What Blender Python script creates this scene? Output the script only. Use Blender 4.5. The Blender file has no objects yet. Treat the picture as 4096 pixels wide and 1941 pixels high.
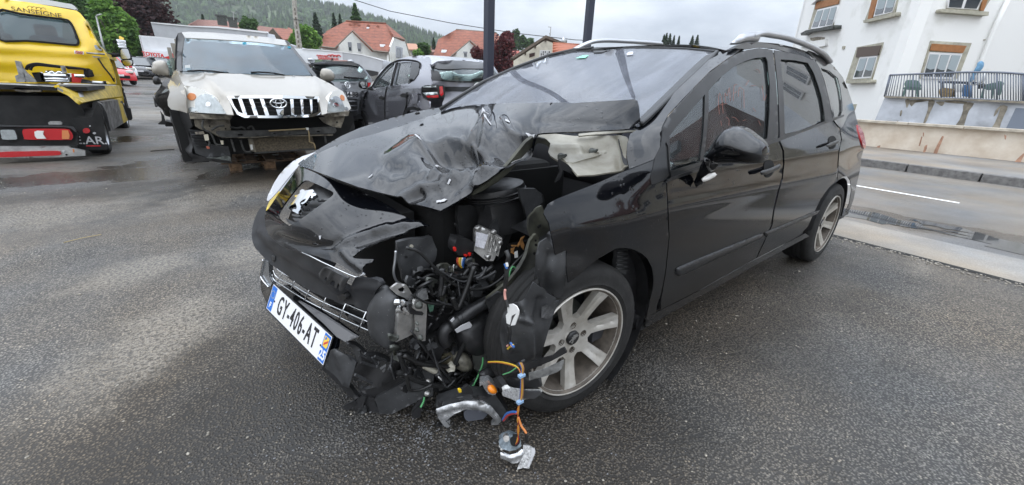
import bpy,bmesh,math,random
import numpy as np
from mathutils import Vector,Matrix,noise
from mathutils.geometry import delaunay_2d_cdt
SC=bpy.context.scene
COL=SC.collection
rad=math.radians
rng=random.Random(7)
# ------------------------------------------------------------------ camera
F=1607.4  # focal length in pixels of the 4096 px wide photograph
CAM=np.array([1.1076,1.7076,1.2055])
YAW,PIT,ROL=rad(231.501),rad(20.610),rad(2.143)
CD=np.array([math.cos(YAW)*math.cos(PIT),math.sin(YAW)*math.cos(PIT),-math.sin(PIT)])
_r=np.array([math.sin(YAW),-math.cos(YAW),0.0]);_u=np.cross(_r,CD)
CR=math.cos(ROL)*_r + math.sin(ROL)*_u
CU=-math.sin(ROL)*_r + math.cos(ROL)*_u
cam=bpy.data.cameras.new('camera');camo=bpy.data.objects.new('camera',cam);COL.objects.link(camo)
cam.sensor_width=36;cam.lens=F/4096*36;cam.clip_start=.05;cam.clip_end=6000
M4=Matrix([[CR[i],CU[i],-CD[i],CAM[i]] for i in range(3)] + [[0,0,0,1]])
camo.matrix_world=M4
SC.camera=camo
# ------------------------------------------------------------------ sky, sun, exposure
SUN_EL,SUN_AZ=rad(58),rad(65)
W=bpy.data.worlds.new('World');SC.world=W;W.use_nodes=True
nt=W.node_tree;N=nt.nodes;L=nt.links
for n in list(N):N.remove(n)
wo=N.new('ShaderNodeOutputWorld');bg1=N.new('ShaderNodeBackground');bg2=N.new('ShaderNodeBackground')
sky=N.new('ShaderNodeTexSky');sky.sky_type='NISHITA';sky.sun_disc=False
sky.sun_elevation=SUN_EL;sky.sun_rotation=SUN_AZ;sky.altitude=850;sky.dust_density=2.5
bg1.inputs[1].default_value=0.05
L.new(sky.outputs[0],bg1.inputs[0])
tc=N.new('ShaderNodeTexCoord');sx=N.new('ShaderNodeSeparateXYZ');L.new(tc.outputs['Generated'],sx.inputs[0])
gr=N.new('ShaderNodeValToRGB');L.new(sx.outputs[2],gr.inputs[0])  # overcast gradient; unseen zenith brightened beyond CIE for the paint reflections
gr.color_ramp.elements[0].position=0.0;gr.color_ramp.elements[0].color=(.47,.505,.545,1)
gr.color_ramp.elements[1].position=1.0;gr.color_ramp.elements[1].color=(1.88,2.05,2.30,1)
nz=N.new('ShaderNodeTexNoise');nz.inputs['Scale'].default_value=3.2;nz.inputs['Detail'].default_value=6;nz.inputs['Roughness'].default_value=.55
mp=N.new('ShaderNodeMapping');mp.inputs['Scale'].default_value=(1,1,2.6);L.new(tc.outputs['Generated'],mp.inputs[0]);L.new(mp.outputs[0],nz.inputs[0])
rp=N.new('ShaderNodeValToRGB');L.new(nz.outputs[0],rp.inputs[0])
rp.color_ramp.elements[0].position=.33;rp.color_ramp.elements[0].color=(.62,.65,.70,1)
rp.color_ramp.elements[1].position=.68;rp.color_ramp.elements[1].color=(1.18,1.17,1.16,1)
mx=N.new('ShaderNodeMix');mx.data_type='RGBA';mx.blend_type='MULTIPLY';mx.inputs[0].default_value=1
L.new(gr.outputs[0],mx.inputs[6]);L.new(rp.outputs[0],mx.inputs[7]);L.new(mx.outputs[2],bg2.inputs[0]);bg2.inputs[1].default_value=.95
ms=N.new('ShaderNodeMixShader');ms.inputs[0].default_value=.93  # cloud cover
L.new(bg1.outputs[0],ms.inputs[1]);L.new(bg2.outputs[0],ms.inputs[2]);L.new(ms.outputs[0],wo.inputs[0])
sl=bpy.data.lights.new('sun','SUN');sl.energy=1.1;sl.angle=rad(130);sl.color=(1,.97,.92)
so=bpy.data.objects.new('sun',sl);COL.objects.link(so);so.location=(0,0,30)
sd=Vector((math.cos(SUN_EL)*math.sin(SUN_AZ),math.cos(SUN_EL)*math.cos(SUN_AZ),math.sin(SUN_EL)))
so.rotation_euler=sd.to_track_quat('Z','Y').to_euler()
vs=SC.view_settings;vs.view_transform='Standard';vs.look='None';vs.exposure=0.58;vs.gamma=1;vs.use_curve_mapping=False
SC.cycles.max_bounces=8;SC.cycles.transparent_max_bounces=16
# ------------------------------------------------------------------ pixels of the photograph -> points of the place
def rays(P):
    P=np.atleast_2d(np.asarray(P,float))
    return CD*F + np.outer(P[:,0]-2048,CR) + np.outer(970.5-P[:,1],CU)
def at(x,y,ax,v):
    if callable(ax):return ax(x,y,v)
    r=rays((x,y))[0]
    if ax == 'd':return CAM + r/F*v
    i='xyz'.index(ax);return CAM + r*((v-CAM[i])/r[i])
def onplane(x,y,P0,n):
    r=rays((x,y))[0];n=np.asarray(n,float)
    return CAM + r*(np.dot(np.asarray(P0)-CAM,n)/np.dot(r,n))
def Z(ox,oy,s,pts):return [(ox+a*s,oy+b*s) + tuple(c) for a,b,*c in pts]
def ZA(p):return Z(2250,100,.4914,p)
def ZB(p):return Z(2400,100,.7373,p)
def ZD(p):return Z(2500,950,.4505,p)
def ZE(p):return Z(980,600,.4096,p)
def ZF(p):return Z(1000,900,.4096,p)
def ZG(p):return Z(1150,350,.4094,p)
def ZH(p):return Z(1750,350,.4096,p)
def ZI(p):return Z(2150,380,.4096,p)
def ZJ(p):return Z(950,850,.5323,p)
def ZK(p):return Z(1250,1250,.5659,p)
def ZL(p):return Z(1500,700,.5735,p)
def ZM(p):return Z(1900,900,.6552,p)
def ZP(p):return Z(500,0,.6143,p)
def ZQ(p):return Z(1200,50,.4095,p)
def ZR(p):return Z(3100,0,.4914,p)
def ZS(p):return Z(1700,0,.3686,p)
def ZT(p):return Z(0,250,.3686,p)
def ZU(p):return Z(0,0,.5733,p)
def tps_map(ctrl,lam=1e-5):
    """smooth surface through control points (px, py, axis, value); inverse depth is thin-plate interpolated"""
    P=np.array([(c[0],c[1]) for c in ctrl],float);w=[]
    for c in ctrl:
        q=at(*c[:4])-CAM;w.append(1/np.dot(q,CD))
    w=np.array(w);n=len(P)
    S=1000.0;c0=P.mean(0);Q=(P-c0)/S
    def U(d2):return d2*np.log(d2+1e-12)*.5
    def D2(a,b):return ((a[:,None]-b[None])**2).sum(2)
    A=np.zeros((n+3,n+3));A[:n,:n]=U(D2(Q,Q)) + np.eye(n)*lam
    A[:n,n]=1;A[:n,n+1:]=Q;A[n,:n]=1;A[n+1:,:n]=Q.T
    k=np.linalg.lstsq(A,np.concatenate([w,[0,0,0]]),rcond=None)[0]
    def f(X):
        X=np.atleast_2d(np.asarray(X,float));q=(X-c0)/S
        iv=U(D2(q,Q))@k[:n] + k[n] + q@k[n+1:]
        return CAM + rays(X)/F/iv[:,None]
    return f
def ZV(p):return Z(640,400,.31056,p)
def ZX(p):return Z(0,0,.27027,p)
def ZY(p):return Z(400,0,.29484,p)
def ZW(p):return Z(540,200,.29478,p)
def plane_map(ax,v):
    def f(X):return np.array([at(a,b,ax,v) for a,b in np.atleast_2d(X)])
    return f
def Ys(x,z):
    x=np.asarray(x,float);z=np.asarray(z,float)
    b=.905-.10*np.maximum(0,x+.2)**2-.15*np.maximum(0,-x-2.3)**2
    lo=.35*(np.minimum(z,.6)-.6)**2
    mid=.25*(np.clip(z,.6,.95)-.6)**2
    up=np.maximum(0,z-.95);b=b-1.1*np.maximum(0,z-.74)**2*np.clip((x+.30)/.25,0,1)
    return b-lo-mid-.40*up-.15*up**2 + .006*np.exp(-((z-.80-.02*x)/.035)**2)*(x < .2)
def side_map(off=0.0):
    def f(X):
        X=np.atleast_2d(np.asarray(X,float));v=rays(X);y=np.full(len(X),.88)
        for _ in range(50):
            P=CAM + v*((y-CAM[1])/v[:,1])[:,None]
            y=.6*y+.4*(Ys(P[:,0],P[:,2])+off)
        return CAM + v*((y-CAM[1])/v[:,1])[:,None]
    return f
# ------------------------------------------------------------------ polygons
def smooth(pts,k=6,closed=True):
    P=np.array([p[:2] for p in pts],float);n=len(P);out=[]
    for i in range(n if closed else n-1):
        if closed:p0,p1,p2,p3=P[i-1],P[i],P[(i+1) % n],P[(i+2) % n]
        else:p0,p1,p2,p3=P[max(i-1,0)],P[i],P[i+1],P[min(i+2,n-1)]
        for j in range(k):
            t=j/k
            out.append(.5*((2*p1)+(-p0+p2)*t+(2*p0-5*p1+4*p2-p3)*t*t+(-p0+3*p1-3*p2+p3)*t**3))
    if not closed:out.append(P[-1])
    return [tuple(q) for q in out]
def curve3(pts,k=6):
    P=[Vector(p) for p in pts];n=len(P);out=[]
    for i in range(n-1):
        p0,p1,p2,p3=P[max(i-1,0)],P[i],P[i+1],P[min(i+2,n-1)]
        for j in range(k):
            t=j/k
            out.append(.5*((2*p1)+(-p0+p2)*t+(2*p0-5*p1+4*p2-p3)*t*t+(-p0+3*p1-3*p2+p3)*t**3))
    out.append(P[-1]);return out
def inside(P,poly):
    P=np.asarray(P,float);poly=np.asarray(poly,float);x,y=P[:,0],P[:,1];r=np.zeros(len(P),bool)
    a=poly;b=np.roll(poly,-1,0)
    for (x1,y1),(x2,y2) in zip(a,b):
        if y1 == y2:continue
        c=((y1 > y) != (y2 > y)) & (x < (x2-x1)*(y-y1)/(y2-y1)+x1);r ^= c
    return r
def segdist(P,poly,closed=True):
    P=np.asarray(P,float);poly=np.asarray(poly,float);d=np.full(len(P),1e9)
    n=len(poly)
    for i in range(n if closed else n-1):
        a=poly[i];b=poly[(i+1) % n];ab=b-a;l2=ab@ab
        if l2 < 1e-12:continue
        t=np.clip(((P-a)@ab)/l2,0,1);q=a+t[:,None]*ab
        d=np.minimum(d,np.hypot(P[:,0]-q[:,0],P[:,1]-q[:,1]))
    return d
def dens(poly,step):
    out=[];n=len(poly)
    for i in range(n):
        a=np.array(poly[i][:2],float);b=np.array(poly[(i+1) % n][:2],float);m=max(1,int(np.hypot(*(b-a))/step+.5))
        for j in range(m):out.append(tuple(a+(b-a)*j/m))
    return out
def cdt(outline,holes=(),step=12.0,extra=()):
    loops=[dens(outline,step)] + [dens(h,step) for h in holes]
    verts=[];edges=[]
    for lp in loops:
        b=len(verts);verts += lp;edges += [(b+i,b+(i+1) % len(lp)) for i in range(len(lp))]
    O=np.array(loops[0]);lo=O.min(0);hi=O.max(0)
    gx=np.arange(lo[0]+step*.5,hi[0],step);gy=np.arange(lo[1]+step*.5,hi[1],step*.87)
    if len(gx) and len(gy):
        G=np.array([(x+(step*.5 if j % 2 else 0),y) for j,y in enumerate(gy) for x in gx])
        m=inside(G,O)
        for h in loops[1:]:m &= ~inside(G,h)
        G=G[m]
        if len(G):
            d=segdist(G,O)
            for h in loops[1:]:d=np.minimum(d,segdist(G,h))
            verts += [tuple(g) for g in G[d > step*.45]]
    r=delaunay_2d_cdt([Vector(v) for v in verts],edges,[],0,1e-6)
    V=np.array([(v.x,v.y) for v in r[0]]);T=[tuple(f) for f in r[2]]
    c=np.array([V[list(f)].mean(0) for f in T]);m=inside(c,O)
    for h in loops[1:]:m &= ~inside(c,h)
    return V,[t for t,k in zip(T,m) if k]
# ------------------------------------------------------------------ objects
def mw(o):
    m=o.matrix_basis.copy()
    if o.parent:m=mw(o.parent) @ o.matrix_parent_inverse @ m
    return m
def tag(o,label=None,cat=None,group=None,kind=None):
    if label:o['label']=label
    if cat:o['category']=cat
    if group:o['group']=group
    if kind:o['kind']=kind
    return o
def empty(name,loc,rz=0,label=None,cat=None,group=None):
    o=bpy.data.objects.new(name,None);COL.objects.link(o);o.location=tuple(loc);o.rotation_euler=(0,0,rz)
    o.empty_display_size=.2
    return tag(o,label,cat,group)
def obj(name,me,parent=None,world=False):
    o=bpy.data.objects.new(name,me);COL.objects.link(o)
    if parent is not None:
        o.parent=parent
        if world:o.matrix_parent_inverse=mw(parent).inverted()
    return o
def mesh(name,V,Fc,mats,sm=True,idx=None):
    me=bpy.data.meshes.new(name);me.from_pydata([tuple(map(float,v)) for v in V],[],[tuple(f) for f in Fc])
    for m in (mats if isinstance(mats,(list,tuple)) else [mats]):me.materials.append(m)
    if sm:me.polygons.foreach_set('use_smooth',[True]*len(me.polygons))
    if idx is not None:me.polygons.foreach_set('material_index',idx)
    me.update();return me
def thicken(V,T,thick,out=None):
    """sheet -> solid: back copy and rim (rim vertices split so the front stays smooth)"""
    V=np.asarray(V,float);Ta=np.array(T);n=len(V)
    fn=np.cross(V[Ta[:,1]]-V[Ta[:,0]],V[Ta[:,2]]-V[Ta[:,0]])
    ref=(CAM-V.mean(0)) if out is None else np.asarray(out,float)
    if (fn@ref).sum() < 0:Ta=Ta[:,::-1];fn=-fn
    vn=np.zeros_like(V)
    for k in range(3):np.add.at(vn,Ta[:,k],fn)
    vn /= np.maximum(np.linalg.norm(vn,axis=1),1e-12)[:,None]
    if not thick:return V,[tuple(t) for t in Ta],vn
    B=V-vn*thick;cnt={}
    for a,b,c in Ta:
        for e in ((a,b),(b,c),(c,a)):cnt[e]=1
    bd=[e for e in cnt if (e[1],e[0]) not in cnt]
    VV=list(V)+list(B);FF=[tuple(t) for t in Ta]+[(c+n,b+n,a+n) for a,b,c in Ta]
    m={}
    def cp(i,back):
        k=(i,back)
        if k not in m:m[k]=len(VV);VV.append(B[i] if back else V[i])
        return m[k]
    for a,b in bd:FF.append((cp(b,0),cp(a,0),cp(a,1),cp(b,1)))
    return np.array(VV),FF,vn
def sheet(name,outline,fmap,mt,parent=None,step=12,thick=.004,holes=(),disp=None,out=None,world=True):
    V2,T=cdt(outline,holes,step);P=fmap(V2)
    if disp is not None:
        _,T,vn=thicken(P,T,0,out);P=P+vn*disp(V2)[:,None]
    V,Fc,_=thicken(P,T,thick,out)
    return obj(name,mesh(name,V,Fc,mt),parent,world)
def flat(name,outline,ax,v,mt,parent=None,thick=.004,step=40,tilt=None,**k):
    """piece traced on a plane: ax/v, or with tilt a list of control points"""
    return sheet(name,outline,tps_map(tilt) if tilt else plane_map(ax,v),mt,parent,step,thick,**k)
def pillow(name,outline,fmap,mt,parent=None,step=10,R=40,h=.05,hb=None,world=True):
    """rounded solid whose outline is traced: bulges h to the front and hb to the back"""
    V2,T=cdt(outline,(),step);P=fmap(V2);_,T,vn=thicken(P,T,0)
    d=np.clip(segdist(V2,outline)/R,0,1);b=np.sqrt(np.maximum(0,1-(1-d)**2));hb=h if hb is None else hb
    n=len(P);edge=d < 1e-6
    V=np.concatenate([P+vn*(h*b)[:,None],P-vn*(hb*b)[:,None]])
    mp=[i if edge[i] else i+n for i in range(n)]
    Fc=[tuple(t) for t in T]+[(mp[c],mp[b_],mp[a]) for a,b_,c in T]
    Fc=[f for f in Fc if len(set(f)) == 3]
    return obj(name,mesh(name,V,Fc,mt),parent,world)
def ridge(*items):
    """displacement from creases: (polyline, height, width in pixels)"""
    def f(X):
        d=np.zeros(len(X))
        for pl,h,w in items:
            s=segdist(X,pl,False);d += h*(np.exp(-(s/w)**2) if w > 0 else np.exp(s/w))
        return d
    return f
class MB:
    def __init__(s):s.v=[];s.f=[];s.i=[];s.m=0
    def add(s,V,Fc):
        b=len(s.v);s.v += [tuple(map(float,v)) for v in V];s.f += [tuple(b+i for i in f) for f in Fc];s.i += [s.m]*len(Fc);return s
    def box(s,c,d,R=None,bev=0):
        x,y,z=d[0]/2,d[1]/2,d[2]/2
        if bev:
            bm=bmesh.new();bmesh.ops.create_cube(bm,size=1);bmesh.ops.scale(bm,vec=d,verts=bm.verts)
            bmesh.ops.bevel(bm,geom=bm.edges[:],offset=bev,segments=2,affect='EDGES',profile=.5)
            bm.verts.index_update();V=[v.co.copy() for v in bm.verts];Fc=[[v.index for v in f.verts] for f in bm.faces];bm.free()
        else:
            V=[Vector((a*x,b*y,e*z)) for a in (-1,1) for b in (-1,1) for e in (-1,1)]
            Fc=[(0,1,3,2),(4,6,7,5),(0,4,5,1),(2,3,7,6),(0,2,6,4),(1,5,7,3)]
        if R is not None:V=[R @ v for v in V]
        return s.add([v+Vector(c) for v in V],Fc)
    def tube(s,pts,r,n=8,cap=True):
        P=[Vector(p) for p in pts];m=len(P);rr=r if isinstance(r,(list,tuple)) else [r]*m
        V=[];t0=(P[1]-P[0]).normalized();up=Vector((0,0,1)) if abs(t0.z) < .9 else Vector((1,0,0));nrm=t0.cross(up).normalized()
        for i in range(m):
            t=(P[min(i+1,m-1)]-P[max(i-1,0)]);t=t.normalized() if t.length > 1e-9 else t0
            nrm=(nrm-t*nrm.dot(t));nrm=nrm.normalized() if nrm.length > 1e-6 else t.orthogonal().normalized();b=t.cross(nrm)
            for k in range(n):
                a=2*math.pi*k/n;V.append(P[i]+(nrm*math.cos(a)+b*math.sin(a))*rr[i])
        Fc=[(i*n+k,i*n+(k+1) % n,(i+1)*n+(k+1) % n,(i+1)*n+k) for i in range(m-1) for k in range(n)]
        if cap:Fc += [tuple(range(n-1,-1,-1)),tuple((m-1)*n+k for k in range(n))]
        return s.add(V,Fc)
    def lathe(s,prof,n=32,M=None,a0=0,a1=2*math.pi):
        """profile of (radius, height along local z)"""
        M=M or Matrix();full=abs(a1-a0-2*math.pi) < 1e-6;k=n if full else n+1
        V=[M @ Vector((r*math.cos(a0+(a1-a0)*i/n),r*math.sin(a0+(a1-a0)*i/n),h)) for i in range(k) for r,h in prof]
        m=len(prof)
        Fc=[(i*m+j,((i+1) % k)*m+j,((i+1) % k)*m+j+1,i*m+j+1) for i in range(n if full else n) for j in range(m-1)]
        return s.add(V,Fc)
    def prism(s,poly,d,M=None):
        """extrude an (x, y) outline from z = 0 to d"""
        M=M or Matrix();n=len(poly)
        pr=[Vector((p[0],p[1])) for p in poly]
        a=sum(pr[i].x*pr[(i+1) % n].y-pr[(i+1) % n].x*pr[i].y for i in range(n))
        if a < 0:poly=poly[::-1]
        V=[M @ Vector((p[0],p[1],z)) for z in (0,d) for p in poly]
        Fc=[tuple(range(n-1,-1,-1)),tuple(range(n,2*n))]+[(i,(i+1) % n,n+(i+1) % n,n+i) for i in range(n)]
        return s.add(V,Fc)
    def quad(s,a,b,c,d):return s.add([a,b,c,d],[(0,1,2,3)])
    def build(s,name,mt,parent=None,sm=False,world=False):
        me=mesh(name,s.v,s.f,mt,sm,s.i)
        return obj(name,me,parent,world)
def auto(o,ang=35):
    """smooth shading with sharp edges above an angle"""
    me=o.data;bm=bmesh.new();bm.from_mesh(me);bmesh.ops.recalc_face_normals(bm,faces=bm.faces)
    for f in bm.faces:f.smooth=True
    for e in bm.edges:e.smooth=not (len(e.link_faces) == 2 and e.calc_face_angle(0) > rad(ang))
    bm.to_mesh(me);bm.free();return o
def children(o):return [c for c in COL.objects if c.parent == o]
def dup(root,loc=None,rz=None,label=None,group=None):
    r=root.copy();COL.objects.link(r)
    if loc is not None:r.location=loc
    if rz is not None:r.rotation_euler=(0,0,rz)
    if label:r['label']=label
    if group:r['group']=group
    for ch in children(root):
        c=ch.copy();COL.objects.link(c);c.parent=r
        for g in children(ch):
            d=g.copy();COL.objects.link(d);d.parent=c
    return r
def text(name,s,size,M,mt,parent=None,ext=.002,bold=0,sx=1.0,align='CENTER',world=True,spc=1.0):
    cu=bpy.data.curves.new(name,'FONT');cu.body=s;cu.size=size;cu.align_x=align;cu.align_y='CENTER';cu.extrude=ext;cu.offset=bold
    cu.resolution_u=3;cu.space_character=spc
    t=bpy.data.objects.new(name,cu);COL.objects.link(t);bpy.context.view_layer.update()
    me=bpy.data.meshes.new_from_object(t);bpy.data.objects.remove(t)
    me.transform(M @ Matrix.Diagonal((sx,1,1,1)));me.materials.clear();me.materials.append(mt);me.name=name
    return obj(name,me,parent,world)
def frame(o,x,z):
    """matrix with local x along x, local y along z (text plane), origin o"""
    x=Vector(x).normalized();y=Vector(z);y=(y-x*y.dot(x)).normalized();n=x.cross(y)
    return Matrix([[x[i],y[i],n[i],o[i]] for i in range(3)]+[[0,0,0,1]])
# ------------------------------------------------------------------ materials
def _mat(name):
    m=bpy.data.materials.new(name);m.use_nodes=True;n=m.node_tree.nodes;l=m.node_tree.links
    return m,n,l,n['Principled BSDF']
def pm(name,col,rough=.5,metal=0,var=0.0,scale=6,bump=0,bscale=60,coat=0,ior=1.5,alpha=1,col2=None,emit=0,trans=0,detail=4,lo=.35,hi=.68,bd=.01,spots=None):
    m,n,l,b=_mat(name)
    b.inputs['Roughness'].default_value=rough;b.inputs['Metallic'].default_value=metal;b.inputs['IOR'].default_value=ior
    b.inputs['Base Color'].default_value=(*col,1)
    if coat:b.inputs['Coat Weight'].default_value=coat;b.inputs['Coat Roughness'].default_value=.03
    if trans:b.inputs['Transmission Weight'].default_value=trans
    if emit:b.inputs['Emission Color'].default_value=(*col,1);b.inputs['Emission Strength'].default_value=emit
    if alpha < 1:b.inputs['Alpha'].default_value=alpha
    g=n.new('ShaderNodeNewGeometry')
    last=None
    if var or col2:
        t=n.new('ShaderNodeTexNoise');t.inputs['Scale'].default_value=scale;t.inputs['Detail'].default_value=detail;t.inputs['Roughness'].default_value=.62
        l.new(g.outputs['Position'],t.inputs['Vector'])
        r=n.new('ShaderNodeValToRGB');r.color_ramp.elements[0].position=lo;r.color_ramp.elements[1].position=hi
        c2=col2 or tuple(min(1,c*(1-var)) for c in col);c1=col if col2 else tuple(min(1,c*(1+var*.5)) for c in col)
        r.color_ramp.elements[0].color=(*c2,1);r.color_ramp.elements[1].color=(*c1,1)
        l.new(t.outputs[0],r.inputs[0]);last=r.outputs[0]
        rr=n.new('ShaderNodeMapRange');rr.inputs[3].default_value=min(1,rough*1.25);rr.inputs[4].default_value=rough*.8
        l.new(t.outputs[0],rr.inputs[0]);l.new(rr.outputs[0],b.inputs['Roughness'])
    if spots:# (colour, scale, threshold): chips, drops of dirt
        t=n.new('ShaderNodeTexVoronoi');t.inputs['Scale'].default_value=spots[1];l.new(g.outputs['Position'],t.inputs['Vector'])
        k=n.new('ShaderNodeMath');k.operation='LESS_THAN';k.inputs[1].default_value=spots[2];l.new(t.outputs['Distance'],k.inputs[0])
        mxx=n.new('ShaderNodeMix');mxx.data_type='RGBA';l.new(k.outputs[0],mxx.inputs[0])
        if last:l.new(last,mxx.inputs[6])
        else:mxx.inputs[6].default_value=(*col,1)
        mxx.inputs[7].default_value=(*spots[0],1);last=mxx.outputs[2]
    if last:l.new(last,b.inputs['Base Color'])
    if bump:
        t=n.new('ShaderNodeTexNoise');t.inputs['Scale'].default_value=bscale;t.inputs['Detail'].default_value=3
        l.new(g.outputs['Position'],t.inputs['Vector'])
        bp=n.new('ShaderNodeBump');bp.inputs['Strength'].default_value=bump;bp.inputs['Distance'].default_value=bd
        l.new(t.outputs[0],bp.inputs['Height']);l.new(bp.outputs[0],b.inputs['Normal'])
    return m
def glassm(name,tint=(.75,.85,.82),dens_=.25,rough=.02,film=0.0,filmcol=(.55,.56,.6),streak=0):
    """thin automotive or window glass: Fresnel mirror over tinted see-through, with a dusty film"""
    m,n,l,b=_mat(name);n.remove(b);out=n['Material Output']
    tr=n.new('ShaderNodeBsdfTransparent');tr.inputs[0].default_value=(*[c*(1-dens_) for c in tint],1)
    gl=n.new('ShaderNodeBsdfGlossy');gl.inputs['Roughness'].default_value=rough;gl.inputs[0].default_value=(1,1,1,1)
    fr=n.new('ShaderNodeFresnel');fr.inputs[0].default_value=1.55
    mx_=n.new('ShaderNodeMixShader');l.new(fr.outputs[0],mx_.inputs[0]);l.new(tr.outputs[0],mx_.inputs[1]);l.new(gl.outputs[0],mx_.inputs[2])
    last=mx_.outputs[0]
    if film:
        df=n.new('ShaderNodeBsdfDiffuse');df.inputs[0].default_value=(*filmcol,1)
        g=n.new('ShaderNodeNewGeometry');t=n.new('ShaderNodeTexNoise');t.inputs['Scale'].default_value=4;t.inputs['Detail'].default_value=5
        l.new(g.outputs['Position'],t.inputs['Vector'])
        if streak:
            mq=n.new('ShaderNodeMapping');mq.inputs['Rotation'].default_value=(0,.5,.25);mq.inputs['Scale'].default_value=(.6,6,1.2);l.new(g.outputs['Position'],mq.inputs[0]);l.new(mq.outputs[0],t.inputs['Vector'])
        mr=n.new('ShaderNodeMapRange');mr.inputs[1].default_value=.3;mr.inputs[2].default_value=.75;mr.inputs[3].default_value=film*.4;mr.inputs[4].default_value=film*1.4
        l.new(t.outputs[0],mr.inputs[0])
        m2=n.new('ShaderNodeMixShader');l.new(mr.outputs[0],m2.inputs[0]);l.new(last,m2.inputs[1]);l.new(df.outputs[0],m2.inputs[2]);last=m2.outputs[0]
    l.new(last,out.inputs['Surface']);return m
# ================================================================== ground, road, pavement
def gz(x,y):
    a=max(0.0,-y-8);return .038*a*a/(a+5) if a < 120 else .038*120*120/125
def onground(px,py):
    r=rays((px,py))[0];r=r/F;t=3.0
    while t < 200:
        p=CAM+r*t
        if p[2] < gz(p[0],p[1]):break
        t += .05
    return np.array((p[0],p[1],gz(p[0],p[1])))
def blobmask(n,l,pos,blobs,soft=.5,nsc=2.5,namp=.5):
    """mask of irregular patches lying at given spots of the ground"""
    t=n.new('ShaderNodeTexNoise');t.inputs['Scale'].default_value=nsc;t.inputs['Detail'].default_value=5;l.new(pos,t.inputs['Vector'])
    acc=None
    for x,y,rx,ry,a in blobs:
        m=n.new('ShaderNodeMapping');m.vector_type='TEXTURE';m.inputs['Location'].default_value=(x,y,0);m.inputs['Rotation'].default_value=(0,0,a);m.inputs['Scale'].default_value=(rx,ry,1e3)
        l.new(pos,m.inputs[0]);d=n.new('ShaderNodeVectorMath');d.operation='LENGTH';l.new(m.outputs[0],d.inputs[0])
        ad=n.new('ShaderNodeMath');ad.operation='MULTIPLY_ADD';l.new(t.outputs[0],ad.inputs[0]);ad.inputs[1].default_value=namp*2;l.new(d.outputs['Value'],ad.inputs[2])
        r=n.new('ShaderNodeMapRange');r.interpolation_type='SMOOTHSTEP';r.inputs[1].default_value=1+namp+soft;r.inputs[2].default_value=1+namp-soft;l.new(ad.outputs[0],r.inputs[0])
        if acc is None:acc=r.outputs[0]
        else:
            k=n.new('ShaderNodeMath');k.operation='MAXIMUM';l.new(acc,k.inputs[0]);l.new(r.outputs[0],k.inputs[1]);acc=k.outputs[0]
    return acc
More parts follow.
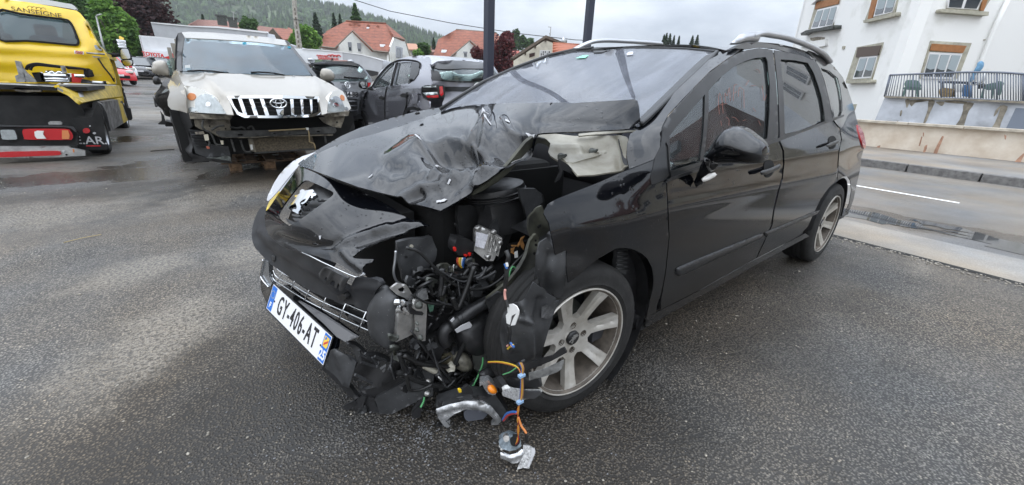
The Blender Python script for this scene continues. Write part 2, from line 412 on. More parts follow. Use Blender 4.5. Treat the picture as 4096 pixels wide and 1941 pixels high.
def asphalt(name,stones,cell,base,wet_blobs,dry_blobs,dry_col,wetness,bumpd=.004,big=.35,damp_shade_blobs=None):
    m,n,l,b=_mat(name)
    g=n.new('ShaderNodeNewGeometry');pos=g.outputs['Position']
    v=n.new('ShaderNodeTexVoronoi');v.inputs['Scale'].default_value=cell;l.new(pos,v.inputs['Vector'])
    sp=n.new('ShaderNodeSeparateColor');l.new(v.outputs['Color'],sp.inputs[0])
    r=n.new('ShaderNodeValToRGB');r.color_ramp.interpolation='LINEAR'
    e=r.color_ramp.elements
    e[0].position=0;e[0].color=(*stones[0],1);e[1].position=1;e[1].color=(*stones[-1],1)
    for i,c in enumerate(stones[1:-1]):x=e.new((.38,.74,.93)[i] if len(stones) == 5 else (i+1)/(len(stones)-1)*.93);x.color=(*c,1)
    vb=n.new('ShaderNodeTexVoronoi');vb.inputs['Scale'].default_value=cell*2.3;l.new(pos,vb.inputs['Vector']);sb=n.new('ShaderNodeSeparateColor');l.new(vb.outputs['Color'],sb.inputs[0])
    tm=n.new('ShaderNodeTexNoise');tm.inputs['Scale'].default_value=9;tm.inputs['Detail'].default_value=5;l.new(pos,tm.inputs['Vector']);tq=n.new('ShaderNodeMapRange');tq.inputs[1].default_value=.38;tq.inputs[2].default_value=.62;l.new(tm.outputs[0],tq.inputs[0])
    ms_=n.new('ShaderNodeMix');ms_.data_type='FLOAT';l.new(tq.outputs[0],ms_.inputs[0]);l.new(sp.outputs[0],ms_.inputs[2]);l.new(sb.outputs[0],ms_.inputs[3]);l.new(ms_.outputs[0],r.inputs[0])
    ed=n.new('ShaderNodeMapRange');ed.inputs[1].default_value=.25;ed.inputs[2].default_value=.62;l.new(v.outputs['Distance'],ed.inputs[0])
    mx1=n.new('ShaderNodeMix');mx1.data_type='RGBA';l.new(ed.outputs[0],mx1.inputs[0]);l.new(r.outputs[0],mx1.inputs[6]);mx1.inputs[7].default_value=(*base,1)
    # broad unevenness of tone
    t=n.new('ShaderNodeTexNoise');t.inputs['Scale'].default_value=big;t.inputs['Detail'].default_value=7;t.inputs['Roughness'].default_value=.62;l.new(pos,t.inputs['Vector'])
    mr=n.new('ShaderNodeMapRange');mr.inputs[1].default_value=.3;mr.inputs[2].default_value=.7;mr.inputs[3].default_value=.62;mr.inputs[4].default_value=1.3;l.new(t.outputs[0],mr.inputs[0])
    mx2=n.new('ShaderNodeMix');mx2.data_type='RGBA';mx2.blend_type='MULTIPLY';mx2.inputs[0].default_value=1;l.new(mx1.outputs[2],mx2.inputs[6]);l.new(mr.outputs[0],mx2.inputs[7])
    last=mx2.outputs[2]
    # warm and cool drifts of dust
    th=n.new('ShaderNodeTexNoise');th.inputs['Scale'].default_value=.9;th.inputs['Detail'].default_value=5;l.new(pos,th.inputs['Vector'])
    rh=n.new('ShaderNodeValToRGB');rh.color_ramp.elements[0].position=.36;rh.color_ramp.elements[0].color=(.93,.97,1.03,1);rh.color_ramp.elements[1].position=.62;rh.color_ramp.elements[1].color=(1.12,1.0,.86,1);l.new(th.outputs[0],rh.inputs[0])
    mh=n.new('ShaderNodeMix');mh.data_type='RGBA';mh.blend_type='MULTIPLY';mh.inputs[0].default_value=1;l.new(last,mh.inputs[6]);l.new(rh.outputs[0],mh.inputs[7]);last=mh.outputs[2]
    if damp_shade_blobs:
        pm_=blobmask(n,l,pos,damp_shade_blobs,.7,2.6,.9)
        m4=n.new('ShaderNodeMix');m4.data_type='RGBA';m4.blend_type='MULTIPLY';l.new(pm_,m4.inputs[0]);l.new(last,m4.inputs[6]);m4.inputs[7].default_value=(.42,.39,.35,1);last=m4.outputs[2]  # darkens damp spots and paints contact shade under the car and wheels
    if dry_blobs:
        dm=blobmask(n,l,pos,dry_blobs,.6,6.0,1.0)
        tf_=n.new('ShaderNodeTexNoise');tf_.inputs['Scale'].default_value=55;tf_.inputs['Detail'].default_value=4;l.new(pos,tf_.inputs['Vector'])
        kf=n.new('ShaderNodeMapRange');kf.inputs[1].default_value=.42;kf.inputs[2].default_value=.62;kf.inputs[3].default_value=.05;kf.inputs[4].default_value=.75;l.new(tf_.outputs[0],kf.inputs[0])
        k=n.new('ShaderNodeMath');k.operation='MULTIPLY';l.new(kf.outputs[0],k.inputs[1]);l.new(dm,k.inputs[0])
        mx3=n.new('ShaderNodeMix');mx3.data_type='RGBA';l.new(k.outputs[0],mx3.inputs[0]);l.new(last,mx3.inputs[6]);mx3.inputs[7].default_value=(*dry_col,1);last=mx3.outputs[2]
    t2=n.new('ShaderNodeTexNoise');t2.inputs['Scale'].default_value=1.1;t2.inputs['Detail'].default_value=6;l.new(pos,t2.inputs['Vector'])
    rr=n.new('ShaderNodeMapRange');rr.inputs[1].default_value=.32;rr.inputs[2].default_value=.66;rr.inputs[3].default_value=wetness;rr.inputs[4].default_value=.75;l.new(t2.outputs[0],rr.inputs[0])
    rough=rr.outputs[0];bstr=.8
    bp=n.new('ShaderNodeBump');bp.inputs['Distance'].default_value=bumpd;bp.invert=True;l.new(ed.outputs[0],bp.inputs['Height'])
    if wet_blobs:
        wm=blobmask(n,l,pos,wet_blobs,.30,2.2,.9)
        k=n.new('ShaderNodeMix');k.data_type='FLOAT';l.new(wm,k.inputs[0]);l.new(rough,k.inputs[2]);k.inputs[3].default_value=.16;rough=k.outputs[0]
        k2=n.new('ShaderNodeMix');k2.data_type='RGBA';k2.blend_type='MULTIPLY';l.new(wm,k2.inputs[0]);l.new(last,k2.inputs[6]);k2.inputs[7].default_value=(.50,.46,.42,1);last=k2.outputs[2]
        k3=n.new('ShaderNodeMapRange');k3.inputs[3].default_value=bstr;k3.inputs[4].default_value=.22;l.new(wm,k3.inputs[0]);l.new(k3.outputs[0],bp.inputs['Strength'])
    else:bp.inputs['Strength'].default_value=bstr
    l.new(rough,b.inputs['Roughness']);l.new(last,b.inputs['Base Color']);l.new(bp.outputs[0],b.inputs['Normal'])
    return m
def gp(x,y):p=at(x,y,'z',0);return p[0],p[1]
dry=[(*gp(640,1340),.42,.22,1.0),(*gp(1020,1010),.22,.30,.4),(*gp(60,870),.8,.5,.3),(*gp(900,770),.7,.35,.9),(*gp(560,1080),.3,.2,.5),(*gp(3700,1010),.5,.10,.1),(*gp(650,480),1.2,1.6,.3)]
wet=[(*gp(700,640),1.1,.35,.7),(*gp(900,690),.9,.2,.9),(*gp(560,560),.9,.5,.2),(*gp(150,720),1.6,.5,.2),(*gp(520,700),.5,.5,0),(*gp(620,420),1.4,1.0,.3)]
damp=[(*gp(2350,1680),.7,.5,.6),(*gp(1900,1760),.8,.45,.2),(*gp(1250,1560),.6,.4,.4),(*gp(2900,1300),1.2,.35,2.9),(*gp(200,800),1.4,.6,.2),(*gp(760,760),.8,.6,.2),(*gp(1500,1850),.5,.3,.3),(*gp(800,1750),.9,.5,.7),(-1.3,.3,2.4,1.0,0)]  # damp spots; those by wheel, sill and underbody also paint contact shade
m_lot=asphalt('lot_asphalt',[(.058,.055,.050),(.155,.147,.134),(.24,.228,.206),(.32,.298,.255),(.56,.50,.41)],112,(.045,.043,.040),wet,dry,(.30,.265,.215),.30,.004,.5,damp)  # damp holds damp spots and painted contact shade
m_road=asphalt('road_asphalt',[(.15,.144,.135),(.195,.188,.176),(.24,.23,.216),(.30,.285,.265)],130,(.14,.134,.125),[(-5.0,1.3,.35,.9,.09),(-5.4,3.0,.3,1.3,.09),(-5.2,.6,.2,.4,.09)],None,None,.38,.002,.5)
m_conc=asphalt('apron_concrete',[(.23,.218,.20),(.29,.275,.25),(.34,.325,.295)],90,(.235,.222,.20),None,None,None,.55,.001,.8)
m_pave=asphalt('pavement_asphalt',[(.20,.185,.17),(.26,.245,.225),(.31,.29,.27)],100,(.2,.19,.175),None,None,None,.55,.001,.6)
def ground_grid(name,xs,ys,mt,fz,kind='structure'):
    V=[(x,y,fz(x,y)) for y in ys for x in xs];n=len(xs)
    Fc=[(j*n+i,j*n+i+1,(j+1)*n+i+1,(j+1)*n+i) for j in range(len(ys)-1) for i in range(n-1)]
    return tag(obj(name,mesh(name,V,Fc,mt,True)),kind=kind)
ys=[-830,-500,-250,-128]+list(np.arange(-120,-7,4))+[-6,0,6,20,60,140,230]
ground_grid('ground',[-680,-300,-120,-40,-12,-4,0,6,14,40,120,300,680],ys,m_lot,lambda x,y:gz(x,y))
yr=list(np.arange(-120,-7,4))+[-4,-2,0,2,4,8,16,40,90]
SK=.09  # the street runs a little askew of the car
def strip(name,x0,x1,dz,mt,kind='structure'):
    V=[];Fc=[]
    for j,y in enumerate(yr):
        V += [(x0+SK*y,y,gz(0,y)+dz),(x1+SK*y,y,gz(0,y)+dz)]
        if j:Fc.append((2*j-2,2*j-1,2*j+1,2*j))
    return tag(obj(name,mesh(name,V,Fc,mt,True)),kind=kind)
strip('apron',-4.51,-3.74,.006,m_conc)
strip('road',-9.81,-4.51,.004,m_road)
strip('pavement',-13.6,-9.93,.14,m_pave)
# ragged edge of the lot asphalt against the concrete: a low crumbling lip of stones
m_lip=pm('broken_edge',(.025,.024,.022),.9,var=.5,scale=30)
V=[];Fc=[]
for j in range(160):
    y=-6+j*.07;x=-3.74+SK*y;w=.022+.012*rng.random()
    V += [(x-.004,y,.0075),(x+w,y,.0085),(x+w+.02,y,.002)]
    if j:Fc += [(3*j-3,3*j-2,3*j+1,3*j),(3*j-2,3*j-1,3*j+2,3*j+1)]
tag(obj('lot_edge',mesh('lot_edge',V,Fc,m_lip)),kind='structure')
m_line=pm('road_paint',(.78,.78,.76),.6,var=.25,scale=40,lo=.25,hi=.45)
for y0,y1 in ((-13,-9),(-6,-1.5),(-1.3,1.27)):
    V=[];Fc=[]
    for j in range(11):
        y=y0+(y1-y0)*j/10;z=gz(0,y)+.0085
        V += [(-7.03+SK*y-.045,y,z),(-7.03+SK*y+.045,y,z)]
        if j:Fc.append((2*j-2,2*j-1,2*j+1,2*j))
    tag(obj('lane_line',mesh('lane_line',V,Fc,m_line)),kind='structure')
m_kerb=pm('kerb_stone',(.17,.165,.16),.8,var=.4,scale=14,bump=.5,bscale=70)
k0=None
for j in range(34):
    y=-16+j*.985;a=-9.93+SK*y;z=gz(0,y)
    if k0 is None:
        b=MB();b.box((0,0,0),(.13,.965,.30),bev=.012);k0=mesh('kerb_stone',b.v,b.f,m_kerb,False)
    o=obj('kerb_stone',k0);o.location=(a+.065,y,z+.0);o.rotation_euler=(0,rng.uniform(-.02,.02),-SK+rng.uniform(-.01,.01));tag(o,kind='structure')
# puddles in the gutter of the street and loose stones on the lot
m_peb=pm('loose_stone',(.33,.30,.25),.7,var=.6,scale=90)
crumbs=[]
b=MB()
ico=bmesh.new();bmesh.ops.create_icosphere(ico,subdivisions=1,radius=1);ico.verts.index_update()
iv=[v.co.copy() for v in ico.verts];iF=[[v.index for v in f.verts] for f in ico.faces];ico.free()
for k in range(6500):
    q=(rng.uniform(-3.6,5.5),rng.uniform(-6,2.6))
    s=rng.choice([.0022,.0026,.003,.0034,.004,.005]) * (1.7 if rng.random() < .04 else 1)
    a=rng.random()*6.28;sx,sy,sz=s*rng.uniform(.8,1.5),s*rng.uniform(.7,1.1),s*rng.uniform(.4,.8)
    ca,sa=math.cos(a),math.sin(a)
    b.add([(q[0]+ca*v.x*sx-sa*v.y*sy,q[1]+sa*v.x*sx+ca*v.y*sy,sz*.5+v.z*sz) for v in iv],iF)
for k in range(900):# crumbs of black plastic and glass shaken out of the wreck
    a=rng.random()*6.28;r_=abs(rng.gauss(0,.45));q=(.62+r_*math.cos(a),.62+r_*math.sin(a));s=rng.uniform(.0015,.004)
    crumbs.append((q,s))
o=b.build('loose_stones',m_peb);tag(o,'small pale loose stones scattered over the dark asphalt of the lot','stones',kind='stuff')
b=MB()
for q,s in crumbs:b.add([(q[0]+v.x*s*1.4,q[1]+v.y*s,s*.4+v.z*s*.6) for v in iv],iF)
tag(b.build('plastic_crumbs',pm('crumb_mix',(.16,.16,.165),.3,var=.9,scale=150)),'small crumbs of black plastic and glass scattered under the crushed corner','debris',kind='stuff')
# edge stones where the lot asphalt breaks off along the concrete strip
b=MB()
for k in range(420):
    y=rng.uniform(-1,2.6);x=-3.72+SK*y+abs(rng.gauss(0,.07));s=rng.uniform(.004,.012)
    b.add([(x+v.x*s*1.3,y+v.y*s,.004+v.z*s*.5) for v in iv],iF)
o=b.build('edge_gravel',m_peb);tag(o,'crumbled pale gravel lying along the broken asphalt edge beside the road','gravel',kind='stuff')
# rain water standing in the gutter of the street
m_pud=pm('rain_water',(.05,.048,.045),.03,ior=1.5,var=.3,scale=2)
for k,(cx,cy,rx,ry) in enumerate(((-4.95,.75,.22,.55),(-5.0,2.1,.26,.7),(-5.25,1.35,.10,.3))):
    pts=[(cx+SK*(cy+math.sin(t*.2618)*ry)+math.cos(t*.2618)*rx*(1+.3*math.sin(t*1.7+k)),cy+math.sin(t*.2618)*ry*(1+.25*math.sin(t*2.3+k))) for t in range(24)]
    tag(obj('puddle',mesh('puddle',[(x,y,.0078) for x,y in pts],[tuple(range(24))],m_pud,False)),kind='structure')
# straws and twigs on the ground
m_straw=pm('straw',(.38,.30,.15),.8)
b=MB();p,q=at(255,970,'z',.006),at(405,938,'z',.010);b.tube([p,(p+q)/2+np.array([0,0,.004]),q],.003,5)
tag(b.build('straw',m_straw),'long dry straw lying on the asphalt in front of the bumper','straw')
m_twig=pm('twig',(.03,.025,.02),.8)
b=MB();p,q=at(602,605,'z',.01),at(697,598,'z',.012);b.tube([p,(p*.6+q*.4)+np.array([0,0,.004]),q],.008,5)
tag(b.build('cable_end',m_twig),'thin dark strip of rubber on wet asphalt between the tow truck and the beige off-roader','debris')
# ================================================================== the wrecked black estate car
m_paint=pm('black_paint',(.003,.0034,.0046),.045,ior=1.62,bump=.003,bscale=9,bd=.02)
def droplets(m,sc=75,dist=.0035):
    """beads of rain standing on the paint in loose clusters"""
    n=m.node_tree.nodes;l=m.node_tree.links;g=n.new('ShaderNodeNewGeometry');v=n.new('ShaderNodeTexVoronoi');v.inputs['Scale'].default_value=sc;l.new(g.outputs['Position'],v.inputs['Vector'])
    sp=n.new('ShaderNodeSeparateColor');l.new(v.outputs['Color'],sp.inputs[0]);t=n.new('ShaderNodeTexNoise');t.inputs['Scale'].default_value=5;l.new(g.outputs['Position'],t.inputs['Vector'])
    md=n.new('ShaderNodeMath');md.operation='MULTIPLY';l.new(sp.outputs[0],md.inputs[0]);l.new(t.outputs[0],md.inputs[1])
    rd=n.new('ShaderNodeMapRange');rd.inputs[1].default_value=.30;rd.inputs[2].default_value=.60;rd.inputs[3].default_value=0;rd.inputs[4].default_value=.42;l.new(md.outputs[0],rd.inputs[0])
    sb=n.new('ShaderNodeMath');sb.operation='SUBTRACT';l.new(rd.outputs[0],sb.inputs[0]);l.new(v.outputs['Distance'],sb.inputs[1])
    mxn=n.new('ShaderNodeMath');mxn.operation='MAXIMUM';mxn.inputs[1].default_value=0;l.new(sb.outputs[0],mxn.inputs[0])
    sq=n.new('ShaderNodeMath');sq.operation='SQRT';l.new(mxn.outputs[0],sq.inputs[0])
    bp=n.new('ShaderNodeBump');bp.inputs['Distance'].default_value=dist;l.new(sq.outputs[0],bp.inputs['Height']);old=[k for k in l if k.to_socket == n['Principled BSDF'].inputs['Normal']]
    if old:l.new(old[0].from_socket,bp.inputs['Normal'])
    l.new(bp.outputs[0],n['Principled BSDF'].inputs['Normal']);l.new(bp.outputs[0],n['Principled BSDF'].inputs['Coat Normal'])
droplets(m_paint)
m_side=pm('dusty_side_paint',(.006,.0065,.008),.07,ior=1.55)
def dusty(m):
    n=m.node_tree.nodes;l=m.node_tree.links;b=n['Principled BSDF'];g=n.new('ShaderNodeNewGeometry');s=n.new('ShaderNodeSeparateXYZ');l.new(g.outputs['Position'],s.inputs[0]);t=n.new('ShaderNodeTexNoise');t.inputs['Scale'].default_value=3;t.inputs['Detail'].default_value=6;l.new(g.outputs['Position'],t.inputs['Vector'])
    a=n.new('ShaderNodeMath');a.operation='MULTIPLY_ADD';a.inputs[1].default_value=.35;l.new(t.outputs[0],a.inputs[0]);l.new(s.outputs[2],a.inputs[2])
    r=n.new('ShaderNodeMapRange');r.inputs[1].default_value=.98;r.inputs[2].default_value=.40;l.new(a.outputs[0],r.inputs[0])
    q=n.new('ShaderNodeMapRange');q.inputs[3].default_value=.05;q.inputs[4].default_value=.26;l.new(r.outputs[0],q.inputs[0]);l.new(q.outputs[0],b.inputs['Roughness'])
    c=n.new('ShaderNodeMix');c.data_type='RGBA';l.new(r.outputs[0],c.inputs[0]);c.inputs[6].default_value=(.003,.0033,.0045,1);c.inputs[7].default_value=(.013,.0125,.012,1);l.new(c.outputs[2],b.inputs['Base Color'])
dusty(m_side);droplets(m_side,75,.0015)
m_paintd=pm('dusty_black_paint',(.010,.0102,.011),.10,var=.5,scale=2.5,ior=1.5,coat=.35)
m_trim=pm('black_trim',(.012,.0125,.0135),.33,var=.25,scale=12)
m_plast=pm('black_plastic',(.020,.020,.021),.38,var=.5,scale=14,bump=.15,bscale=90,bd=.003)
m_plastg=pm('grey_black_plastic',(.042,.043,.045),.42,var=.5,scale=9,bump=.12,bscale=60,bd=.004,spots=((.12,.12,.12),60,.10))
m_pad=pm('bumper_plastic',(.020,.021,.024),.50,var=.3,scale=7,bump=.25,bscale=260,bd=.0012)
m_rub=pm('tyre_rubber',(.013,.0125,.012),.72,var=.5,scale=10,bump=.2,bscale=50)
m_alloy=pm('dusty_alloy',(.58,.56,.52),.36,.4,var=.35,scale=9,col2=(.36,.335,.29))
m_alloyd=pm('brake_dust_alloy',(.13,.11,.09),.6,.3,var=.5,scale=12)
m_alu=pm('bare_aluminium',(.55,.54,.52),.36,.85,var=.3,scale=25,bump=.1,bscale=90)
m_chrome=pm('chrome',(.78,.79,.80),.08,1)
m_silver=pm('silver_rail',(.50,.51,.53),.32,.85)
m_steel=pm('grey_steel',(.09,.095,.085),.5,.4,var=.6,scale=12)
m_olive=pm('primer_steel',(.10,.10,.075),.5,.2,var=.7,scale=11,col2=(.03,.03,.026))
m_cream=pm('cream_primer',(.42,.40,.335),.45,scale=9,col2=(.27,.25,.20))
m_white=pm('white_plastic',(.72,.72,.70),.4)
m_red=pm('red_plastic',(.55,.02,.015),.35)
m_seat=pm('seat_cloth',(.13,.125,.145),.9,var=.3,scale=8)
m_seatl=pm('pale_interior',(.42,.45,.44),.8)
m_int=pm('car_interior',(.03,.03,.033),.8)
m_glass=glassm('side_glass',(.84,.95,.92),.04,.01,.03)
m_tint=glassm('privacy_glass',(.78,.88,.85),.05,.01,.02)
m_wind=glassm('windscreen_glass',(.88,.92,.97),.03,.02,.10,(.60,.61,.66),1)
m_lens=glassm('lamp_lens',(.95,.95,.95),.05,.03,.10,(.75,.76,.78))
m_redl=pm('red_lens',(.45,.015,.02),.12,coat=.5)
m_amber=pm('amber_lens',(.85,.25,.01),.15,coat=.5)
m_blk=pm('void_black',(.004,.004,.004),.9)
m_chip=pm('bare_chip',(.46,.46,.47),.45)
car=empty('wrecked_car',(-1.35,0,0),0,'black estate car with crushed front left corner and silver roof rails in the foreground','car')
def hs(name,outline,fmap,mt=None,step=14,**k):return sheet(name,outline,fmap,mt or m_paint,car,step,**k)
# ---------------------------------------------------------------- side panels
SM=side_map()
P_cut=ZB([(363,850),(371,1000)])+ZD([(395,0),(380,160),(365,300),(335,470),(320,560),(318,640)])
fd=P_cut+ZD([(480,560),(640,477),(900,330),(1160,188)])+ZB([(928,1085),(940,1000),(958,920),(985,830),(993,750),(988,680),(966,626),(910,650),(720,718),(530,790)])
front_door=hs('front_door',fd,side_map(.0),m_side)
rd=ZB([(998,682),(1001,750),(992,835),(967,920),(948,1000),(936,1085)])+ZD([(1170,186),(1480,22),(1560,-30)])+[(3232,905),(3252,860),(3280,800),(3312,755),(3345,722)]+ZB([(1293,690),(1308,620),(1297,565),(1262,520),(1120,575),(976,624)])
rear_door=hs('rear_door',rd,side_map(.0),m_side)
# fender: front left wing, torn at its front
fe=ZB([(357,850),(365,1000)])+ZD([(388,0),(372,160),(357,300),(327,470),(285,600),(278,665),(190,715),(205,640),(232,520),(250,450),(254,360),(240,270),(200,190),(150,145),(80,108),(0,95)])+ZM([(860,145),(760,205),(640,305),(570,355),(560,260),(575,160),(498,187),(480,110),(462,40),(452,-10)])+ZI([(60,1160),(75,1110),(110,1060),(190,1015),(380,940),(600,855),(800,765),(1000,690),(1137,635),(1120,720),(1098,800),(1108,880),(1180,862),(1245,838)])
def wingmap(X):
    P=side_map(0)(X);X=np.atleast_2d(X)
    return P
arch_c=at(2440,1250,'y',.9)
fender=hs('front_wing',fe,wingmap,m_side,12,disp=lambda X:-.012*np.exp(-((X[:,0]-2300)/90)**2)*np.exp(-((X[:,1]-1010)/60)**2))
hs('sill',ZD([(186,715),(280,665),(318,645),(480,566),(640,484),(1160,195),(1480,28),(1600,-35),(1640,-10),(1600,8),(1380,125),(1160,245),(900,395),(655,535),(420,665),(180,806)]),side_map(-.004),m_paintd)
# wing mirror base triangle and pillar behind the wing
hs('wing_corner',ZI([(1141,637),(1126,720),(1104,800),(1114,876),(1180,856),(1245,832),(1262,828),(1285,780),(1288,560),(1255,450),(1200,515)]),side_map(-.002),m_trim)
# door frames
f_out=ZA([(800,985),(748,1090)])+ZI([(1216,560),(1255,460),(1275,500),(1290,700),(1310,828)])+ZB([(365,842),(530,782),(720,710),(910,642),(962,622),(968,590),(962,420),(955,300),(937,137)])+ZA([(1600,188),(1500,205),(1420,236),(1350,277),(1200,387),(1000,592),(870,737),(818,830)])
f_win=ZA([(872,900),(935,820),(1050,690),(1165,560),(1300,412),(1420,325),(1500,290),(1580,266),(1652,262),(1668,290),(1690,500),(1686,720),(1670,922),(1300,1062),(878,1190)])
hs('front_door_frame',f_out,side_map(.003),m_trim,holes=[f_win])
r_out=ZB([(974,618),(1120,568),(1262,512),(1240,400),(1215,300),(1186,222),(1172,200),(1100,168),(1000,146),(945,137),(962,300),(970,420),(976,590)])
r_win=ZB([(980,186),(1060,192),(1128,206),(1160,260),(1188,340),(1205,400),(1217,470),(1221,528),(1100,570),(1003,590),(1000,450),(992,320)])
hs('rear_door_frame',r_out,side_map(.003),m_trim,holes=[r_win])
hs('front_door_glass',ZA([(862,896),(930,810),(1165,548),(1300,400),(1420,312),(1500,278),(1580,254),(1660,252),(1680,290),(1702,500),(1696,730),(1680,935),(872,1205)]),side_map(-.010),m_glass,25,thick=.003)
hs('rear_door_glass',ZB([(974,178),(1060,184),(1135,198),(1170,260),(1198,340),(1227,470),(1230,538),(997,602),(994,450)]),side_map(-.010),m_tint,25,thick=.003)
hs('window_divider',ZA([(1160,555),(1190,528),(1190,700),(1175,900),(1150,1095),(1120,1108),(1148,880),(1158,700)]),side_map(-.004),m_trim)
hs('belt_trim',ZB([(366,838),(530,776),(720,704),(910,636),(962,616),(1120,562),(1262,506),(1325,485),(1325,497),(1262,521),(966,633),(720,722),(530,795),(366,852)]),side_map(.009),m_trim)
# pillar between windscreen and door, running down to the wing
pil=ZA([(1312,214),(1400,190),(1480,196),(1350,268),(1200,376),(1000,580),(862,728),(808,830),(793,975)])+ZI([(1196,510),(1136,628),(1000,684),(895,722),(872,600),(880,470),(905,380),(1005,322)])+ZA([(640,800),(715,740),(900,560),(1130,345),(1255,222)])
yp=[]
for (a,b) in ZA([(1480,196),(1200,376),(1000,580),(808,830),(793,975)])+ZI([(1136,628),(895,722)]):yp.append((a,b,'y',float(side_map(0)([(a,b)])[0,1])))
for (a,b),y in zip(ZA([(1312,214),(1130,345),(900,560),(715,740),(640,800)])+ZI([(880,470)]),(.585,.615,.665,.705,.735,.80)):yp.append((a,b,'y',y))
hs('windscreen_pillar',pil,tps_map(yp,1e-2),m_paint,14)
# cant rail above the doors
cr=ZA([(1312,214),(1400,170),(1480,148),(1600,139),(1750,152),(1900,186),(2000,222),(2062,275),(2050,312),(1950,262),(1850,228),(1700,186),(1600,183),(1490,198),(1400,190)])
hs('roof_side',cr,side_map(0),m_paint)
# rear quarter with the last side window, rounding to the tailgate
qo=ZB([(1264,510),(1302,562),(1313,620),(1298,695)])+[(3350,722),(3372,707),(3390,705),(3402,724),(3406,762),(3397,815),(3374,860),(3362,872),(3392,858),(3414,800),(3428,734)]+ZB([(1410,790),(1418,720),(1437,650),(1428,590),(1400,540),(1372,430),(1345,350),(1318,285),(1270,225),(1215,180),(1165,150),(1130,138)])+[(3228,207),(3262,238)]+ZB([(1174,203),(1188,226),(1217,300),(1242,400)])
qw=ZB([(1197,232),(1245,250),(1290,288),(1304,340),(1315,420),(1316,465),(1306,492),(1272,502),(1262,440),(1240,350),(1215,280)])
qc=[]
for a,b in ZB([(1264,510),(1302,562),(1298,695),(1187,222),(1255,440),(1290,590)])+[(3350,722)]:qc.append((a,b,'y',float(side_map(0)([(a,b)])[0,1])))
for a,b in ZB([(1372,430),(1400,540),(1437,650),(1418,720),(1398,850),(1350,1030)]):qc.append((a,b,'x',-3.32))
qc += [(3390,706,'x',-2.72),(3404,724,'x',-2.9)]
for (a,b),y in zip(ZB([(1130,138),(1270,225),(1318,285),(1345,350)]),(.60,.58,.575,.60)):qc.append((a,b,'y',y))
QM=tps_map(qc)
hs('rear_quarter',qo,QM,m_side,12,holes=[qw])
def shift(fm,o):return lambda X:fm(X)+np.array(o)
hs('quarter_glass',ZB([(1180,215),(1240,234),(1302,278),(1316,340),(1330,420),(1330,478),(1316,508),(1262,520),(1255,440),(1232,350),(1205,270)]),shift(QM,(0,-.012,0)),m_tint,25,thick=.003)
hs('tail_lamp',ZB([(1392,540),(1402,545),(1424,585),(1436,640),(1434,668),(1426,672),(1412,625),(1396,570)]),shift(QM,(.002,.008,0)),m_redl,10,thick=.01)
# tailgate (faces away): closes the back
TB=MB();TG=MB()
for z0,z1,x0,x1,w0,w1 in ((.32,.92,-3.44,-3.50,.70,.68),(.92,1.46,-3.50,-3.10,.66,.42)):
    n=8
    for i in range(n):
        a0=-1+2*i/n;a1=-1+2*(i+1)/n;e=lambda a:.20*abs(a)**3
        (TG if z0 > .9 and abs(a0+a1) < 1.6 else TB).quad((x0+e(a0),a0*w0,z0),(x0+e(a1),a1*w0,z0),(x1+e(a1),a1*w1,z1),(x1+e(a0),a0*w1,z1))
TB.build('tailgate',m_paint,car,True,True);TG.build('tailgate_glass',m_glass,car,True,True)
# far side of the body, plain because it is never seen, and floor
FB=MB();xs_=np.linspace(-3.30,.42,30);zs_=np.linspace(.25,1.48,14)
for i in range(29):
    for j in range(13):
        x0,x1,z0,z1=xs_[i],xs_[i+1],zs_[j],zs_[j+1];xm,zm=(x0+x1)/2,(z0+z1)/2
        if (xm-0)**2+(zm-.317)**2 < .36**2 or (xm+2.708)**2+(zm-.317)**2 < .36**2:continue
        if (zm > 1.0 and xm > -.35-(zm-1.0)*1.9) or (xm > -.3 and zm > .80):continue
        if 1.0 < zm < 1.38 and -3.0 < xm < -.5-(zm-1.0)*1.9 and abs(xm+1.4) > .08:continue
        FB.quad((x0,-Ys(x0,z0),z0),(x1,-Ys(x1,z0),z0),(x1,-Ys(x1,z1),z1),(x0,-Ys(x0,z1),z1))
FB.build('far_side',m_paint,car,True,True)
b=MB();b.box((-1.75,0,.27),(3.4,1.62,.06));b.box((-.46,0,.60),(.05,1.3,.66));b.build('floor_pan',m_int,car,False,True)
# ---------------------------------------------------------------- roof, windscreen, rails
V=[];Fc=[];nx,ny=26,21
for i in range(nx):
    t=i/(nx-1);x=-1.08-2.28*t
    for j in range(ny):
        s=-1+2*j/(ny-1);hw=.60+.035*math.sin(math.pi*min(1,t*1.3))-.13*t*t
        xe=x+.16*(1-s*s)*(-1)*(1-t)+.0*s
        zc=1.475+.075*math.sin(math.pi*(.12+.62*t))-.055*t*t*t
        V.append((xe,s*hw,zc-.055*abs(s)**2.6-.012*s))
    if i:Fc += [((i-1)*ny+j,(i-1)*ny+j+1,i*ny+j+1,i*ny+j) for j in range(ny-1)]
o=obj('roof',mesh('roof',*thicken(V,[t for q in Fc for t in ((q[0],q[1],q[2]),(q[0],q[2],q[3]))],.01,(0,0,1))[:2],m_paint),car,True)
wo_=ZS([(166,1195),(400,1040),(640,895),(1000,735),(1350,606),(1600,552),(1830,528)])+ZA([(250,190),(430,186),(600,184),(900,187),(1100,200),(1258,216),(1130,345),(900,560),(715,740),(640,800)])+[(2556,505),(2400,492),(2250,480),(2050,468),(1900,455)]
wc=[(1770,435,'y',-.68),(2000,300,'y',-.60),(2290,200,'y',-.53),(2545,192,'x',-1.22),(2400,205,'x',-1.19),(2750,197,'x',-1.17),(2868,206,'y',.575),(2694,375,'y',.665),(2564,490,'y',.735),(2094,500,'x',-.30),(2300,520,'x',-.27)]
WM=tps_map(wc)
hs('windscreen',wo_,WM,m_wind,30,thick=.004)
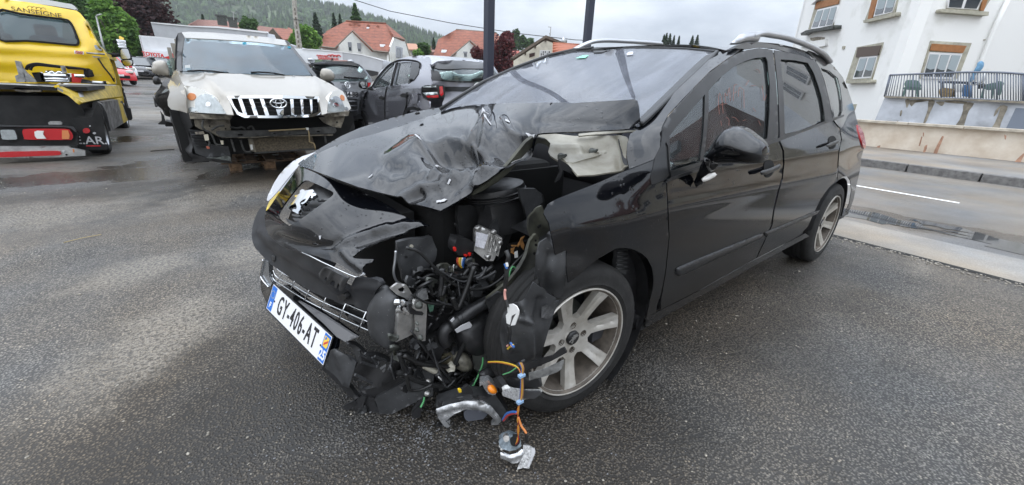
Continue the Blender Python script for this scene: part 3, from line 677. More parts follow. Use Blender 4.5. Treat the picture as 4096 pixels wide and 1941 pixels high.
# black band round the glass, seam to the roof, sun sensor and inspection sticker
b=MB();b.tube([WM([p])[0] for p in smooth(ZA([(0,236),(120,208),(250,192),(430,187),(600,186),(900,189),(1100,202),(1256,218)]),4,False)],.007,6)
b.tube([WM([p])[0]+np.array((0,0,.004)) for p in ZS([(166,1195),(400,1040),(640,895),(1000,735),(1350,606),(1600,552),(1830,528)])],.012,6)
b.tube([WM([p])[0]+np.array((0,.004,.004)) for p in smooth(ZA([(1250,226),(1120,356),(890,572),(705,752),(632,815)]),4,False)],.010,6);b.build('windscreen_seal',m_trim,car,True,True)
hs('glass_band',ZA([(1258,216),(1130,345),(900,560),(715,740),(640,800),(625,770),(690,705),(870,530),(1070,335),(1160,258)]),shift(WM,(.004,.002,.003)),m_trim,20,thick=.002)
hs('rear_view_mirror',ZS([(1570,735),(1700,665),(1880,585),(1960,560),(1930,640),(1800,715),(1660,745)]),shift(WM,(-.10,0,-.03)),m_trim,25,thick=.02)
hs('mirror_mount',ZS([(1810,535),(1830,560),(1840,580),(1930,575),(1975,562),(1920,545),(1990,525)]),shift(WM,(.006,.0,.004)),m_trim,20,thick=.008)
hs('green_sticker',ZS([(1640,640),(1720,608),(1785,605),(1745,635)]),shift(WM,(.006,0,.004)),pm('green_film',(.25,.70,.45),.5),40,thick=.001)
hs('rain_sensor',ZS([(2190,590),(2225,570),(2265,568),(2260,600),(2195,606)]),shift(WM,(.006,0,.004)),pm('grey_film',(.55,.56,.60),.5),40,thick=.004)
def rail(side,pts,y):
    q=[Vector(at(a,b_,'y',y)) for a,b_ in pts];c=curve3(q,6);n=len(c);B=MB()
    V=[];Fc=[]
    for i,p in enumerate(c):
        t=i/(n-1);w=.025-.005*math.sin(math.pi*t);h=.016
        for k in range(10):
            a=2*math.pi*k/10;V.append((p.x,p.y+w*math.cos(a),p.z+h*math.sin(a)))
        if i:Fc += [((i-1)*10+k,(i-1)*10+(k+1) % 10,i*10+(k+1) % 10,i*10+k) for k in range(10)]
    B.add(V,Fc+[tuple(range(10)),tuple((n-1)*10+k for k in range(10))])
    return B
B=rail(1,ZA([(1530,95),(1620,72),(1700,82),(1820,104),(1950,148),(2060,198),(2130,245),(2170,300)]),.60)
nearrail=B.build('roof_rail',m_silver,car,True,True)
pillow('rail_foot',ZA([(1355,162),(1400,118),(1450,72),(1530,52),(1625,54),(1618,72),(1600,100),(1592,140),(1500,145),(1420,162)]),plane_map('y',.60),m_silver,nearrail,12,20,.022)
pillow('rail_foot',ZA([(2060,200),(2120,200),(2165,240),(2190,290),(2160,285),(2110,238),(2075,225)]),plane_map('y',.60),m_silver,nearrail,12,14,.02)
B=rail(-1,ZS([(1610,548),(1700,500),(1800,460),(1880,446),(2000,442),(2200,452),(2420,465),(2560,478)]),-.58);B.build('roof_rail',m_silver,car,True,True)
# ---------------------------------------------------------------- door furniture
for nm,pts,hole in (('door_handle',[(868,800),(880,790),(930,775),(975,752),(981,770),(965,785),(905,812),(875,815)],[(890,760),(905,738),(930,735),(945,760),(942,800),(918,826),(895,820)]),('door_handle',[(1228,652),(1245,640),(1285,625),(1297,628),(1293,642),(1250,660),(1232,664)],[(1240,620),(1255,603),(1272,605),(1283,625),(1278,660),(1258,675),(1243,665)])):
    dr=front_door if pts[0][0] < 1000 else rear_door
    pillow(nm,ZB(pts),side_map(.028),m_trim,dr,3.5,14,.010)
    hs('handle_recess',smooth(ZB(hole),3),side_map(.0025),m_blk,8,thick=.001)
for dr,pts in ((front_door,[(445,320),(455,275),(500,250),(900,85),(1180,-25),(1225,-40),(1215,0),(1180,25),(900,150),(520,330),(470,347)]),(rear_door,[(1240,-45),(1400,-110),(1700,-235),(1730,-240),(1700,-205),(1420,-85),(1240,-8)])):
    pillow('rub_strip',ZD(pts),side_map(.002),m_trim,dr,5,16,.012)
# door mirror
mm=[(640,612),(672,578),(705,553),(760,548),(810,562),(860,598),(902,634),(918,665),(918,700),(905,735),(875,750),(820,755),(730,752),(680,752),(640,758),(618,740),(598,728),(572,716),(590,690)]
mirror=pillow('door_mirror',smooth(ZB(mm),3),plane_map('x',-.32),m_paint,car,12,95,.085,.03)
pillow('mirror_arm',ZB([(566,722),(612,740),(645,758),(600,812),(560,850),(522,884),(512,862),(528,810),(545,762)]),tps_map([c+('y',y) for c,y in zip(ZB([(566,722),(645,758),(522,884),(560,850)]),(.98,1.02,.90,.91))]),m_paint,mirror,10,22,.02)
pillow('turn_repeater',ZB([(553,842),(565,826),(590,808),(625,800),(632,812),(610,832),(578,848),(560,852)]),plane_map('y',.985),pm('pale_lens',(.62,.60,.56),.2,coat=.5),mirror,6,14,.012)
b=MB();pl=[at(p[0],p[1],'x',-.285) for p in ZB([(648,690),(700,690),(750,686),(830,684),(905,680)])]
# interior: seats, wheel, dash
b=MB()
for y in (.36,-.36):
    b.box((-1.15,y,.50),(.55,.50,.20),bev=.06);b.box((-1.50,y,.84),(.16,.46,.58),Matrix.Rotation(-.28,3,'Y'),bev=.06);b.box((-1.62,y,1.21),(.10,.25,.16),Matrix.Rotation(-.2,3,'Y'),bev=.04)
b.box((-2.42,0,.52),(.55,1.25,.22),bev=.06);b.box((-2.72,0,.88),(.16,1.25,.62),Matrix.Rotation(-.3,3,'Y'),bev=.06)
b.build('seats',m_seat,car,True,True)
b=MB();b.box((-.62,0,.88),(.42,1.45,.22),bev=.07);b.build('dashboard',m_int,car,True,True)
b=MB();b.lathe([(.175+.013*math.cos(t*math.pi/4),.013*math.sin(t*math.pi/4)) for t in range(9)],28,Matrix.Translation((-.80,.36,.92)) @ Matrix.Rotation(rad(62),4,'Y'));b.box((-.78,.36,.92),(.05,.12,.1));b.build('steering_wheel',m_int,car,True,True)
pillow('door_speaker',smooth(ZB([(395,690),(402,640),(430,608),(465,612),(495,650),(500,700),(480,750),(440,755),(410,730)]),3),side_map(-.07),m_int,car,14,30,.02)
# pale airbag curtain seen through the front door glass
pillow('curtain_airbag',ZB([(830,215),(862,232),(882,300),(885,420),(875,520),(850,575),(820,585),(832,500),(845,400),(842,300),(828,250)]),side_map(-.14),m_seatl,car,14,20,.03)
# hand-written marks on the glass
m_chalk=pm('orange_chalk',(.26,.10,.075),.9)
GM=side_map(-.004)
strokes=[[(648,485),(642,420),(648,372),(660,400),(668,480)],[(652,435),(690,425)],[(682,420),(678,370),(690,385),(702,340),(706,410)],[(722,412),(728,330),(745,325)],[(725,372),(742,362)],[(750,390),(756,340),(775,350)],[(780,350),(782,450)],[(790,330),(808,300)],[(845,240),(860,245),(868,262)],[(820,330),(845,330)],[(880,330),(890,410),(902,380)],[(655,520),(660,548)],[(685,500),(700,515),(698,545)],[(715,500),(735,505),(752,525)],[(775,520),(790,515)],[(830,450),(845,470)],[(860,520),(872,545)]]
for s in strokes:b=MB();b.tube([GM([p])[0] for p in smooth(ZB(s),4,False)] if len(s) > 2 else [GM([p])[0] for p in ZB(s)],.0009,5);b.build('chalk_stroke',m_chalk,car,False,True)
# ---------------------------------------------------------------- crumpled bonnet
ho=ZG([(100,748),(200,688),(420,588),(620,512),(870,448),(1100,366),(1320,300),(1500,232),(1560,205)])+ZH([(60,232),(130,205),(220,186),(360,172),(510,160),(700,154),(1000,150),(1250,147)])+ZI([(300,82),(500,70),(700,58),(945,42),(975,58),(992,110),(1000,200),(1014,322),(800,338),(600,350),(300,362),(0,374)])+ZH([(985,436),(965,456),(925,484),(860,522),(800,590),(740,668),(670,750),(600,828),(480,930),(330,1042),(200,1122),(60,1192)])+ZG([(1500,1208),(1380,1175),(1200,1122),(1050,1062),(880,1022),(690,972),(500,902),(350,848),(220,800),(130,772)])
hc=[(1191,656,'y',-.55),(1310,708,'y',0),(1355,719,'y',.08),(1510,768,'y',.22),(1640,808,'y',.35),(1764,843,'y',.51),(1404,560,'y',-.62),(1600,499,'y',-.66),(1764,445,'y',-.68),
 (1955,415,'x',-.24),(2537,397,'y',.69),(2564,512,'y',.735),(1955,463,'y',.10),(2150,430,'y',.48),(2314,416,'y',.605),(2314,523,'y',.69),(2150,533,'y',.62),(2053,624,'y',.60),(1947,731,'y',.57),(1832,809,'y',.535),
 (1450,655,'y',-.10),(1600,610,'y',0),(1720,540,'y',-.02),(1820,480,'y',-.10),(1600,720,'y',.22),(1750,700,'y',.34),(1850,640,'y',.38),(1960,560,'y',.42),(2080,470,'y',.40)]
HM=tps_map(hc,1e-4)
rg=ridge((ZG([(1250,532),(1400,508),(1560,486),(1650,500),(1740,520),(1830,440),(1900,380)]),.024,-16),(ZG([(1420,620),(1600,650),(1760,640)]),-.085,56),(ZG([(1290,530),(1370,620),(1430,690),(1450,800),(1400,900)]),.030,-13),
 (ZH([(470,300),(500,400),(470,540),(420,650)]),.044,-15),(ZH([(620,620),(720,560),(800,520)]),-.070,46),(ZH([(420,655),(330,740),(230,820),(80,880)]),.030,-14),(ZH([(330,540),(320,660)]),.018,9),(ZH([(640,330),(700,420),(860,440)]),.022,-12),(ZH([(480,800),(400,880),(380,990)]),.026,-14),
 (ZG([(930,760),(1020,810),(1110,800)]),-.012,26),(ZG([(880,900),(960,700),(1200,560)]),.012,22),(ZG([(1130,1080),(1300,990),(1500,960),(1650,900)]),.016,18),(ZG([(1180,1100),(1310,1050)]),-.016,14),(ZG([(1500,740),(1580,830),(1560,950)]),-.014,16),(ZH([(150,740),(220,800),(330,700)]),-.02,13),(ZI([(0,262),(400,268),(800,300)]),-.003,14))
def hood_disp(X):
    d=rg(X);m=np.clip(1-np.hypot((X[:,0]-1880)/330,(X[:,1]-660)/230),0,1)
    nzv=np.array([1.2-3*abs(noise.noise(Vector((a/85,b/85,3))))+.8*(.4-abs(noise.noise(Vector((a/34,b/34,9))))) for a,b in X])
    return d+m**.8*nzv*.008
hood=hs('bonnet',ho,HM,m_paint,7,thick=.006,disp=hood_disp)
def on_hood(X,up=.004):
    X=np.atleast_2d(X);e=1.5
    P=HM(X);Px=HM(X+[e,0]);Py=HM(X+[0,e]);n=np.cross(Px-P,Py-P);n /= np.linalg.norm(n,axis=1)[:,None]
    n *= np.sign((n*(CAM-P)).sum(1))[:,None]
    return P+n*(hood_disp(X)+up)[:,None]
for pl in (ZH([(410,330),(455,300),(520,296),(526,312),(490,318),(500,350),(480,372),(455,342)]),ZH([(472,378),(500,372),(515,392),(545,400),(552,425),(530,422),(505,410),(480,400)]),ZH([(668,338),(715,332),(728,352),(690,358),(668,374)]),ZH([(840,420),(880,432),(930,446),(968,452),(920,478),(860,466)]),ZG([(1255,520),(1290,512),(1322,532),(1300,545),(1275,535)]),ZG([(1398,668),(1420,640),(1462,668),(1440,702),(1412,706)]),ZG([(1426,740),(1450,728),(1462,765),(1420,770)]),ZG([(1452,1120),(1560,1098),(1578,1108),(1530,1135),(1460,1140)]),ZG([(1568,962),(1610,932),(1625,942),(1590,970)]),ZG([(784,892),(838,858),(845,868),(800,894)]),ZH([(690,712),(765,628),(775,636),(712,716)]),ZH([(100,965),(150,932),(160,940),(125,972)])):
    c_=np.mean([q[:2] for q in pl],0);pl=[tuple(c_+(np.array(q)-c_)*rng.uniform(.5,1.0)) for q in dens([q[:2] for q in pl],7)]
    sheet('bare_metal_patch',pl,on_hood,m_chip,hood,5,.001)
# torn edge of the inner bonnet frame, olive primer
flat('bonnet_inner_edge',ZH([(925,488),(985,492),(1065,508),(1102,545),(1095,590),(1060,560),(985,545),(905,600),(820,690),(700,830),(580,930),(440,1010),(330,1062),(470,950),(610,840),(740,690),(860,540)]),'y',.61,m_olive,hood,.012,tilt=[(2140,560,'y',.60),(2190,580,'y',.58),(2050,660,'y',.575),(1900,770,'y',.54),(2100,570,'y',.60)],step=12)
# cream painted underside with rolled rims, bolts and sealing strip
ct=[(2200,600,'y',.50),(2300,700,'y',.70),(2500,680,'y',.77),(2511,560,'y',.71),(2300,560,'y',.50),(2400,620,'y',.60)]
CMm=tps_map(ct)
uc=hs('bonnet_underside',ZI([(0,410),(60,430),(128,480),(105,560),(125,592),(205,640),(320,700),(392,788),(560,780),(790,742),(795,722),(885,692),(872,640),(884,520),(892,455),(868,408),(800,392),(480,402),(350,400),(150,376),(0,378)]),CMm,m_cream,10,disp=ridge((ZI([(130,520),(300,512),(400,520),(440,590)]),.014,10),(ZI([(300,665),(450,630),(640,570)]),.010,6),(ZI([(740,420),(775,560),(800,700)]),-.02,12),(ZI([(200,580),(350,590),(520,560)]),-.010,14)),thick=.006)
hs('sealing_strip',smooth(ZI([(758,440),(800,448),(828,510),(842,620),(850,678),(832,690),(802,660),(782,560)]),3),shift(CMm,(.0,.014,.004)),m_pad,8,thick=.012)
hs('torn_rim',ZI([(855,405),(885,430),(896,470),(888,560),(878,668),(862,660),(870,560),(876,480),(862,430)]),shift(CMm,(.0,.02,.004)),m_chip,8,thick=.008)
hs('bonnet_edge_strip',ZI([(348,396),(520,378),(760,368),(910,358),(925,372),(780,385),(520,402),(350,416)]),shift(CMm,(.0,.03,.01)),m_cream,12,thick=.006)
for p in ZI([(541,560),(238,612)]):
    b=MB();q=CMm([p])[0];M=Matrix.Translation(q) @ Matrix.Rotation(rad(-60),4,'X')
    b.lathe([(0,.028),(.005,.027),(.006,.016),(.011,.014),(.012,.004),(.019,.002),(.02,-.004)],10,M);b.build('stud_bolt',m_steel,car,True,True)
hs('hinge_plate',ZI([(225,620),(300,600),(470,578),(640,556),(655,566),(560,604),(450,634),(330,668),(262,662)]),shift(CMm,(.0,.010,.004)),m_cream,10,thick=.008)
# sail of black lining that hangs beside the cream panel
flat('torn_lining',ZI([(212,625),(300,680),(380,775),(390,800),(330,770),(250,730),(235,790),(215,830),(172,855),(200,800),(225,740),(205,690)]),'y',.66,m_plast,car,.006)
# ---------------------------------------------------------------- far wing, far headlamp
hs('far_wing',ZG([(105,742),(240,640),(520,478),(700,398),(1000,302),(1250,238),(1480,198),(1560,206),(1500,236),(1320,304),(1100,370),(870,452),(620,516),(420,592),(200,692)]),tps_map([(1191,654,'y',-.56),(1363,545,'y',-.74),(1436,514,'y',-.76),(1662,448,'y',-.78),(1756,431,'y',-.76),(1404,560,'y',-.64),(1600,499,'y',-.675),(1764,445,'y',-.69)]),m_paint,8)
b=MB()
for pts in ([(1240,262),(1258,240),(1280,234),(1296,248),(1290,262),(1262,268)],):pillow('washer_jet',ZG(pts),plane_map('y',-.6),m_trim,car,5,8,.012)
hl=ZE([(655,32),(560,62),(470,110),(390,180),(330,250),(285,320),(250,390),(225,440),(212,490),(225,500),(260,470),(330,390),(400,300),(470,215),(530,150),(600,80),(690,20)])
HLM=tps_map([(1248,613,'y',-.62),(1115,700,'y',-.70),(1070,795,'y',-.62),(1145,720,'y',-.56),(1197,660,'y',-.55)])
hlamp=hs('headlamp',hl,HLM,pm('headlamp_pale',(.46,.46,.48),.12,coat=.6),10,thick=.05)
hs('headlamp_trim',ZE([(540,160),(470,232),(400,318),(330,408),(262,480),(232,560),(212,615),(242,590),(280,500),(350,410),(420,325),(500,235),(565,170)]),shift(HLM,(.0,.0,.0)),m_chrome,8,thick=.02)
hs('headlamp_reflector',ZE([(345,405),(300,455),(255,500),(230,555),(215,610),(240,595),(270,540),(310,480),(335,430)]),shift(HLM,(.006,.004,.004)),pm('amber_gleam',(.55,.40,.05),.15,.3),8,thick=.006)
# ---------------------------------------------------------------- nose panel with the badge recess
no=ZE([(522,155),(600,190),(750,242),(900,312),(1080,385),(1250,462),(1380,530),(1470,580)])+ZJ([(1240,20),(1320,62),(1440,95),(1300,125),(1180,165),(1080,200),(1000,240),(950,270),(905,300),(868,335),(880,348),(1025,352),(1010,375),(965,385),(950,420),(945,462),(900,465),(845,440),(800,410),(745,378),(660,352),(570,322),(470,298),(400,285),(330,255),(280,220),(235,170),(210,110)])+ZE([(192,660),(200,600),(232,570),(300,470),(380,360),(460,250)])
NM=tps_map([(1194,663,'y',-.53),(1145,730,'y',-.5),(1066,850,'y',-.42),(1060,880,'y',-.42),(1310,712,'y',-.05),(1225,800,'y',0),(1136,897,'y',0),(1099,967,'y',-.16),(1172,1003,'y',.0),(1422,757,'y',.07),(1582,836,'y',.27),(1711,900,'y',.43),(1480,960,'y',.32),(1349,985,'y',.26),(1320,1050,'y',.28),(1440,1090,'y',.42),(1400,870,'y',.20),(1250,1010,'y',.14),(1490,1040,'y',.44)],4e-3)
em=ZE([(600,298),(650,312),(845,402),(862,425),(845,455),(720,550),(560,665),(440,738),(410,735),(352,690),(325,650),(345,590),(420,480),(500,380),(560,315)])
nd=ridge((ZJ([(745,260),(800,225),(950,165),(1130,115)]),.012,12),(ZJ([(900,240),(1050,190),(1250,130)]),-.012,12),(ZJ([(800,300),(850,360),(930,420)]),.012,14),(ZJ([(310,190),(420,235),(560,262),(700,250),(760,215)]),-.014,16),(ZJ([(1040,150),(1240,90),(1380,90)]),.010,10))
nose=hs('nose_panel',no,NM,m_paint,9,holes=[smooth(em,2)],disp=nd,thick=.005)
hs('badge_recess',ZE([(590,280),(680,310),(880,400),(880,440),(730,570),(560,690),(440,760),(395,760),(330,700),(300,650),(330,570),(420,450),(500,350)]),shift(NM,(-.045,0,-.02)),m_plast,14,thick=.004)
for a in ([(455,490),(505,470),(560,466),(540,480),(465,500)],[(400,545),(470,560),(560,555),(560,575),(470,585),(396,575)],[(640,470),(800,455),(775,475),(645,485)],[(600,560),(740,535),(700,565),(600,585)],[(395,615),(500,625),(600,600),(560,640),(500,650),(400,635)],[(400,655),(480,660),(540,650),(490,690),(420,680)],[(335,655),(400,690),(470,715),(440,735),(400,728),(350,690)]):
    hs('grille_bar',ZE(a),shift(NM,(-.022,0,-.008)),m_plastg,10,thick=.008)
lion=ZE([(567,405),(580,393),(598,391),(613,398),(606,410),(625,402),(660,396),(695,393),(706,405),(690,432),(712,428),(732,440),(722,452),(702,456),(690,478),(676,474),(682,458),(672,452),(655,480),(630,515),(600,535),(575,530),(590,520),(615,508),(632,480),(600,492),(578,508),(568,525),(580,560),(572,590),(556,612),(558,628),(540,626),(520,612),(500,605),(497,590),(515,582),(535,585),(540,560),(530,535),(525,520),(505,535),(480,548),(462,562),(466,578),(452,575),(445,550),(452,538),(475,532),(500,512),(520,490),(535,470),(518,462),(520,448),(545,445),(568,430)])
sheet('lion_badge',lion,shift(NM,(.012,0,.004)),m_chrome,nose,6,.014)
hs('nose_crack',ZF([(682,105),(705,102),(700,135),(690,140)]),shift(NM,(.004,0,0)),m_chip,10,thick=.001)
# ---------------------------------------------------------------- bumper: pad, inner lip, grille, plate
po=ZE([(185,545),(150,570),(120,610),(92,680),(70,760),(65,840),(75,905),(100,960),(145,1010),(195,1060)])+ZF([(200,385),(330,470),(450,560),(600,650),(720,705),(900,762),(1040,800),(1150,845),(1178,780),(1210,700),(1260,620),(1290,580),(1250,540),(1190,522),(1120,528),(1030,515),(1010,560),(985,640),(940,640),(900,600),(830,570),(745,505),(750,470),(800,405),(720,360),(640,312),(560,292),(470,260),(400,228),(330,190),(270,140),(225,80),(190,20)])+ZE([(205,700),(195,640),(205,590)])
PMp=tps_map([(1056,825,'y',-.60),(1012,905,'y',-.66),(1007,935,'y',-.63),(1018,985,'y',-.56),(1062,1042,'y',-.43),(1135,1092,'y',-.24),(1184,1129,'y',-.12),(1287,1187,'y',.10),(1369,1211,'y',.24),(1471,1244,'y',.40),(1520,1140,'y',.50),(1066,890,'y',-.45),(1110,957,'y',-.20),(1172,998,'y',-.04),(1262,1030,'y',.15),(1328,1066,'y',.25),(1451,1113,'y',.42),(1053,932,'y',-.51),(1102,988,'y',-.32),(1197,1047,'y',-.06),(1303,1103,'y',.15),(1020,945,'y',-.60)])
pad=hs('bumper',po,PMp,m_pad,9,thick=.02,disp=ridge((ZF([(128,70),(250,205),(480,350),(740,490),(860,600)]),.016,20),(ZF([(1040,600),(1150,600),(1240,620)]),.012,20),(ZF([(900,640),(990,760)]),-.01,20)))
for p,r_ in ((ZF([(238,325)])[0],11),(ZF([(455,360)])[0],5)):
    pillow('sensor_cap',[(p[0]+r_*.7*math.cos(k*.5236),p[1]+r_*1.3*math.sin(k*.5236)) for k in range(12)],shift(PMp,(.004,.0,0)),m_trim,pad,4,6,.004)
hs('bumper_clip',ZF([(880,675),(945,655),(975,700),(935,735),(895,720)]),shift(PMp,(.014,.006,0)),m_plast,8,thick=.02)
hs('bumper_bracket',ZF([(745,470),(800,405),(870,430),(940,470),(1040,515),(1010,570),(980,640),(950,610),(960,580),(935,560),(920,612),(895,600),(910,550),(880,530),(850,580),(825,565),(845,520),(820,500),(790,530),(768,515)]),shift(PMp,(.03,.012,.01)),m_plastg,8,thick=.008,disp=ridge((ZF([(800,430),(770,500)]),.008,6),(ZF([(880,460),(830,560)]),.008,6),(ZF([(1000,520),(960,620)]),.008,6)))
b=MB();b.tube([PMp([p])[0]+np.array((.02,0,.012)) for p in smooth(ZF([(560,285),(640,318),(760,378),(860,425),(1000,490),(1095,528)]),4,False)],.0028,6)
b.tube([PMp([p])[0]+np.array((.02,0,.012)) for p in ZF([(1095,528),(1140,518),(1180,496),(1165,492)])],.0035,6);b.build('bright_trim_strip',m_chrome,car,True,True)
# lower grille: dark box behind, bright bars, chrome surround
GM2=tps_map([(1062,1045,'y',-.42),(1085,1150,'y',-.40),(1184,1135,'y',-.12),(1287,1193,'y',.10),(1369,1217,'y',.24),(1475,1290,'y',.42),(1180,1215,'y',-.10),(1300,1275,'y',.14),(1430,1340,'y',.38)])
hs('grille_backing',ZF([(150,340),(250,420),(450,550),(720,700),(1000,790),(1175,850),(1190,1070),(1080,1100),(950,1060),(700,860),(520,740),(300,590),(200,520)]),shift(GM2,(-.06,0,0)),m_blk,20,thick=.01)
b=MB()
lines=[[(215,395),(250,445),(330,500),(420,540),(560,612),(720,690),(900,775),(1040,838),(1150,885)],[(200,450),(225,505),(290,550),(380,590),(530,680),(690,765),(880,850),(1060,930),(1165,975)],[(190,490),(210,545),(290,600),(350,640),(500,735),(670,825),(850,915),(1030,1000),(1175,1062)],[(225,395),(240,440)],]
for s in lines[:3]:b.tube([GM2([p])[0]+np.array((-.012,0,0)) for p in smooth(ZF(s),4,False)],.0030,6)
for s in ([(305,465),(240,560)],[(420,540),(375,630)],[(568,612),(512,735)],[(728,690),(668,835)],[(912,770),(838,945)],[(1115,842),(1025,1052)]):b.tube([GM2([p])[0]+np.array((-.010,0,0)) for p in ZF(s)],.0026,6)
b.build('grille_bars',m_chrome,car,True,True)
# dark deep slats between the bars
for s in ([(330,520),(420,565),(540,630),(530,665),(400,600),(320,560)],[(570,650),(700,715),(690,745),(560,690)],[(740,730),(880,790),(870,825),(730,770)],[(930,810),(1080,870),(1070,910),(915,850)],[(400,650),(500,710),(490,730),(395,670)],[(700,800),(850,875),(840,905),(690,830)],[(880,895),(1040,965),(1020,1000),(860,930)]):
    hs('grille_slat',ZF(s),shift(GM2,(-.035,0,0)),m_plast,14,thick=.012)
hs('grille_surround',ZF([(150,345),(195,372),(200,450),(205,520),(232,580),(212,618),(165,580),(140,530),(120,500),(130,440)]),shift(GM2,(.004,-.02,0)),pm('satin_chrome',(.34,.36,.38),.25,.8),10,thick=.02)
b=MB();b.tube([GM2([p])[0]+np.array((.010,-.02,0)) for p in smooth(ZF([(158,350),(140,430),(128,500),(160,560),(210,615)]),4,False)],.004,6);b.build('chrome_edge',m_chrome,car,True,True)
hs('lower_trim',ZF([(500,735),(600,790),(760,880),(900,970),(1080,1085),(970,1132),(880,1080),(760,960),(600,820)]),shift(GM2,(.014,0,0)),pm('grey_trim',(.16,.16,.165),.4),14,thick=.012)
LB=tps_map([(1040,1120,'y',-.56),(1060,1200,'y',-.50),(1090,1150,'y',-.38),(1200,1210,'y',-.10),(1330,1300,'y',.22),(1400,1350,'y',.36),(1290,1450,'y',.25),(1150,1330,'y',-.05),(1090,1260,'y',-.24)])
hs('lower_bumper',ZF([(145,350),(120,430),(118,500),(150,570),(220,620),(330,590),(420,660),(560,760),(760,900),(900,1010),(1010,1090),(940,1120),(830,1100),(812,1200),(770,1290),(700,1320),(560,1200),(400,1060),(260,930),(170,830),(120,740),(82,640),(75,560),(100,470),(125,400)]),shift(LB,(-.012,0,0)),m_paint,12,thick=.012)
# number plate
ptl,pbl,ptr,pbr=(1096,1137),(1067,1226),(1331,1349),(1283,1457)
PT=at(*ptl,'y',-.26);PB=at(*ptr,'y',.26)
pv=(PB-PT);pw=np.linalg.norm(pv);pu=pv/pw
pbc=at(*pbl,'y',-.262);dn=pbc-PT;dn=dn-pu*(dn@pu);ph=np.linalg.norm(dn);pd=-dn/ph
pbr3=onplane(*pbr,PT,np.cross(pu,pd));ph=.5*(ph+np.linalg.norm(pbr3-PB));pc=(PT+PB)/2-pd*ph/2
Mp=frame(pc,pu,pd)
if Mp.to_3x3().col[2].dot(Vector(CAM-pc)) < 0:raise SystemExit('plate faces away')
m_plate=pm('plate_white',(.74,.74,.75),.35);m_plb=pm('plate_blue',(.015,.14,.52),.35);m_ink=pm('plate_ink',(.012,.012,.014),.4)
plate=MB();plate.add([Mp @ Vector(v) for v in ((-pw/2,-ph/2,-.004),(pw/2,-ph/2,-.004),(pw/2,ph/2,-.004),(-pw/2,ph/2,-.004),(-pw/2,-ph/2,.002),(pw/2,-ph/2,.002),(pw/2,ph/2,.002),(-pw/2,ph/2,.002))],[(3,2,1,0),(4,5,6,7),(0,1,5,4),(1,2,6,5),(2,3,7,6),(3,0,4,7)])
plate=plate.build('number_plate',m_plate,car,False,True)
def onp(poly,z,d,nm,mt,par=plate):
    b=MB();b.prism([(x*pw/2,y*ph/2) for x,y in poly],d,Mp @ Matrix.Translation((0,0,z)));return b.build(nm,mt,par,False,True)
bw=.165
onp([(-.985,-.94),(-.985+bw,-.94),(-.985+bw,.94),(-.985,.94)],.0022,.0005,'blue_band',m_plb)
onp([(.985-bw,-.94),(.985,-.94),(.985,.94),(.985-bw,.94)],.0022,.0005,'blue_band',m_plb)
text('plate_lettering','GY-406-AT',ph*.98,Mp @ Matrix.Translation((0,-.002,.0028)),m_ink,plate,.0007,.0016,.53,spc=1.24)
text('country_letter','F',ph*.30,Mp @ Matrix.Translation((-.90*pw/2,-ph*.27,.0030)),m_plate,plate,.0003,.0015)
text('department_number','25',ph*.44,Mp @ Matrix.Translation((.90*pw/2,-ph*.24,.0030)),m_plate,plate,.0003,.0018,.85)
b=MB()
for k in range(12):
    a=k*math.pi/6;b.lathe([(0,.0012),(.0016,.001),(.0018,0)],5,Mp @ Matrix.Translation((-.90*pw/2+.0165*math.cos(a),ph*.16+.0165*math.sin(a),.0028)))
b.build('circle_of_stars',pm('star_yellow',(.75,.60,.05),.5),plate,False,True)
onp([(.85,.05),(.95,.05),(.965,.25),(.96,.78),(.84,.78),(.835,.25)],.0029,.0004,'regional_crest',pm('crest_yellow',(.75,.50,.06),.5))
onp([(.86,.12),(.95,.45),(.95,.62),(.86,.3)],.0035,.0003,'crest_band',pm('crest_red',(.55,.05,.04),.5))
onp([(.86,.5),(.90,.62),(.90,.74),(.86,.74)],.0035,.0003,'crest_band',m_plb)
for xx in (-.795,.795):
    b=MB();b.lathe([(0,.0015),(.004,.001),(.005,0)],10,Mp @ Matrix.Translation((xx*pw/2,-.02*ph,.0025)));b.build('plate_rivet',m_ink,plate,True,True)
b=MB();w2,h2=pw/2+.004,ph/2+.004
for x0,y0,x1,y1 in ((-w2,h2,w2,h2),(-w2,-h2,w2,-h2),(-w2,-h2,-w2,h2),(w2,-h2,w2,h2)):b.tube([Mp @ Vector((x0,y0,.001)),Mp @ Vector((x1,y1,.001))],.0035,6)
b.build('plate_frame',m_trim,car,False,True)
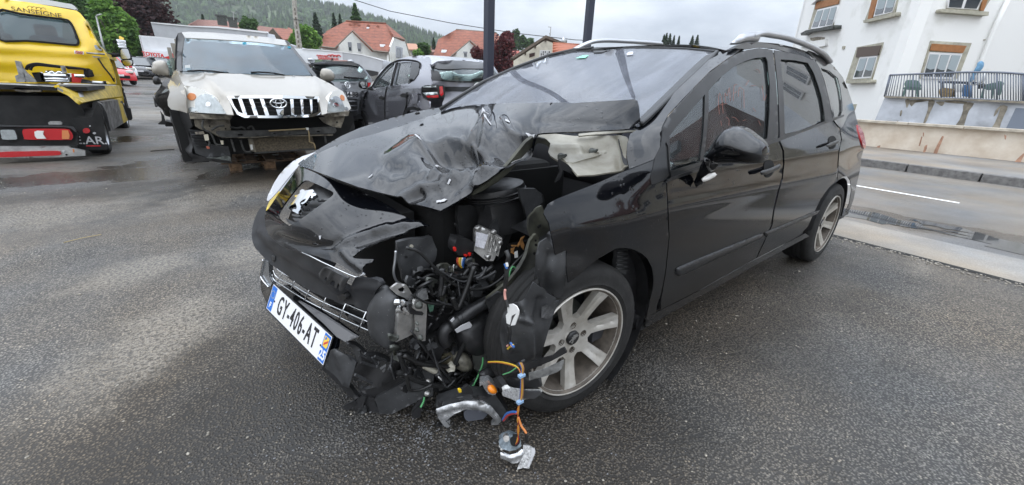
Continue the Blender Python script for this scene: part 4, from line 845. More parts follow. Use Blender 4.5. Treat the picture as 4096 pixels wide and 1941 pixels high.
# ---------------------------------------------------------------- wheels
def wheel(name,M,parent,steer=0):
    """alloy wheel with seven grooved spokes; local y is the axle, pointing outwards"""
    w=empty('wheel',(0,0,0));w.parent=None
    RX=M
    def B(b,nm,mt,par,sm=True):
        o=b.build(nm,mt,None,sm);o.data.transform(RX);o.parent=par;o.matrix_parent_inverse=mw(par).inverted();return o
    COLR=Matrix.Rotation(-math.pi/2,4,'X')  # lathe axis z -> local y
    bpy.data.objects.remove(w)
    b=MB();pr=[(.222,-.10),(.232,-.108),(.262,-.112),(.292,-.106),(.310,-.092),(.317,-.072)]
    for k in range(5):
        y0=-.062+.031*k;pr += [(.317,y0-.008),(.317,y0+.008)] if k == 0 else [(.309,y0-.0145),(.309,y0-.0105),(.317,y0-.0095),(.317,y0+.0105)]
    pr += [(.317,.074),(.310,.092),(.296,.104),(.270,.111),(.250,.109),(.244,.112),(.234,.106),(.224,.098),(.215,.02)]
    b.lathe(pr,72,COLR);ty=B(b,'tyre',m_rub,parent)
    auto(ty,40)
    b=MB();b.lathe([(.2265,.101),(.2245,.1065),(.219,.106),(.213,.098),(.206,.06),(.200,-.02),(.198,-.09)],72,COLR);rim=B(b,'rim',m_alloyd,parent)
    b=MB();b.lathe([(.2275,.100),(.2262,.1085),(.2225,.1085),(.2185,.103)],72,COLR);B(b,'rim_lip',m_alloy,parent)
    n=7;holes=[];t0=steer
    for k in range(n):
        a0=t0+2*math.pi*(k+.5)/n;hw=math.pi/n
        pts=[]
        for r_,wsp in ((.212,.030),(.17,.026),(.12,.0235),(.095,.0225)):
            h=hw-math.asin(min(.99,wsp/r_));pts.append((r_,max(h,.02)))
        poly=[(r_*math.cos(a0-h),r_*math.sin(a0-h)) for r_,h in pts]+[(.083*math.cos(a0),.083*math.sin(a0))]+[(r_*math.cos(a0+h),r_*math.sin(a0+h)) for r_,h in pts[::-1]]
        rm=.212;h=pts[0][1]
        poly += [(rm*math.cos(a0+h-2*h*q/6),rm*math.sin(a0+h-2*h*q/6)) for q in range(1,6)]
        holes.append(poly)
    bolts=[]
    for k in range(4):
        a=t0+.35+k*math.pi/2;bolts.append([(.056*math.cos(a)+.0135*math.cos(q*.5236),.056*math.sin(a)+.0135*math.sin(q*.5236)) for q in range(12)])
    circ=[(.2165*math.cos(k*2*math.pi/72),.2165*math.sin(k*2*math.pi/72)) for k in range(72)]
    V2,T=cdt(circ,holes+bolts,.011)
    r=np.hypot(V2[:,0],V2[:,1]);ang=np.arctan2(V2[:,1],V2[:,0])-t0
    k=np.round(ang/(2*math.pi/n));da=(ang-k*2*math.pi/n)*r
    y=.062+.034*np.clip((r-.06)/.15,0,1)**1.5-.006*np.exp(-(da/.006)**2)*(r > .10)*(r < .205)-.006*np.exp(-((r-.036)/.006)**2)
    P=np.stack([V2[:,0],y,-V2[:,1]],1)
    VV,FF,_=thicken(P,T,.026,(0,1,0));me=mesh('spokes',VV,FF,m_alloy);me.transform(RX)
    o=obj('spokes',me,parent);o.matrix_parent_inverse=mw(parent).inverted();auto(o,38)
    b=MB()
    for bp in bolts:
        cx,cy=np.mean(bp,0);MM=Matrix.Translation((cx,.048,-cy)) @ COLR;b.lathe([(.0,.004),(.009,.004),(.010,0),(.0135,-.002),(.0138,.016)],10,MM)
    B(b,'wheel_bolts',m_alloyd,parent)
    b=MB();b.lathe([(0,.071),(.026,.070),(.030,.066),(.031,.058)],28,COLR);B(b,'centre_cap',m_trim,parent)
    lp=[((x-590)/290*.044-.0015,(y_-510)/290*.044) for x,y_ in [((p[0]-980)/.4096,(p[1]-600)/.4096) for p in lion]]
    b=MB();b.prism([(x,-yy) for x,yy in lp],.003,Matrix.Translation((0,.0705,0)) @ Matrix(((-1,0,0,0),(0,0,1,0),(0,1,0,0),(0,0,0,1))));B(b,'cap_emblem',m_alu,parent,False)
    b=MB();b.lathe([(.06,-.02),(.13,-.02),(.132,-.035),(.06,-.035)],48,COLR);B(b,'brake_disc',m_steel,parent)
    b=MB();b.box((.10,-.01,.07),(.07,.05,.16),Matrix.Rotation(.6,3,'Y'),bev=.01);B(b,'brake_caliper',m_steel,parent,False)
for nm,pos,st,ph in (('front',(.075,.755,.317),-.0915,-.3),('rear',(-2.708,.765,.317),0,.2)):
    wp=empty('wheel',pos,st);wp.parent=car;wp.matrix_parent_inverse=mw(car).inverted()
    M=mw(wp)
    wheel(nm,M,wp,ph)
for pos in ((0,-.765,.317),(-2.708,-.765,.317)):
    b=MB();b.lathe([(.1,.1),(.22,.1),(.30,.10),(.317,.07),(.317,-.08),(.29,-.1),(.1,-.1)],40,Matrix.Translation(pos) @ Matrix.Rotation(math.pi/2,4,'X'));b.build('wheel',m_rub,car,True,True)
# wheel arch linings
b=MB();b.lathe([(.365,.86),(.375,.60),(.375,.50)],24,Matrix.Translation((.03,0,.34)) @ Matrix.Rotation(-math.pi/2,4,'X'),rad(120),rad(290));b.build('wheel_arch_lining',m_plast,car,True,True)
b=MB();b.lathe([(.352,.87),(.36,.60),(.36,.50)],24,Matrix.Translation((-2.70,0,.33)) @ Matrix.Rotation(-math.pi/2,4,'X'),rad(180),rad(360));b.build('wheel_arch_lining',m_plast,car,True,True)
for c_,d_ in (((-.10,.48,.36),(.50,.02,.5)),((-2.72,.52,.5),(.74,.02,.8))):b=MB();b.box(c_,d_);b.build('inner_wheel_house',m_blk,car,False,True)
sheet('arch_inside',ZD([(0,100),(80,110),(150,150),(200,195),(238,275),(250,360),(246,450),(230,520),(200,640),(188,720),(130,720),(60,760),(-40,500),(-60,200)]),plane_map('y',.80),m_plast,car,20,.01)
flat('mud_flap',ZD([(120,690),(160,715),(185,745),(178,806),(150,826),(95,826),(100,760)]),'y',.84,m_plast,car,.03)
cl=flat('lining_clip',ZM([(872,150),(935,148),(932,215),(922,300),(880,290),(855,280),(862,235),(868,200)]),'y',.83,m_plastg,car,.02)
b=MB()
for y0 in (170,195,220,245,270):
    p=ZM([(866,y0),(938,y0-4)]);b.tube([at(*p[0],'y',.846),at(*p[1],'y',.846)],.004,5)
b.build('clip_rib',m_trim,cl,True,True)
# ---------------------------------------------------------------- engine bay
b=MB();b.box((.12,-.15,.52),(.62,1.0,.50),bev=.05);b.box((.50,-.22,.52),(.06,1.0,.46));b.box((-.1,-.12,.82),(.35,.8,.16),bev=.04);b.box((.10,.38,.34),(.55,.20,.35),bev=.05);b.build('engine_block',m_blk,car,False,True)
b=MB();b.box((-.02,.28,.62),(.62,.03,.50));b.box((.12,.40,.30),(.9,.25,.06));b.build('inner_wing',m_blk,car,False,True)
flat('headlamp_carrier',ZL([(150,470),(200,455),(330,440),(400,430),(430,520),(420,600),(330,690),(260,770),(190,740),(180,660),(165,560)]),'y',.42,m_plastg,car,.02,step=20,disp=lambda X:.006*np.sin(X[:,0]/14)*np.cos(X[:,1]/17))
for c,r_ in (((255,498),14),((218,573),11),((398,545),12)):
    flat('carrier_hole',ZL([(c[0]+r_*math.cos(k*.628),c[1]+r_*.9*math.sin(k*.628)) for k in range(10)]),'y',.4215,m_cream if r_ == 14 else m_blk,car,.001)
# round inlet, air filter tub and its ribs
def loth(name,px,y,r0,prof,mt,rot,par=car,n=40):
    b=MB();b.lathe(prof,n,Matrix.Translation(at(*px,'y',y)) @ rot);return b.build(name,mt,par,True,True)
o=loth('air_filter_tub',ZH([(560,1060)])[0],.36,0,[(0,.055),(.10,.055),(.128,.045),(.132,.030),(.132,.012),(.138,.010),(.138,-.004),(.130,-.008),(.126,-.05),(.12,-.14)],m_plast,Matrix.Rotation(rad(6),4,'X') @ Matrix.Rotation(rad(8),4,'Y'));auto(o,40)
b=MB()
for k,(r_,z) in enumerate(((.1335,.021),(.139,.003))):b.lathe([(r_+.004*math.cos(t*1.0472),z+.004*math.sin(t*1.0472)) for t in range(7)],40,Matrix.Translation(at(*ZH([(560,1060)])[0],'y',.36)) @ Matrix.Rotation(rad(6),4,'X') @ Matrix.Rotation(rad(8),4,'Y'))
b.build('tub_rim',m_trim,car,True,True)
flat('filter_cover',ZH([(430,1150),(620,1150),(740,1150),(660,1260),(600,1400),(480,1500),(420,1400),(440,1250)]),'y',.40,m_plast,car,.03)
loth('intake_pipe',ZL([(520,405)])[0],.34,0,[(.030,-.05),(.034,.0),(.048,.004),(.05,.0),(.05,-.06)],m_plast,Matrix.Rotation(rad(-80),4,'X') @ Matrix.Rotation(rad(40),4,'Y'))
# battery case: tall smooth black panels
flat('battery_case',ZL([(735,340),(770,210),(890,210),(850,300),(780,420),(720,400)]),'y',.455,m_plast,car,.02)
flat('battery_case',ZL([(892,212),(955,212),(880,380),(930,400),(870,480),(850,440),(780,420),(850,300)]),'y',.47,m_plastg,car,.02)
flat('battery_case',ZL([(958,215),(1030,225),(960,400),(900,560),(850,600),(870,500),(925,400)]),'y',.47,m_plast,car,.03)
flat('battery_case',ZL([(580,215),(725,210),(715,400),(690,480),(590,440),(575,300)]),'y',.40,m_plast,car,.02)
flat('battery_tray',ZL([(690,545),(800,605),(830,600),(805,655),(740,640),(680,590)]),'y',.46,m_plast,car,.03)
flat('yellow_clip',ZL([(962,232),(990,232),(986,242),(962,243)]),'y',.476,pm('ochre_plastic',(.55,.33,.03),.5),car,.006)
flat('slot',ZL([(960,240),(985,240),(968,280),(948,282),(950,260)]),'y',.4735,m_blk,car,.001)
flat('strut_lining',ZL([(1003,95),(1120,95),(1165,140),(1170,190),(1100,250),(1060,305),(1040,220),(1015,160)]),'y',.55,m_plastg,car,.012)
# control unit with cooling fins and paper label
ec=ZL([(696,392),(735,360),(830,402),(887,440),(862,520),(826,602),(775,598),(690,530)])
EM=tps_map([(ec[0][0],ec[0][1],'y',.49),(ec[3][0],ec[3][1],'y',.53),(ec[5][0],ec[5][1],'y',.53),(ec[7][0],ec[7][1],'y',.49)])
ecu=hs('control_unit',ec,EM,m_alu,14,thick=.035)
hs('paper_label',ZL([(702,396),(786,418),(756,514),(694,497)]),shift(EM,(.0,.004,.001)),pm('paper',(.62,.62,.66),.7,var=.3,scale=60),14,thick=.001)
for k in range(8):
    x0=794+k*11;y0=406+k*5.2
    f=hs('cooling_fin',ZL([(x0,y0),(x0+6,y0+3),(x0-26+4,y0+122),(x0-32+2,y0+118)]),shift(EM,(0,.010,0)),m_alu,14,thick=.012)
for p in ZL([(868,472),(785,570),(715,372),(825,398)]):b=MB();b.lathe([(.0,.012),(.006,.012),(.010,.010),(.011,-.004)],10,Matrix.Translation(EM([p])[0]) @ Matrix.Rotation(rad(-90),4,'X'));b.build('unit_lug',m_alu,ecu,True,True)
flat('plug_housing',ZL([(556,500),(572,436),(640,445),(690,470),(686,535),(640,570),(580,560),(556,530)]),'y',.50,m_plast,car,.05)
for a in ([(553,508),(566,505),(568,528),(554,535)],[(658,548),(672,544),(668,562),(655,568)],[(628,558),(645,556),(642,568),(628,570)]):flat('red_clip',ZL(a),'y',.515,m_red,car,.01)
def wires(name,runs,par=car):
    """bundle of separate coloured leads; each run: (points (px, py, axis, v), radius, material)"""
    for pts,r_,mt in runs:
        b=MB();b.tube(curve3([at(*p) for p in pts],5),r_,6);b.build(name,mt,par,True,True)
WC={k:pm('wire_'+k,c,.4) for k,c in dict(yellow=(.55,.36,.03),red=(.32,.03,.025),blue=(.03,.11,.33),orange=(.45,.15,.03),white=(.6,.6,.58),green=(.10,.35,.14),black=(.012,.012,.012),pink=(.6,.3,.25),brown=(.25,.12,.06)).items()}
def x_(pts,x):return [(a,b_,'x',x) for a,b_ in pts]
def y_(pts,y):return [(a,b_,'y',y) for a,b_ in pts]
wires('wire',[(y_(ZL([(575+k*9,578),(572+k*8,605),(585+k*5,632),(600+k*3,648)]),.505+.003*(k % 3)),.0030,WC[c]) for k,c in enumerate(('red','orange','yellow','yellow','white','blue','blue'))])
wires('cable',[(y_(ZL([(218,508),(300,535),(370,600),(470,700),(560,768),(660,798),(760,792),(830,760),(900,705),(970,620),(1040,550),(1095,490)]),.60),.0055,WC['black']),
 (y_(ZL([(900,700),(980,650),(1040,570),(1075,510)]),.61),.004,WC['black']),
 (y_(ZL([(145,530),(140,600),(130,680),(150,740),(190,765)]),.44),.0045,m_silver),
 (y_(ZL([(555,640),(620,680),(660,720),(720,745),(790,740)]),.50),.012,WC['black']),
 (y_(ZL([(550,625),(545,660),(552,695)]),.51),.0025,WC['white']),
 (y_(ZL([(640,640),(680,680),(700,720)]),.50),.008,m_plast),(y_(ZL([(720,690),(760,720),(790,745)]),.50),.008,m_plastg),
 (y_(ZL([(935,720),(940,680),(960,640),(985,655)]),.62),.003,WC['green']),
 (y_(ZL([(560,640),(480,700),(380,700),(270,770)]),.44),.007,WC['black']),(y_(ZL([(260,690),(350,660),(440,670)]),.43),.006,WC['black'])])
# leaf litter caught in the corner
m_leaf=pm('dead_leaf',(.36,.17,.05),.7,var=.5,scale=60)
for a in ([(948,515),(975,505),(965,540),(985,560),(950,545)],[(1012,470),(1030,455),(1042,490),(1035,525),(1022,505)],[(990,500),(1020,440),(1045,425),(1030,452),(1000,505)],[(950,490),(990,490),(985,500),(955,500)]):flat('dead_leaf',ZL(a),'y',.60,m_leaf,car,.002)
flat('paper_scrap',ZL([(975,540),(995,530),(998,575),(975,580)]),'y',.605,m_white,car,.002)
# olive inner panel and bent bracket
hs('apron_panel',ZL([(1072,300),(1110,235),(1165,215),(1185,260),(1200,310),(1220,380),(1190,420),(1130,470),(1090,440),(1070,380)]),tps_map(y_(ZL([(1072,300),(1165,215),(1220,380),(1090,440)]),.66)),m_olive,14,thick=.01,disp=ridge((ZL([(1110,250),(1150,330),(1200,370)]),.012,12)))
flat('panel_hole',ZL([(1132,365),(1142,350),(1160,345),(1158,362),(1140,374)]),'y',.672,m_blk,car,.001)
bo=ZL([(1108,424),(1125,412),(1141,430),(1140,520),(1122,640),(1095,740),(1050,830),(1010,880),(930,885),(900,930),(830,968),(800,955),(775,900),(772,868),(850,808),(930,745),(1010,650),(1060,560),(1085,480)])
BM=tps_map(y_(ZL([(1125,415),(1140,520)]),.70)+y_(ZL([(1095,740),(1010,650)]),.69)+y_(ZL([(930,885),(850,808)]),.66)+y_(ZL([(775,900),(830,968)]),.62))
hs('bent_bracket',bo,BM,m_olive,11,thick=.012,disp=ridge((ZL([(1100,470),(1075,600),(1000,740),(920,830)]),-.010,12),(ZL([(1135,500),(1115,640),(1040,810)]),.010,9)))
for c,r_ in (((818,918),12),((850,855),14),((968,868),12),((1122,455),8),((1124,485),9),((1113,545),10)):
    hs('bracket_hole',ZL([(c[0]+r_*math.cos(k*.628),c[1]+r_*math.sin(k*.628)) for k in range(10)]),shift(BM,(.004,.004,0)),m_blk,20,thick=.001)
hs('bracket_foot',ZL([(775,870),(860,810),(930,830),(1000,850),(920,900),(900,935),(830,970),(798,955)]),shift(BM,(.006,.006,0)),m_plastg,14,thick=.008)
# torn wheel arch liner: big hanging black sheets
lo=ZL([(1150,470),(1200,440),(1265,545),(1352,530),(1340,640),(1325,760),(1308,862),(1262,855),(1200,820),(1160,790),(1130,700),(1110,740),(1125,560)])
hs('torn_arch_liner',lo,tps_map(x_(ZL([(1150,470),(1110,740)]),.33)+x_(ZL([(1352,530),(1308,862)]),.20)+x_(ZL([(1230,680)]),.29)),m_plastg,12,thick=.006,disp=ridge((ZL([(1230,560),(1200,700),(1190,800)]),-.014,18)))
lo=ZL([(1105,750),(1160,790),(1205,830),(1265,862),(1250,890),(1285,880),(1250,960),(1225,1040),(1200,1120),(1175,1215),(1165,1330),(1110,1345),(1040,1330),(960,1300),(890,1240),(870,1120),(880,1020),(900,960),(960,900),(1050,860)])
LMn=tps_map(x_(ZL([(1105,750)]),.36)+x_(ZL([(900,960),(870,1120),(890,1240)]),.42)+x_(ZL([(1265,862),(1225,1040),(1165,1330)]),.27)+x_(ZL([(960,1300),(1050,1100)]),.39))
hs('torn_arch_liner',lo,LMn,m_plastg,11,thick=.006,disp=ridge((ZL([(1020,900),(1080,1050),(1100,1250)]),.016,14),(ZL([(1150,880),(1130,1050),(1140,1280)]),-.016,16),(ZL([(930,1000),(960,1200)]),.014,18),(ZL([(1000,1000),(1100,1030)]),.012,8)))
hs('liner_scuff',ZL([(1165,910),(1210,900),(1250,940),(1240,975),(1200,1000),(1160,990)]),shift(LMn,(.004,.004,0)),pm('scuffed_plastic',(.09,.09,.092),.7,var=.8,scale=40),14,thick=.001)
# aluminium crash box with brackets
m_al2=m_alu
flat('crash_box',ZJ([(1210,760),(1270,730),(1330,780),(1345,900),(1260,945),(1190,975),(1200,880)]),'y',.56,m_al2,car,.05)
flat('crash_box_flange',ZJ([(1335,660),(1420,690),(1424,720),(1412,965),(1390,968),(1330,930),(1345,880),(1338,760)]),'y',.585,m_al2,car,.012)
flat('crash_box_bracket',ZJ([(1148,575),(1200,535),(1270,545),(1310,610),(1338,668),(1310,680),(1250,640),(1200,620)]),'y',.545,m_al2,car,.01,holes=[ZJ([(1205,575),(1240,560),(1262,580),(1255,605),(1222,600)])],step=14)
flat('mounting_ear',ZJ([(1330,665),(1350,660),(1415,690),(1385,745),(1345,740),(1318,720)]),'y',.60,m_al2,car,.014)
b=MB()
for p,r_ in ((ZJ([(1363,698)])[0],.012),(ZJ([(1345,878)])[0],.007),(ZJ([(1372,938)])[0],.009),(ZJ([(1345,830)])[0],.005)):b.lathe([(0,.014),(r_*.6,.014),(r_*.7,.006),(r_,.005),(r_*1.2,0)],10,Matrix.Translation(at(*p,'y',.604)) @ Matrix.Rotation(rad(-90),4,'X'))
b.build('flange_bolt',m_steel,car,True,True)
for a in ([(1212,655),(1260,660),(1290,700),(1250,705),(1215,690)],[(1215,700),(1290,720),(1300,750),(1270,780),(1230,750)]):flat('crushed_aluminium',ZJ(a),'y',.57,m_chrome,car,.02,step=10,disp=lambda X:.006*np.sin(X[:,0]*.8)*np.sin(X[:,1]*.6))
flat('plastic_clip',ZJ([(1280,690),(1330,680),(1400,760),(1390,775),(1300,765)]),'y',.59,m_plast,car,.02)
flat('grey_foam',ZJ([(1372,580),(1425,590),(1435,650),(1400,660),(1355,640)]),'y',.55,pm('grey_foam',(.20,.20,.20),.8,var=.4,scale=90),car,.02)
flat('green_card',ZJ([(1430,680),(1480,690),(1470,740),(1445,750)]),'y',.56,pm('circuit_green',(.06,.13,.09),.4,var=.6,scale=80),car,.004)
# rounded black end of the bumper pad
pillow('bumper_end',smooth(ZJ([(1075,560),(1120,545),(1150,600),(1200,640),(1212,740),(1205,860),(1190,980),(1165,1032),(1100,1010),(1030,960),(992,890),(978,780),(985,700),(1020,640)]),3),tps_map(y_(ZJ([(1000,650),(990,880)]),.43)+y_(ZJ([(1200,700),(1180,1000)]),.53)),m_plastg,car,11,70,.035)
# washer tank, hose, tags
pillow('washer_tank',smooth(ZK([(1020,100),(1110,30),(1200,0),(1290,20),(1300,100),(1285,200),(1230,270),(1150,300),(1060,270),(1010,190)]),3),tps_map(y_(ZK([(1000,0),(1300,0),(1000,300),(1300,300)]),.55)),m_plast,car,11,110,.08)
wires('hose',[(y_(ZL([(530,1045),(580,1015),(650,965),(720,925),(790,885)]),.60),.026,m_plast),(y_(ZL([(540,1050),(490,1080),(480,1140),(500,1180)]),.57),.024,m_plast),(y_(ZL([(575,1015),(600,1000)]),.604),.0285,m_trim)])
flat('white_label',ZK([(1008,125),(1060,90),(1112,68),(1128,90),(1120,108),(1060,128),(1022,146)]),'y',.64,m_chip,car,.003)
flat('white_label',ZK([(975,60),(1000,35),(1005,48),(985,70)]),'y',.64,m_chip,car,.003)
flat('white_tag',ZL([(920,905),(960,900),(985,915),(1002,945),(1000,975),(975,1048),(945,1052),(965,1000),(985,965),(950,985),(940,1045),(918,1035),(912,980),(925,960)]),'x',.46,m_white,car,.003,step=14)
wires('lead',[(x_(ZL([(915,530),(930,570),(925,610),(915,650),(918,700),(910,760),(905,830),(918,890),(925,920)]),.462),.007,WC['black']),(x_(ZL([(912,530),(926,560),(930,600)]),.463),.003,WC['pink']),(x_(ZL([(905,620),(914,640),(922,655)]),.468),.004,WC['blue']),(x_(ZL([(908,800),(905,830),(910,870)]),.468),.004,WC['pink']),(x_(ZL([(918,612),(924,640)]),.469),.004,WC['white']),(x_(ZL([(935,1050),(940,1100),(935,1150),(945,1190)]),.463),.006,WC['black']),
 (x_(ZL([(920,1195),(940,1185),(960,1200)]),.464),.003,WC['pink']),(x_(ZL([(925,1215),(945,1195),(965,1185)]),.462),.003,WC['yellow']),(x_(ZL([(945,1170),(962,1195),(970,1200)]),.464),.004,WC['blue'])])
# dark jumble behind: beam, brackets, broken plastic
flat('crash_beam',ZL([(360,960),(560,880),(610,930),(560,1000),(480,1040),(370,1110)]),'y',.50,m_plast,car,.05)
flat('broken_panel',ZL([(540,815),(640,800),(790,810),(800,870),(690,900),(600,930),(570,880)]),'y',.52,m_plastg,car,.01,step=14,disp=lambda X:.012*np.sin(X[:,0]*.05)*np.cos(X[:,1]*.08))
rs=random.Random(5)
for k in range(46):
    cx,cy=rs.choice([(rs.uniform(230,800),rs.uniform(660,860)),(rs.uniform(300,560),rs.uniform(820,1120)),(rs.uniform(300,900),rs.uniform(700,900))])
    a=rs.random()*3.14;L_,w_=rs.uniform(18,70),rs.uniform(5,16);ca,sa=math.cos(a),math.sin(a)
    pts=[(cx+ca*u-sa*v,cy+sa*u+ca*v) for u,v in ((-L_,-w_*.6),(-L_*.2,-w_),(L_,-w_*.3),(L_*.9,w_*.5),(0,w_*.8),(-L_*.9,w_))]
    yv=rs.uniform(.44,.55)
    flat('plastic_shard',ZL(pts),'y',yv,rs.choice([m_plast,m_plast,m_plastg,m_trim]),car,.006,step=60,tilt=[(p[0],p[1],'y',yv+rs.uniform(-.03,.03)) for p in ZL(pts)[:4]])
for k in range(34):
    if k % 2:q=ZL([(rs.uniform(240,860),rs.uniform(620,900)) for _ in range(2)])
    else:q=ZK([(rs.uniform(560,1240),rs.uniform(120,520)) for _ in range(2)])
    (x0,y0),(x1,y1)=q;yv=rs.uniform(.50,.62);mx0,my0=(x0+x1)/2+rs.uniform(-60,60),max(y0,y1)+rs.uniform(5,50)
    wires('cable',[(y_([(x0,y0),((x0+mx0)/2,(y0+my0)/2+12),(mx0,my0),((x1+mx0)/2,(y1+my0)/2+8),(x1,y1)],yv),rs.choice((.003,.004,.006,.009)),rs.choice((WC['black'],WC['black'],m_blk,m_plast,m_plastg)))])
for k in range(44):
    c_=ZL([(rs.uniform(240,880),rs.uniform(600,900))])[0] if k % 2 else ZK([(rs.uniform(560,1260),rs.uniform(100,540))])[0]
    a=rs.random()*3.14;w_,h_=rs.uniform(8,26),rs.uniform(8,22);ca,sa=math.cos(a),math.sin(a);pts=[(c_[0]+ca*u*w_-sa*v*h_,c_[1]+sa*u*w_+ca*v*h_) for u,v in ((-1,-1),(-.2,-1),(.1,-.6),(1,-.7),(1,.6),(.3,1),(-.6,.8),(-1,.2))]
    yv=rs.uniform(.50,.58);flat('broken_bracket',pts,'y',yv,rs.choice((m_plastg,m_plast,m_steel,m_olive,m_plastg)),car,.010,step=60,tilt=[(p[0],p[1],'y',yv+rs.uniform(-.025,.025)) for p in pts[::2]])
# ---------------------------------------------------------------- lower front: broken bumper corner
def LBm(pts,y0,y1,ax='y'):xs=[p[0] for p in pts];a,c=min(xs),max(xs);return tps_map([(p[0],p[1],ax,y0+(y1-y0)*(p[0]-a)/(c-a)) for p in pts])
def lump(nm,pts,y0,y1,mt,thick=.02,ax='y',**k):return sheet(nm,pts,LBm(pts,y0,y1,ax),mt,car,14,thick,**k)
lump('fog_lamp_cover',ZK([(130,265),(160,252),(230,290),(310,352),(290,430),(265,530),(215,500),(150,440),(85,390),(110,320)]),.28,.40,m_plastg,.012,disp=ridge((ZK([(180,290),(240,400),(240,500)]),.012,22)))
lump('bumper_shell',ZK([(90,380),(160,445),(265,530),(300,580),(330,600),(290,620),(200,530),(110,440),(60,400)]),.26,.38,m_plast,.02)
bc=ZK([(290,420),(330,350),(240,225),(330,260),(440,310),(530,345),(615,340),(630,440),(560,480),(470,520),(380,505),(300,480)])
lump('bumper_carrier',bc,.36,.50,m_plast,.02,disp=lambda X:.012*np.sin(X[:,0]*.045+X[:,1]*.03))
for a,c in (((340,350),(460,390)),((370,290),(420,345)),((330,300),(400,330)),((420,320),(470,380)),((480,400),(540,360)),((540,345),(500,420)),((300,440),(420,500)),((440,310),(520,345)),((470,345),(450,390)),((330,265),(345,350))):
    b=MB();p=[at(*q,'y',.46) for q in ZK([a,c])];b.tube(p,.006,4);b.build('carrier_rib',m_plastg,car,False,True)
lump('bumper_carrier',ZK([(320,540),(380,545),(470,520),(560,480),(640,440),(700,430),(720,450),(600,520),(480,590),(400,610)]),.36,.50,m_plast,.02)
lump('carrier_beam',ZK([(440,610),(600,520),(720,450),(770,470),(800,480),(800,590),(720,640),(600,700),(480,760),(470,700)]),.42,.54,m_plastg,.05)
lump('carrier_beam',ZK([(320,560),(390,590),(440,610),(470,700),(475,755),(400,720),(340,650)]),.36,.43,m_plast,.03)
lump('broken_flange',ZK([(310,620),(350,590),(380,600),(350,680),(300,720),(275,725),(290,690)]),.35,.40,m_plast,.01)
lump('broken_flange',ZK([(220,660),(300,625),(310,650),(260,690),(222,700)]),.33,.37,m_plast,.012)
lump('broken_flange',ZK([(320,700),(372,660),(385,690),(378,718),(310,722)]),.38,.40,m_plastg,.01)
lump('side_bracket',ZK([(780,395),(800,400),(858,440),(850,590),(822,602),(800,590),(810,500),(775,420)]),.54,.57,m_plastg,.012)
b=MB()
for p in ZK([(815,492),(812,572)]):b.lathe([(0,.012),(.006,.011),(.012,.004),(.013,0)],10,Matrix.Translation(at(*p,'y',.575)) @ Matrix.Rotation(rad(-80),4,'X'))
b.build('bracket_bolt',m_alu,car,True,True)
wires('pipe',[(y_(ZK([(790,375),(815,390),(845,405),(875,420)]),.57),.012,m_cream),(y_(ZK([(880,425),(910,460),(960,480),(1005,470)]),.58),.016,m_plast),(y_(ZK([(890,455),(915,480)]),.60),.003,WC['white']),(y_(ZK([(870,375),(940,400),(980,395)]),.56),.010,m_plast),(y_(ZK([(1205,320),(1200,370),(1170,450),(1140,510),(1115,530)]),.62),.0035,WC['green']),(y_(ZK([(800,360),(850,365),(900,400)]),.55),.012,m_plast)])
pillow('fog_lamp',smooth(ZK([(990,310),(1030,275),(1090,290),(1120,340),(1110,390),(1060,412),(1010,390)]),3),tps_map(y_(ZK([(980,270),(1130,270),(980,420),(1130,420)]),.56)),pm('dirty_lamp_back',(.16,.15,.12),.5,var=.6,scale=30),car,9,55,.05)
lump('lamp_socket',ZK([(940,400),(975,365),(1010,385),(1005,415),(960,425)]),.58,.60,m_cream,.02)
lump('ochre_box',ZK([(912,310),(985,300),(990,360),(940,420),(908,390)]),.53,.56,pm('dirty_ochre',(.16,.14,.09),.6,var=.6,scale=40),.02)
lump('dark_duct',ZK([(780,200),(900,150),(960,120),(930,260),(900,340),(800,340)]),.50,.55,m_plast,.03)
lump('grey_duct',ZK([(1130,300),(1250,280),(1240,380),(1200,420),(1140,400)]),.57,.62,m_steel,.02)
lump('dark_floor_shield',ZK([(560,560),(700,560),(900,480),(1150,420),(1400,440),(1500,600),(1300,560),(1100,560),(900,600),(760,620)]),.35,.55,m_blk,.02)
for k in range(26):
    cx,cy=rs.uniform(560,1240),rs.uniform(200,560);a=rs.random()*3.14;L_,w_=rs.uniform(18,60),rs.uniform(5,16);ca,sa=math.cos(a),math.sin(a)
    pts=ZK([(cx+ca*u-sa*v,cy+sa*u+ca*v) for u,v in ((-L_,-w_*.6),(-L_*.2,-w_),(L_,-w_*.3),(L_*.9,w_*.5),(0,w_*.8),(-L_*.9,w_))]);yv=rs.uniform(.48,.55)
    flat('plastic_shard',pts,'y',yv,rs.choice([m_plast,m_plastg,m_blk]),car,.006,step=60,tilt=[(p[0],p[1],'y',yv+rs.uniform(-.03,.03)) for p in pts[:4]])
# liner remains before the front wheel
lump('liner_strip',ZM([(190,910),(330,885),(470,830),(560,780),(545,750),(520,760),(470,800),(300,850),(200,870)]),.44,.34,m_plast,.008,'x')
lump('clear_shard',ZM([(330,905),(400,890),(470,860),(545,825),(530,880),(500,900),(430,925),(330,950)]),.43,.33,pm('scuffed_clear_plastic',(.16,.16,.155),.35,var=.6,scale=40),.004,'x')
lump('clear_shard',ZM([(180,985),(260,1010),(400,1010),(410,1020),(340,1060),(250,1075),(170,1035)]),.46,.40,pm('speckled_lens',(.34,.34,.33),.35,var=.6,scale=160),.006,'x')
lump('liner_strip',ZM([(190,940),(390,925),(400,990),(300,1000),(190,980)]),.43,.40,m_plast,.01,'x')
pillow('round_duct',smooth(ZK([(1175,440),(1220,400),(1290,370),(1335,375),(1340,410),(1290,450),(1220,475)]),3),tps_map(y_(ZK([(1170,370),(1340,370),(1170,480),(1340,480)]),.66)),m_plast,car,9,40,.03)
